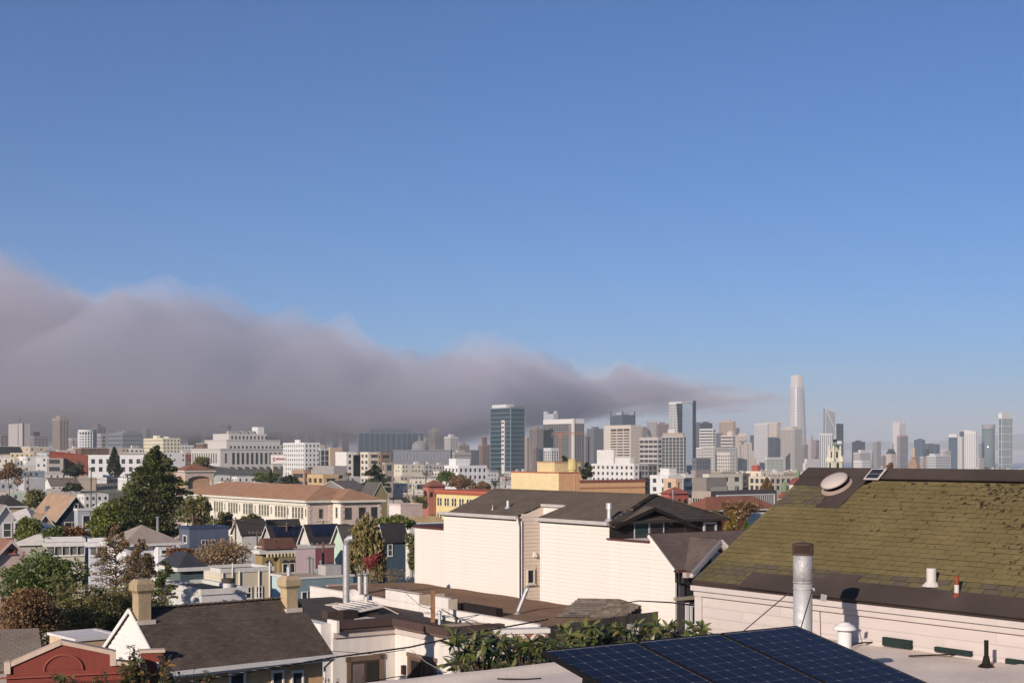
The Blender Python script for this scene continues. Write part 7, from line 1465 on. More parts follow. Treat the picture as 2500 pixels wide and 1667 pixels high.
# ======================================================= dark shingle roof with two chimneys
def shingle_house():
    phi = R(40); fr = Frame(803, 55.0, phi); ze = 47.5; zb = 38; root = ent('shingle_roofed_house', fr, zb, 'tan stucco house with a dark shingle gable roof and two beige chimneys', 'house'); hero(230, 805, 1400, 1667, 50)
    xL = fr.Y0(388); w = 2.44; zr = 49.28; E, Rr = ze - zb, zr - zb; tanm = Wp((232, 184, 124), bump=.5, bscale=24); wh = Wp((250, 244, 238), streak=.05); tr = Wp((240, 232, 228))
    MB().box(xL + .15, -.1, .3, 2 * w - .3, 0, E - .12).build('wall', tanm, root)
    MB().wallpoly([(.1, 0), (2 * w - .1, 0), (2 * w - .1, E - .1), (w, Rr - .12), (.1, E - .1)], 0, xL + .1, xL + .3).build('gable_wall', wh, root); gw = [c for c in root.children if c.name.startswith('gable_wall')][0]
    def giv(z):
        t = max(0, (z - E) / (Rr - E)); return [(.1 + t * (w - .1) + .05, 2 * w - .1 - t * (w - .1) - .05)] if t < .93 else []
    boards(gw, 0, xL + .1, giv, E - 3, Rr - .2, .21, wh, th=.018, name='gable_board')
    dk = rough_roof((60, 52, 50)); lo = -.35; k = (Rr - E) / w; zl = E + lo * k
    MB().slab([(xL, lo, zl), (0, lo, zl), (0, w, Rr), (xL, w, Rr)], .09).build('roof', dk, root); MB().slab([(xL, w, Rr), (0, w, Rr), (0, 2 * w - lo, zl), (xL, 2 * w - lo, zl)], .09).build('back_roof', dk, root)
    roof = [c for c in root.children if c.name.startswith('roof')][0]; V = Vector((0, w - lo, Rr - zl)); S = V.length
    sm = piece_mat('charcoal_shingle', [(0.092, 0.068, 0.055), (0.106, 0.080, 0.065), (0.130, 0.100, 0.082), (0.10, 0.075, 0.061)], .95, .25, 60, .2)
    shingles(roof, root, (xL - .02, lo, zl + .01), (1, 0, 0), V, S, .115, .24, lambda v: (0, -xL + .04), sm, 300, th=.007, gap=.012, lap=False, seed=41)
    b0 = MB().box(-.11, .11, -.14, .14, 0, .03); cap = mesh_of('ridge_cap', b0.v, b0.f, sm); n = 30
    for i in range(n): o = link('ridge_cap', cap, roof, (xL + (-xL) * (i + .5) / n, w, Rr + .012)); o.rotation_euler = (R(0), R(7), 0)
    # eave: white gutter over a dark soffit
    MB().box(xL - .05, .05, lo - .16, lo - .02, zl - .10, zl + .05).build('gutter', tr, root); MB().box(xL, .0, lo - .02, .29, zl - .14, zl - .06).build('soffit', Wp((80, 66, 58)), root); MB().box(xL, 0, lo - .05, lo - .021, zl - .2, zl - .11).build('fascia', tr, root)
    beam(root, (xL - .02, lo, zl - .02), (xL - .02, w, Rr - .02), .05, .14, wh, 'rake_board'); beam(root, (xL - .02, 2 * w - lo, zl - .02), (xL - .02, w, Rr - .02), .05, .14, wh, 'rake_board'); pass
    MB().tube([(-.05, lo - .1, zl - .1), (-.12, .1, zl - .5), (-.12, .2, 0)], .05, 8).build('downpipe', tr, root)
    for px0, px1 in ((556, 598), (661, 691), (709, 739)):
        x0, zt = fr.ony(px0, 1638, .3); x1, _ = fr.ony(px1, 1634, .3); put_win(root, 1, x0, zt - zb - 1.3, x1 - x0, 1.3, (246, 238, 230), None, .27)
        MB().box(x0 - .04, x1 + .05, .18, .28, zt - zb + .0, zt - zb + .05).build('window_head', tr, root)
    # chimneys
    cm = wall_mat(tuple(.62 * c for c in srgb(218, 192, 154)), .95, .25, .15, 1.0, 14, 'rough_stucco')
    for px, ytop, lb in ((346, 1413, 'beige'), (706, 1404, 'beige')):
        x = fr.Y0(px, w - .32); Yd = fr.w(x, w - .32).y; zt = ZP(ytop, Yd) - zb; zc = E + (w - 1.1) * k; a = .25
        ch = MB().box(x - a, x + a, w - .32 - a, w - .32 + a, E + (w - .72) * k - .02, zt - .52).build('chimney', cm, root)
        MB().hexa([(x - a, w - .32 - a, zt - .52), (x + a, w - .32 - a, zt - .52), (x + a, w - .32 + a, zt - .52), (x - a, w - .32 + a, zt - .52)], [(x - a - .1, w - .32 - a - .1, zt - .40), (x + a + .1, w - .32 - a - .1, zt - .40), (x + a + .1, w - .32 + a + .1, zt - .40), (x - a - .1, w - .32 + a + .1, zt - .40)]).build('chimney_collar', cm, ch)
        MB().box(x - a - .1, x + a + .1, w - .32 - a - .1, w - .32 + a + .1, zt - .399, zt - .16).build('chimney_head', cm, ch); MB().hexa([(x - a - .1, w - .32 - a - .1, zt - .16), (x + a + .1, w - .32 - a - .1, zt - .16), (x + a + .1, w - .32 + a + .1, zt - .16), (x - a - .1, w - .32 + a + .1, zt - .16)], [(x - a + .03, w - .32 - a + .03, zt), (x + a - .03, w - .32 - a + .03, zt), (x + a - .03, w - .32 + a - .03, zt), (x - a + .03, w - .32 + a - .03, zt)]).build('chimney_shoulder', cm, ch)
        MB().box(x - a - .12, x + a + .12, w - .32 - a - .16, w - .32 - a, E + (w - .32 - a - .16) * k - .05, E + (w - .32 - a) * k + .05).build('chimney_flashing', Wp((236, 214, 196)), ch)
        if px > 500: MB().tube([(x - .02, w - .32, zt), (x - .02, w - .32, zt + .34)], .09, 12).build('chimney_pot', metal_mat((.5, .5, .52), .5, .6), ch)
    return fr
FRH = shingle_house()
# pale annex behind the gable and the red gabled parapet at the corner
h = house('annex', 'low beige annex with a pale membrane roof behind the white gable', 121, 186, 300, 1562, 57, (232, 196, 150), 'flat', 0, (232, 224, 222), 1590, phi=R(40), trim=(238, 232, 230), cap=.06)
h = house('flat_roofed_wing', 'white flat roof wing with a hatch dome behind the dark ridge', 462, 492, 602, 1450, 76, (226, 222, 222), 'flat', 0, (60, 60, 70), 1475, wy=6); MB().tube([(h.wx * .75, 1, h.H), (h.wx * .75, 1, h.H + .45)], .28, 18).build('roof_drum', Wp((226, 222, 220)), h.root); MB().lathe([(.34, 0), (.36, .04), (.36, .2), (.3, .24)], 18, (h.wx * .75, 1, h.H + .45)).build('drum_cap', Wp((84, 74, 66)), h.root); MB().lathe([(.25, 0), (.2, .12), (.02, .2)], 14, (h.wx * .22, .6, h.H)).build('roof_dome', Wp((236, 230, 228)), h.root)
def red_parapet():
    phi = R(16); fr = Frame(150, 48.0, phi); zb = 36; root = ent('red_parapet_building', fr, zb, 'brick red stucco front with a stepped gable parapet and half round panel', 'building'); hero(0, 400, 1560, 1667, 40)
    def q(px, py): x, z = fr.ony(px, py, 0); return x, z - zb
    red = Wp((150, 66, 52), var=.08); cap = Wp((226, 196, 172)); pts = [q(px, py) for px, py in ((16, 1700), (16, 1640), (20, 1628), (150, 1570), (274, 1596), (276, 1620), (330, 1624), (330, 1700))]
    pts = [(pts[0][0], 0)] + pts[1:-1] + [(pts[-1][0], 0)]
    MB().wallpoly(pts, 1, 0, .35).build('wall', red, root)
    for i, ((xa, za), (xb, zb_)) in enumerate(zip(pts[1:-1], pts[2:])):
        if abs(xb - xa) < .02 : continue
        if i == len(pts) - 3: continue
        beam(root, (xa - .02, .17, za + .05), (xb + .02, .17, zb_ + .05), .50, .14, cap, 'coping')
    for px, y0_, y1_ in ((18, 1622, 1640), (276, 1596, 1620)): (xa, za), (xb, zb_) = q(px, y1_), q(px, y0_); MB().box(xa - .1, xa + .1, -.1, .45, za - .05, zb_ + .1).build('coping_end', cap, root)
    cx, cz = q(155, 1634); rr = 45 / F * 48; seg = [(cx + rr * math.cos(t), cz + rr * .82 * math.sin(t)) for t in [i * math.pi / 16 for i in range(17)]]
    MB().wallpoly(seg, 1, -.03, .001).build('half_round_panel', red, root); MB().tube([(a, -.05, b) for a, b in seg], .035, 6).build('panel_moulding', Wp((170, 84, 66)), root)
    a, b = q(0, 1655), q(300, 1640); beam(root, (a[0] - 1, -.06, a[1]), (b[0], -.06, b[1]), .10, .05, Wp((176, 84, 66)), 'string_course')
    f2 = Frame(372, 50.4, phi); o2 = f2.w(0, 0) - fr.w(0, 0); lx, ly = o2.x * fr.c + o2.y * fr.s, -o2.x * fr.s + o2.y * fr.c; zt = ZP(1592, 50.4) - zb; MB().box(lx - .4, lx + .38, ly, ly + .3, 0, zt).build('side_parapet', red, root); MB().box(lx - .46, lx + .44, ly - .08, ly + .36, zt, zt + .1).build('side_coping', cap, root)
    # tiled roof behind
    x0 = pts[0][0]; rt = piece_mat('taupe_shingle', [(0.21, 0.17, 0.137), (0.22, 0.18, 0.145), (0.235, 0.192, 0.155)], .95, .25, 40, .3); zz = pts[2][1]
    A, B, C, D = Vector((x0 - 4.5, .5, zz - .15)), Vector((x0 + 1.35, .5, zz + .55)), Vector((x0 + 1.35, 4.6, zz + .62)), Vector((x0 - 4.5, 4.6, zz + 1.2))
    A, B, C, D = [Vector(p) for p in ((x0 - 4, .4, zz - .2), (x0 + 1.2, .4, zz - .2), (x0 + .9, 3.2, zz + .85), (x0 - 4, 3.2, zz + .85))]
    rf = MB().slab([A, B, C, D], .08).build('roof', rough_roof((110, 92, 80)), root); V = D - A; shingles(rf, root, A + Vector((0, 0, .02)), (1, 0, 0), V, V.length, .16, .26, lambda v: (0, 5.2 - v * .1), rt, 200, th=.014, seed=51)
    MB().slab([D, C, C + Vector((0, 3, -1)), D + Vector((0, 3, -1))], .08).build('back_roof', rough_roof((110, 92, 80)), root)
    lb = MB().slab([(q(100, 1660)[0], -1.6, q(0, 1667)[1] - .55), (q(300, 1660)[0], -1.6, q(0, 1667)[1] - .55), (q(300, 1640)[0], -.02, q(300, 1646)[1] - .15), (q(100, 1640)[0], -.02, q(300, 1646)[1] - .15)], .06).build('lower_roof', rough_roof((120, 64, 54)), root)
red_parapet()
# ======================================================= the roof below the camera
def own_roof():
    fr = Frame(1352, 20.4); z = 52.0; m, n, l, b = newmat('membrane'); tc = n.new('ShaderNodeTexCoord').outputs['Object']
    c = ramp(n, l, nz(n, l, tc, .9, 5, .6), ((.3, (.66, .55, .47)), (.7, (.80, .68, .59)))); sp = ramp(n, l, nz(n, l, tc, 120, 2, .5), ((.35, .75), (.6, 1.05))); l.new(mul(n, l, c, sp), b.inputs['Base Color']); b.inputs['Roughness'].default_value = .95; b.inputs['Specular IOR Level'].default_value = .1
    cr = n.new('ShaderNodeTexVoronoi'); cr.feature = 'DISTANCE_TO_EDGE'; cr.inputs['Scale'].default_value = .55; l.new(tc, cr.inputs['Vector']); bp = n.new('ShaderNodeBump'); bp.inputs['Strength'].default_value = .3; bp.inputs['Distance'].default_value = .02; l.new(nz(n, l, tc, 7, 5, .6), bp.inputs['Height']); l.new(bp.outputs[0], b.inputs['Normal'])
    root = ent('own_roof_deck', fr, 44, 'pale grey bitumen roof with a raised rolled edge below the camera', 'roof'); Z = z - 44; nx, ny = 90, 40; vv, ff = [], []; xe = 16.0
    GL = [c_ for c_ in ((FRG.w(.02, 0) - fr.w(0, 0)),)][0]; xw = GL.x * fr.c + GL.y * fr.s
    x0 = -9.0
    for j in range(ny + 1):
        for i in range(nx + 1):
            x = x0 + (xw - x0) * i / nx; y = -11 + 11.0 * (j / ny) ** .5
            hump = .10 * math.exp(-((y + .55) / .22) ** 2) if x < 3.6 else 0
            vv.append((x, y, Z + hump + .018 * mnoise.noise((x * 1.2, y * 1.2, 9)) + .03 * mnoise.noise((x * .3, y * .4, 2)) - (.10 * max(0, 1 - (-y) / .22) if x < 3.6 else 0)))
    for j in range(ny):
        for i in range(nx): a = j * (nx + 1) + i; ff.append((a, a + 1, a + nx + 2, a + nx + 1))
    link('roof_sheet', mesh_of('roof_sheet', vv, ff, m, smooth=True), root); MB().box(x0, xw, -11, -.02, 0, Z - .15).build('wall', Wp((200, 186, 176)), root)
    MB().box(xw - 3.2, xw - .3, -5.6, -4.2, Z - .05, Z + .07).build('lap_patch', m, root)
    crk = Wp((60, 46, 42))
    for pts in (((3.9, -1.1), (4.5, -1.35), (5.2, -1.2), (6.0, -1.6)), ((4.6, -2.6), (5.4, -2.9), (6.6, -2.75)), ((-1.6, -.9), (-1.3, -1.15), (-1.1, -1.2)), ((6.2, -3.5), (7.2, -3.6), (8.0, -3.9))): MB().tube([(a, b_, Z + .03) for a, b_ in pts], .012, 4).build('crack', crk, root)
    return fr, z, xw
FRO, ZO, XWO = own_roof()
def solar_array():
    fr = Frame(1326, 11.98); z = 53.34; tl = R(12.5); cell_m = glass_mat((0.009, 0.010, 0.020), .25, 0, 'solar_cell_glass', .07); back = Wp((128, 130, 142)); frame_m = Wp((26, 24, 26)); w, L = 1.0, 1.66; c = .1555; g = .0046
    b0 = MB().hexa([(.012, 0, 0), (c - .012, 0, 0), (c, .012, 0), (c, c - .012, 0), (c - .012, c, 0), (.012, c, 0), (0, c - .012, 0), (0, .012, 0)], [(.012, 0, .0006), (c - .012, 0, .0006), (c, .012, .0006), (c, c - .012, .0006), (c - .012, c, .0006), (.012, c, .0006), (0, c - .012, .0006), (0, .012, .0006)]); cm = mesh_of('solar_cell', b0.v, b0.f, cell_m)
    names = ('nearest the shrubs', 'in the middle of the row', 'nearest the big flue')
    for i in range(3):
        x0 = i * (w + .02); p = fr.w(x0, 0, z); root = empty('photovoltaic_module', p, fr.phi, 'dark blue solar panel ' + names[i], 'solar panel', 'solar panels in the near row')
        root.rotation_euler = (tl, 0, fr.phi)
        MB().box(.012, w - .012, -L + .012, -.012, -.02, .0).build('backsheet', back, root)
        for a in ((0, w, -.012, 0), (0, w, -L, -L + .012), (0, .012, -L + .0121, -.0121), (w - .012, w, -L + .0121, -.0121)): MB().box(*a, -.04, .006).build('frame_rail', frame_m, root)
        for j in range(6):
            for q in range(10): link('solar_cell', cm, root, (.022 + j * (c + g), -L + .03 + q * (c + g), .0004))
    rt = empty('mounting_rail', fr.w(-.1, -.5, z - .125), fr.phi, 'black mounting rail carrying the solar panels', 'rail'); rt.rotation_euler = (tl, 0, fr.phi)
    MB().box(.16, 3.2, -.05, .02, -.13, -.045).build('rail', frame_m, rt); MB().box(.16, .22, -.05, .02, -.23, -.131).build('bracket', frame_m, rt); MB().tube([(.19, -.055, -.19), (.19, -.06, -.19)], .012, 8).build('bolt', metal_mat((.6, .6, .6)), rt)
    for q in (.5, 2.6): MB().tube([(q, -.02, -.14), (q, .28, -1.33)], .03, 6).build('leg', frame_m, rt)
solar_array()
def big_flue():
    Y = 20.5; x = XP(1960, Y); zb = ZO - .3; root = empty('galvanised_flue', (x, Y, zb), 0, 'large galvanised flue with a dark mesh cap and stay wires', 'flue'); k = Y / F; r = 23 * k; zt = ZP(1334, Y) - zb; gm, n, l, b = newmat('galvanised')
    tc = n.new('ShaderNodeTexCoord').outputs['Object']; vo = n.new('ShaderNodeTexVoronoi'); vo.inputs['Scale'].default_value = 38; l.new(tc, vo.inputs['Vector']); cc = ramp(n, l, vo.outputs['Color'], ((.0, (.30, .29, .29)), (1, (.48, .46, .45)))); l.new(mul(n, l, cc, ramp(n, l, nz(n, l, tc, 5, 5, .7), ((.3, .75), (.7, 1.1)))), b.inputs['Base Color']); b.inputs['Metallic'].default_value = .35; b.inputs['Roughness'].default_value = .6
    zs = ZP(1420, Y) - zb; MB().lathe([(r * 1.0, 0), (r, zs)], 40).build('lower_pipe', metal_mat((.46, .45, .45), .55, .4, dirt=.2), root, smooth=True); MB().lathe([(r * 1.025, zs - .02), (r * 1.025, zt - .09)], 40).build('upper_pipe', gm, root, smooth=True)
    for q in (zs, zs - .10, zt - .12): MB().lathe([(r * 1.03, -.01), (r * 1.07, 0), (r * 1.03, .012)], 40, (0, 0, q)).build('seam_ring', gm, root)
    cap = Wp((96, 76, 66)); rc = r * 1.10; mb = MB(); nb = 60
    for i in range(nb): t = 2 * math.pi * i / nb; mb.tube([(rc * math.cos(t), rc * math.sin(t), zt - .11), (rc * math.cos(t), rc * math.sin(t), zt + .02)], .0035, 4)
    for q in range(7): mb.tube([(rc * math.cos(t), rc * math.sin(t), zt - .11 + q * .02) for t in [2 * math.pi * i / 40 for i in range(41)]], .0035, 4, cap=False)
    mb.build('mesh_cap', cap, root); MB().lathe([(rc, zt + .02), (rc * 1.03, zt + .03), (rc * .9, zt + .05), (.01, zt + .07)], 40).build('cap_lid', cap, root); MB().lathe([(r * .9, zt - .12), (r * .9, zt + .02)], 30).build('cap_core', Wp((36, 28, 26)), root)
    MB().lathe([(rc * 1.01, zt - .12), (rc * 1.01, zt - .10)], 40).build('cap_rim', cap, root)
    z1 = ZP(1437, Y) - zb; MB().box(r * .78, r * 1.14, -r * .62, -r * .55, z1 - .02, z1 + .02).build('stay_clip', metal_mat((.6, .58, .56)), root); st = Wp((92, 56, 50))
    e = P(1815, 1540, 20.8) - Vector((x, Y, zb)); MB().tube([(-r, 0, z1), tuple(e)], .008, 6).build('stay_rod', st, root); MB().tube([(r * .9, -r * .6, z1), tuple(P(1955, 1533, 19.3) - Vector((x, Y, zb)))], .008, 6).build('stay_rod', st, root)
    pl = MB().box(-.05, .05, -r - .01, -r - .002, z1 - .15, z1 - .05).build('label_plate', Wp((196, 190, 184)), root); pl.rotation_euler = (0, R(12), R(25))
big_flue()
def small_roof_things():
    Y = 18.9; p = P(2062, 1600, Y); o = empty('white_vent_cap', (p.x, Y, ZO), 0, 'white mushroom vent cap beside the solar panels', 'vent'); wm = Wp((240, 234, 230), streak=.05); k = Y / F; h = ZP(1527, Y) - ZO
    MB().lathe([(17 * k, 0), (17 * k, h - .04)], 24).build('pipe', wm, o, smooth=True); MB().lathe([(20 * k, h - .06), (29 * k, h - .05), (29.5 * k, h - .03), (22 * k, h + .01), (14 * k, h + .03), (13 * k, h + .045), (.01, h + .05)], 28).build('cap', wm, o, smooth=True)
    x, y = FRO.onz(2408, 1628, ZO); q = FRO.w(x, y, ZO); o = empty('black_vent_pipe', q, 0, 'black pipe with a tarred conical boot on the pale roof', 'pipe'); bm_ = wall_mat((.02, .016, .014), .6, .4, .3, .8, 40, 'tar'); k = q.y / F
    MB().tube([(0, 0, 0), (0, 0, 66 * k)], 5.4 * k, 16).build('pipe', bm_, o); MB().lathe([(21 * k, -.01), (20 * k, 2 * k), (10 * k, 10 * k), (7 * k, 26 * k), (5.6 * k, 28 * k)], 16).build('boot', bm_, o)
small_roof_things()
# ======================================================= overhead wires
def wire(name, label, pts, r, twist=0, sag=0.0, col=(40, 36, 36)):
    P3 = [P(*p) for p in pts]; out = []
    for a, b in zip(P3, P3[1:]):
        for i in range(14): t = i / 14; out.append(a.lerp(b, t) - Vector((0, 0, sag * 4 * t * (1 - t))))
    out.append(P3[-1]); root = empty(name, out[0], 0, label, 'cable'); o0 = out[0]
    MB().tube([p - o0 for p in out], r, 6).build('strand', Wp(col), root)
    if twist:
        den = []
        for a, b in zip(out, out[1:]):
            for i in range(8): den.append(a.lerp(b, i / 8))
        MB().tube([p - o0 + Vector((0, math.cos(i * .7) * r * .8, math.sin(i * .7) * r * .8)) for i, p in enumerate(den)], r * .55, 4).build('wrap_strand', Wp((170, 160, 154)), root)
    return root
wire('service_cable', 'twisted grey service cable sloping up across the stucco house', ((460, 1665, 33), (820, 1603, 36), (1000, 1579, 38), (1150, 1545, 40), (1338, 1511, 43)), .022, 1)
wire('telephone_wire', 'thin black wire low in front of the french door', ((880, 1667, 30), (960, 1652, 31), (1090, 1640, 33)), .010)
wire('drop_wire', 'thin pale wire falling from the service cable to the shrubs', ((1003, 1585, 38), (1040, 1615, 34), (1085, 1640, 28)), .008, col=(190, 180, 172))
wire('house_wire', 'thin dark wire from the gutter corner to the cable', ((805, 1588, 52), (920, 1596, 45), (990, 1585, 38)), .010)
wire('looped_wire', 'slack black wires looped along the low screen wall', ((1078, 1486, 65), (1120, 1508, 64), (1168, 1500, 63)), .014)
wire('looped_wire', 'second slack wire hanging under the looped one on the screen wall', ((1078, 1488, 64.9), (1128, 1514, 63.8), (1170, 1500, 62.8)), .012)
wire('roof_cable', 'braided cable running over the felt parapet to the boarded wall', ((1516, 1472, 58), (1560, 1466, 50), (1640, 1470, 40), (1702, 1478, 30)), .02, 1)
wire('post_wire', 'thin wire from the light well down to the timber post', ((992, 1448, 66), (1028, 1480, 66), (1055, 1486, 66)), .012)
# utility poles in the middle distance
def pole(label, px, yt, yb, Y, arms=2, r=.14):
    x = XP(px, Y); zg = ground_z(x, Y); root = empty('utility_pole', (x, Y, zg), R(20), label, 'pole', 'wooden utility poles'); tm = wall_mat((.16, .11, .085), .95, .4, .4, 0, 10, 'pole_wood'); H = ZP(yt, Y) - zg
    MB().tube([(0, 0, 0), (0, 0, H)], [r, r * .75], 8).build('shaft', tm, root)
    for i in range(arms):
        z = H - .35 - i * .9; MB().box(-1.2, 1.2, -.06, .06, z, z + .12).build('crossarm', tm, root)
        for q in (-1.1, -.6, .6, 1.1): MB().lathe([(.05, 0), (.06, .06), (.03, .13)], 8, (q, 0, z + .12)).build('insulator', Wp((180, 170, 160)), root)
    return root
pole('tall utility pole with three crossarms before the school corner', 789, 1269, 1300, 250, 3); pole('utility pole with a transformer rising over the maroon wall', 789, 1322, 1368, 138, 1); pole('dark utility pole right of the gabled attic roof', 994, 1188, 1215, 380, 2); pole('thin utility pole beside the charcoal roofs', 628, 1295, 1320, 200, 1)
# ======================================================= near shrubs
def leaf_mesh(L, wd, mat, droop=.25, fold=.18, name='leaf'):
    v, f = [], []; n = 5
    for i in range(n + 1):
        t = i / n; w = wd * math.sin(math.pi * min(1, t * .92 + .06)) ** .8 * (1 if t < .98 else .1); z = -droop * L * t * t
        v += [(-w, t * L, z + fold * w), (0, t * L, z), (w, t * L, z + fold * w)]
    for i in range(n):
        for j in range(2): a = i * 3 + j; f.append((a, a + 1, a + 4, a + 3))
    return mesh_of(name, v, f, mat, smooth=True)
def leaf_parts(root, mats, spots, meshes, nparts=300, seed=1):
    """spots: matrices in the root's frame; the nparts nearest the camera become objects, the rest one joined part"""
    rs = random.Random(seed); spots = sorted(spots, key=lambda m: m[0].translation.y)
    for m, k in spots[:nparts]: o = link('leaf', meshes[k % len(meshes)], root); o.matrix_basis = m
    rest = spots[nparts:]
    if rest:
        v, f = [], []
        for m, k in rest:
            me = meshes[k % len(meshes)]; n = len(v); v += [tuple(m @ q.co) for q in me.vertices]; f += [tuple(i + n for i in p.vertices) for p in me.polygons]
        o = link('foliage', mesh_of('foliage', v, f, meshes[0].materials[0], smooth=True), root); o['kind'] = 'stuff'
def rosette_shrub(label, x0, x1, y0, y1, Y, n, seed, L=.24):
    rs = random.Random(seed); root = empty('rhododendron', P((x0 + x1) / 2, y1 + 30, Y), 0, label, 'shrub', 'large leaved shrubs at the roof edge'); b = root.location; lm = leaf_mat('rhodo_leaf', [(0.025, 0.04, 0.009), (0.055, 0.075, 0.017), (0.09, 0.11, 0.028), (0.15, 0.16, 0.05), (0.20, 0.16, 0.055)], .38, .15)
    meshes = [leaf_mesh(L * s, L * .15 * s, lm, d) for s, d in ((1, .25), (.85, .4), (1.1, .15), (.7, .3))]; spots = []; mb = MB()
    for i in range(n):
        px = x0 + (x1 - x0) * (i + rs.random()) / n; t = rs.random(); c = P(px, y0 + (y1 - y0) * (rs.random() ** .8), Y + rs.uniform(-1.2, 1.4)) - b
        mb.tube([(c.x * .4, c.y * .3, -.6), tuple(c * .7 + Vector((0, 0, -.15))), tuple(c)], [.02, .014, .008], 5); ax = Vector((rs.uniform(-.35, .35), rs.uniform(-.5, .2), 1)).normalized(); q0 = ax.to_track_quat('Z', 'Y').to_matrix().to_4x4(); m_ = rs.randint(10, 14)
        for j in range(m_):
            el = rs.uniform(-.35, .75) if j < m_ - 3 else rs.uniform(.8, 1.2); a = 2.4 * j + rs.uniform(-.3, .3); sc = rs.uniform(.75, 1.1) * (.7 if el > .8 else 1)
            spots.append((Matrix.Translation(c) @ q0 @ Matrix.Rotation(a, 4, 'Z') @ Matrix.Rotation(el, 4, 'X') @ Matrix.Rotation(rs.uniform(-.4, .4), 4, 'Y') @ Matrix.Scale(sc, 4), rs.randint(0, 3)))
    mb.build('stem', bark(), root); leaf_parts(root, None, spots, meshes, 260, seed)
rosette_shrub('large leaved shrub sprawling beside the french door', 1100, 1235, 1548, 1640, 22.5, 40, 1)
rosette_shrub('large leaved shrub in front of the peeling brick parapet', 1225, 1345, 1560, 1640, 22.0, 32, 2)
rosette_shrub('tallest large leaved shrub before the felt parapet', 1320, 1480, 1530, 1612, 23.0, 42, 3)
rosette_shrub('large leaved shrub just above the solar panel edge', 1450, 1610, 1525, 1592, 23.5, 36, 4)
rosette_shrub('large leaved shrub in the dark gap by the felt wall', 1590, 1730, 1526, 1572, 24.0, 22, 5)
def twig_shrub(label, x0, x1, y0, y1, Y, n, seed, cols, L=.10, parts=300, key='magnolia', top=None):
    rs = random.Random(seed); root = empty('magnolia', P((x0 + x1) / 2, y1 + 40, Y), 0, label, 'shrub', 'glossy shrubs along the bottom edge'); b = root.location; lm = leaf_mat(key, cols, .35, .18); meshes = [leaf_mesh(L * s, L * .24 * s, lm, d, .25) for s, d in ((1, .2), (.8, .35), (1.15, .1))]; spots = []; mb = MB()
    for i in range(n):
        u = rs.random(); px = x0 + (x1 - x0) * u; yy = y0 + (y1 - y0) * (rs.random() ** .7) + (0 if top is None else top(u)); e = P(px, yy, Y + rs.uniform(-.9, .9)) - b; s0 = Vector((e.x * .55, e.y * .4, e.z - .9))
        mb.tube([tuple(s0), tuple(s0.lerp(e, .6) + Vector((rs.uniform(-.05, .05), 0, 0))), tuple(e)], [.016, .01, .005], 4)
        for j in range(rs.randint(9, 15)):
            p = s0.lerp(e, rs.uniform(.55, 1.0)); spots.append((Matrix.Translation(p) @ Matrix.Rotation(rs.uniform(0, 6.28), 4, 'Z') @ Matrix.Rotation(rs.uniform(-.3, 1.1), 4, 'X') @ Matrix.Rotation(rs.uniform(-.6, .6), 4, 'Y') @ Matrix.Scale(rs.uniform(.7, 1.2), 4), rs.randint(0, 2)))
    mb.build('stem', bark(), root); leaf_parts(root, None, spots, meshes, parts, seed)
MG = [(0.04, 0.06, 0.014), (0.08, 0.10, 0.025), (0.15, 0.15, 0.05), (0.26, 0.12, 0.05), (0.09, 0.10, 0.028)]
twig_shrub('glossy magnolia with russet leaf backs below the white gable', 290, 430, 1585, 1700, 27, 85, 61, MG, .125, 300, top=lambda u: 10 * abs(u - .4))
twig_shrub('lower arm of glossy leaves along the tan wall', 410, 530, 1625, 1700, 28, 40, 62, MG, .115, 200)
twig_shrub('sparse glossy sprigs in front of the red parapet', 120, 300, 1632, 1700, 26, 60, 63, MG, .11, 260)
twig_shrub('upright leafy sprig against the white gable boards', 305, 352, 1563, 1620, 27.5, 12, 64, MG, .12, 120)
twig_shrub('dry fine leaved shrub at the foot of the stucco wall', 760, 890, 1642, 1700, 34, 42, 65, [(0.10, 0.055, 0.022), (0.18, 0.11, 0.05), (0.10, 0.09, 0.035)], .07, 240, 'dry_leaf')

# ======================================================= street poles and their wires in the middle distance
def pole_line(label, pts):
    tops = []
    for k, (px, yt, Y) in enumerate(pts):
        x = XP(px, Y); zg = ground_z(x, Y); H = ZP(yt, Y) - zg; root = empty('street_pole', (x, Y, zg), R(25), label % ('first', 'second', 'third', 'fourth', 'fifth')[k], 'pole', 'street poles among the roofs'); tm = wall_mat((.16, .11, .085), .95, .4, .4, 0, 10, 'pole_wood')
        MB().tube([(0, 0, 0), (0, 0, H)], [.15, .11], 7).build('shaft', tm, root); MB().box(-1.1, 1.1, -.06, .06, H - .5, H - .38).build('crossarm', tm, root); tops.append(Vector((x, Y, zg + H - .4)))
    for a, b in zip(tops, tops[1:]):
        d = (b - a); n = 12; r_ = empty('span_wire', a, 0, ('leftmost', 'middle', 'rightmost')[len(SPANS) % 3] + ' sagging wire span ' + label.split('left ')[1], 'wire', 'street wires'); SPANS.append(r_)
        MB().tube([d * (i / n) - Vector((0, 0, .02 * d.length * 4 * (i / n) * (1 - i / n))) for i in range(n + 1)], .03, 4).build('strand', Wp((40, 36, 36)), r_)
SPANS = []
pole_line('%s pole from left in the street before the mint hill', ((70, 1158, 400), (235, 1166, 390), (560, 1168, 400), (720, 1178, 390)))
pole_line('%s pole from left in the street below the school', ((470, 1255, 190), (575, 1262, 188), (700, 1275, 180), (905, 1283, 175)))
pole_line('%s pole from left in the street right of the school', ((960, 1168, 420), (1010, 1182, 370), (1150, 1168, 430), (1235, 1158, 450)))
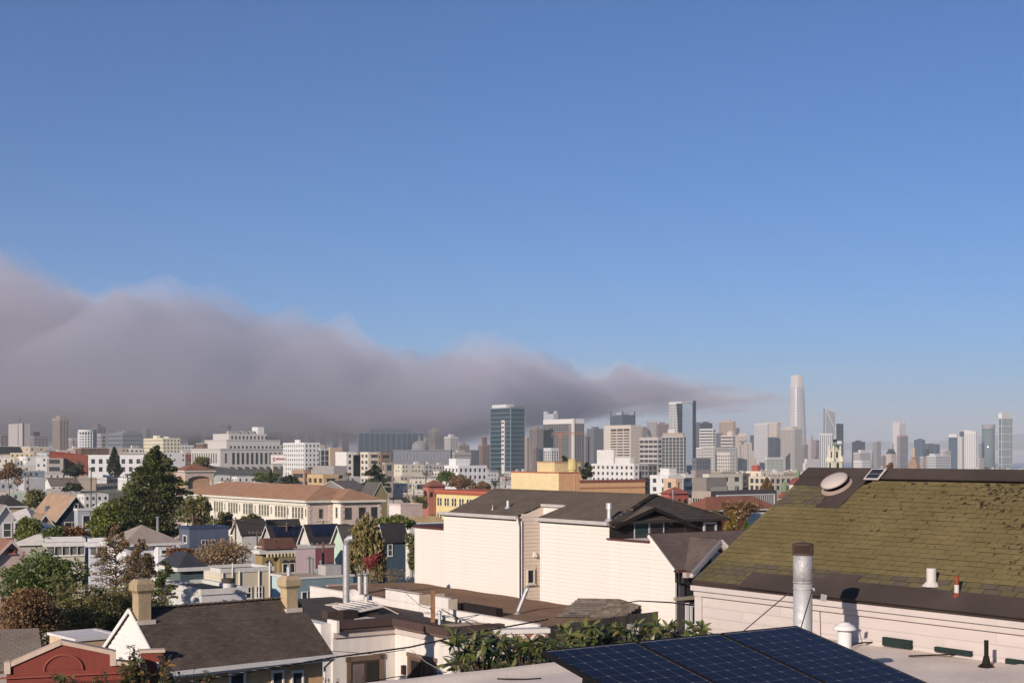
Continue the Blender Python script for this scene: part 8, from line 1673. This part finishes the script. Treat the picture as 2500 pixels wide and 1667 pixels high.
# ======================================================= the ordinary houses and trees that fill the slopes
FILL = []                                  # (root, colour word, kind phrase, px, depth)
PAL = [('white', (240, 236, 232), 26), ('cream', (240, 228, 204), 20), ('pale grey', (206, 202, 204), 14), ('beige', (216, 196, 172), 12), ('taupe', (170, 154, 142), 7), ('blue grey', (150, 162, 174), 5), ('pink', (226, 196, 190), 4), ('yellow', (236, 214, 158), 4), ('brown', (134, 104, 86), 4), ('sage', (172, 184, 164), 3), ('brick red', (160, 90, 74), 2)]
RPAL = [(150, 142, 138), (196, 182, 172), (92, 86, 84), (62, 58, 58), (172, 150, 130), (216, 210, 206), (130, 116, 106)]
def pick(rs, Y):
    P_ = PAL if Y > 650 else [(a, b, c if c < 13 else c * .55) for a, b, c in PAL]; t = rs.uniform(0, sum(p[2] for p in P_))
    for p in P_:
        t -= p[2]
        if t <= 0: return p
    return PAL[0]
NB = 2700
prof = np.full(NB, 1760.0)                 # lowest picture row still open above what already stands nearer
def span(x0, x1): return max(0, int(x0) + 100), min(NB, int(x1) + 100)
HS = sorted(HERO, key=lambda t: t[4]); hp = [0]
def advance(Y):
    while hp[0] < len(HS) and HS[hp[0]][4] <= Y:
        x0, x1, y0, y1, _, _ = HS[hp[0]]; a, b = span(x0, x1); m = (b - a) // 8; prof[a + m:b - m] = np.minimum(prof[a + m:b - m], y0 + (y1 - y0) * .25); hp[0] += 1
# the near roofs hide what stands behind them
prof[100:100 + 2500] = np.minimum(prof[100:2600], 1667)
for x0, x1, y in ((0, 300, 1560), (240, 800, 1480), (757, 1700, 1440), (1014, 1090, 1290), (1084, 1600, 1250), (1600, 1800, 1300), (1700, 1990, 1400), (1800, 1990, 1320), (1900, 1990, 1220), (1990, 2500, 1146)):
    a, b = span(x0, x1); prof[a:b] = np.minimum(prof[a:b], y)
prof_b = np.full(NB, 0.0); prof_b[1650:2660] = 1330.0   # what a step to the left would show past the green roof
def limit_for(x0, x1, Y):
    """lowest row a roof top may reach so that no landmark farther off is hidden, and whether the spot is taken"""
    lim = 0.0
    for (a, b, c, d, yy, _) in HERO:
        if b < x0 + 2 or a > x1 - 2: continue
        if yy > Y: lim = max(lim, d - 3)
        if abs(yy - Y) < max(7, .028 * Y): return None
    return lim
PROTO_W = {}
def small_windows(root, axis, L, z0, z1, rows, cols, rs, far, off):
    w, h_ = (.95, 1.35); n = 0
    if far:
        mb = MB()
        for r_ in range(rows):
            for c in range(cols):
                u = L * (c + .5) / cols - .5; z = z1 - 2.3 - r_ * 3.0
                if rs.random() < .35: continue
                if z < z0: continue
                if axis == 0: mb.box(off - .03, off, u, u + 1.0, z, z + 1.4)
                else: mb.box(u, u + 1.0, off - .03, off, z, z + 1.4)
        if mb.v: mb.build('glazing', glass_mat((0.04, 0.045, 0.05)), root, kind='stuff')
    else:
        for r_ in range(rows):
            for c in range(cols):
                u = L * (c + .5) / cols - w / 2; z = z1 - 2.1 - r_ * 2.9
                if z > z0: put_win(root, axis, u, z, w, h_, (236, 230, 224), 'h', off)
def filler_house(px, Y, wx, wy, zt, rs, kind, phi):
    nm, col, _ = pick(rs, Y); rcol = rs.choice(RPAL if Y > 600 else RPAL[2:4] * 2 + RPAL); far = Y > 330
    fr = Frame(px, Y, phi); ytop = YH + F * (CZ - zt) / Y; xl, xr = fr.px(0, wy, zt)[0], fr.px(wx, 0, zt)[0]
    n0 = len(HERO); names = {'flat': 'flat_roofed_house', 'gableR': 'gabled_house', 'gableL': 'gabled_house', 'hip': 'hip_roofed_house'}; rh = {'flat': 0, 'gableR': wx * .3, 'gableL': wy * .3, 'hip': 1.6}[kind]
    if kind != 'flat': zt -= rh
    h = house(names[kind], 'x', xl, px, xr, YH + F * (CZ - zt) / Y, Y, col, kind, rh, rcol, None, phi, 'house', 'ordinary houses on the slopes', zb=min(ground_z(fr.ox, Y) - 1, zt - 5), wx=wx, wy=wy); del HERO[n0:]
    hv = min(h.H, 7.0); small_windows(h.root, 0, wy, h.H - hv, h.H, 2, max(1, int(wy / 3.2)), rs, far, -.012); small_windows(h.root, 1, wx, h.H - hv, h.H, 2, max(1, int(wx / 2.6)), rs, far, -.012)
    if kind == 'flat' and Y < 700: roof_clutter(h, rs.randint(4, 7) if Y < 350 else 3, int(px))
    elif Y < 500:
        for _ in range(2): vent(h.root, wx * .35, wy * rs.uniform(.2, .8), h.H + rh * .5, 1.2, .1)
        MB().tube([(wx * .6, wy * .5, h.H), (wx * .6, wy * .5, h.H + rh + 2.2)], .04, 4).build('aerial', Wp((150, 146, 144)), h.root)
    FILL.append((h.root, nm, {'flat': 'flat roofed house', 'gableR': 'gabled house', 'gableL': 'gabled house', 'hip': 'hip roofed house'}[kind], (xl + xr) / 2, ytop, Y)); return xl, xr, ytop
rs = random.Random(23); stuff = MB(); stuff_glass = MB(); stuff_roof = MB(); n_ind = 0; depths = []; Y = 104.0
while Y < 2600: depths.append(Y); Y *= 1.05 if Y < 600 else 1.07
for Y in depths:
    advance(Y); px = -70 + rs.uniform(0, 60); phi = PHI if rs.random() < .8 else R(18)
    while px < 2560:
        if Y < 450: wx, wy = rs.uniform(6.5, 9), rs.uniform(9, 16)
        elif Y < 900: wx, wy = rs.uniform(8, 15), rs.uniform(10, 20)
        else: wx, wy = rs.uniform(12, 30), rs.uniform(12, 30)
        fr = Frame(px, Y, phi); xl, xr = fr.px(0, wy, 40)[0], fr.px(wx, 0, 40)[0]; step = (xr - px) + (px - xl) * .55 + rs.uniform(0, 8)
        hgt = rs.uniform(6, 10) if Y < 450 else (rs.uniform(8, 15) if Y < 1000 else rs.uniform(9, 24)); zt = ground_z(fr.ox, Y) + hgt; yt = YH + F * (CZ - zt) / Y
        lim = limit_for(xl, xr, Y); a, b = span(xl, xr)
        if lim is not None and b - a > 2:
            if yt < lim: yt = lim + rs.uniform(0, 3); zt = ZP(yt, Y)
            vis = np.mean(prof[a:b] > yt + 3); ok = zt - ground_z(fr.ox, Y) > 3.2 and vis > .22; side = Y > 130 and zt - ground_z(fr.ox, Y) > 3.2 and np.mean(prof_b[a:b] > yt + 2) > .3
            if ok or side: prof_b[a:b] = np.minimum(prof_b[a:b], yt + 2)
            if ok and n_ind < 285 and Y < 1250:
                k = rs.choices(('flat', 'gableR', 'gableL', 'hip'), (50, 22, 18, 10) if Y < 700 else (88, 5, 5, 2))[0]; filler_house(px, Y, wx, wy, zt, rs, k, phi); n_ind += 1
                prof[a:b] = np.minimum(prof[a:b], yt + 2)
            elif ok or side:
                c0, s0 = fr.c, fr.s; zb = ground_z(fr.ox, Y) - 4
                def ring(i, z): return [tuple(fr.w(x, y, z)) for x, y in ((i, i), (wx - i, i), (wx - i, wy - i), (i, wy - i))]
                stuff.hexa(ring(0, zb), ring(0, zt)); stuff_roof.hexa(ring(.5, zt - .2), ring(.5, zt + .25))
                for q in range(rs.randint(1, 3)):
                    ax, ay = rs.uniform(.1, .7) * wx, rs.uniform(.1, .7) * wy; stuff.hexa([tuple(fr.w(ax + e, ay + g, zt)) for e, g in ((0, 0), (3, 0), (3, 3), (0, 3))], [tuple(fr.w(ax + e, ay + g, zt + rs.uniform(1.5, 3.5))) for e, g in ((0, 0), (3, 0), (3, 3), (0, 3))])
                z = zt - 1.6
                while z > max(zb, zt - 15):
                    for axn, L in ((0, wy), (1, wx)):
                        nn = max(1, int(L / 3.4))
                        for q in range(nn):
                            u = L * (q + .25) / nn; w_ = L / nn * .5
                            pts = ((-.06, u), (-.06, u + w_), (.1, u + w_), (.1, u)) if axn == 0 else ((u, -.06), (u + w_, -.06), (u + w_, .1), (u, .1))
                            stuff_glass.hexa([tuple(fr.w(x, y, z - 1.8)) for x, y in pts], [tuple(fr.w(x, y, z)) for x, y in pts])
                    z -= 3.6
                prof[a:b] = np.minimum(prof[a:b], yt + 2)
        px += max(6, step)
root = empty('distant_low_blocks', (0, 1300, 0), 0, 'carpet of small pale low buildings between the near slopes and the towers', 'buildings'); root['kind'] = 'stuff'
for mb, nm, mt in ((stuff, 'wall', piece_mat('far_walls', [(.62, .58, .55), (.52, .47, .42), (.40, .37, .36), (.66, .62, .58), (.46, .38, .31), (.30, .28, .28), (.62, .56, .48), (.34, .24, .20)], .9, .05, .2, 0)), (stuff_roof, 'roof', piece_mat('far_roofs', [(.34, .30, .28), (.5, .46, .44), (.16, .15, .15), (.28, .23, .19)], .9, .05, .2, 0)), (stuff_glass, 'glazing', glass_mat((0.05, 0.052, 0.06)))):
    if mb.v: o = mb.build(nm, mt, root, kind='stuff'); o.location = (0, -1300, 0)
# street trees between the houses: a few patterns, copied
PROT = []
def copy_tree(src, loc, sc, rz):
    r_ = src.copy(); COL.objects.link(r_); r_.location = loc; r_.scale = sc; r_.rotation_euler = (0, 0, rz)
    for ch in src.children: c = ch.copy(); COL.objects.link(c); c.parent = r_
    return r_
TREES = []
n0 = len(HERO)
for i, (tone, kind, n) in enumerate((('green', 'round', 1300), ('olive', 'round', 1300), ('dark', 'round', 1300), ('brown', 'round', 1200), ('dark', 'cone', 1100), ('rust', 'round', 1100))):
    Y = 300; t = tree('street_tree', 'x', 1200, 1270, 1200, 1262, Y, kind, tone, n, .30, 70 + i, 12, group='small trees among the roofs'); PROT.append((t, tone, kind))
del HERO[n0:]
words_t = {'green': 'green', 'olive': 'olive', 'dark': 'dark green', 'brown': 'brown', 'rust': 'rusty'}
rs = random.Random(5); used = set()
for q in range(2200):
    if len(TREES) >= 120: break
    Y = 110 * (8.5 ** rs.random()); px = rs.uniform(-10, 1980); x = XP(px, Y); w = rs.uniform(4.5, 8.5); top = ground_z(x, Y) + rs.uniform(5.0, 9.0); yt = YH + F * (CZ - top) / Y; hwp = w / 2 / Y * F
    lim = limit_for(px - hwp, px + hwp, Y)
    if lim is None: continue
    if any(abs(px - o[3]) < hwp + 12 and abs(Y - o[5]) < 14 for o in FILL): continue
    if yt < lim: continue
    if any(abs(px - o[2]) < hwp and abs(Y - o[4]) < .1 * Y for o in TREES): continue
    if 1000 < px and yt > 1220 and px < 1700 and Y < 130: continue
    k = rs.randrange(len(PROT)); src, tone, kind = PROT[k]; s_ = w / (70 / F * 300)
    if k not in used: used.add(k); t = src; t.location = (x, Y, ground_z(x, Y)); t.scale = (s_, s_, 1); t.rotation_euler = (0, 0, rs.uniform(0, 6))
    else: t = copy_tree(src, (x, Y, ground_z(x, Y)), (s_, s_, 1), rs.uniform(0, 6))
    z0 = ground_z(XP(1235, 300), 300); hz = (ZP(1200, 300) - min(z0, ZP(1262, 300) - .3)); t.scale = (s_, s_, (top - ground_z(x, Y)) / hz)
    TREES.append((t, words_t[tone], px, yt, Y, 'conical tree' if kind == 'cone' else 'tree'))
for k, (t, tone, kind) in enumerate(PROT):
    if k not in used:
        for c in list(t.children): bpy.data.objects.remove(c)
        bpy.data.objects.remove(t)
# names for the fillers: colour, kind and the landmark they stand by
LAND = [(h_, (h_[0] + h_[1]) / 2, (h_[2] + h_[3]) / 2) for h_ in HERO if h_[5]]
ORD = ['leftmost', 'second from left', 'third from left', 'fourth from left', 'fifth from left', 'sixth from left', 'seventh from left', 'eighth from left', 'ninth from left', 'tenth from left']
def place(px, py, Y):
    h_, cx, cy = min(LAND, key=lambda t: abs(t[1] - px) + .6 * abs(t[2] - py) + .03 * abs(t[0][4] - Y))
    if px < h_[0]: rel = 'left of'
    elif px > h_[1]: rel = 'right of'
    else: rel = 'in front of' if Y < h_[4] else 'behind'
    return rel + ' ' + h_[5]
def label_all(items):
    groups = {}
    for it in items: groups.setdefault(it[1], []).append(it)
    for base, lst in groups.items():
        lst.sort(key=lambda t: t[2])
        for i, (o, _, px) in enumerate(lst):
            if len(lst) == 1: o['label'] = base
            else: o['label'] = (ORD[i] if i < len(ORD) else 'number %d from left' % (i + 1)) + ' ' + base
label_all([(o, f'{c} {k} {place(px, yt, Y)}', px) for (o, c, k, px, yt, Y) in FILL])
label_all([(o, f'small {c} {k} {place(px, yt, Y)}', px) for (o, c, px, yt, Y, k) in TREES])
print('FILL', len(FILL), 'TREES', len(TREES), 'objects', len(bpy.data.objects))
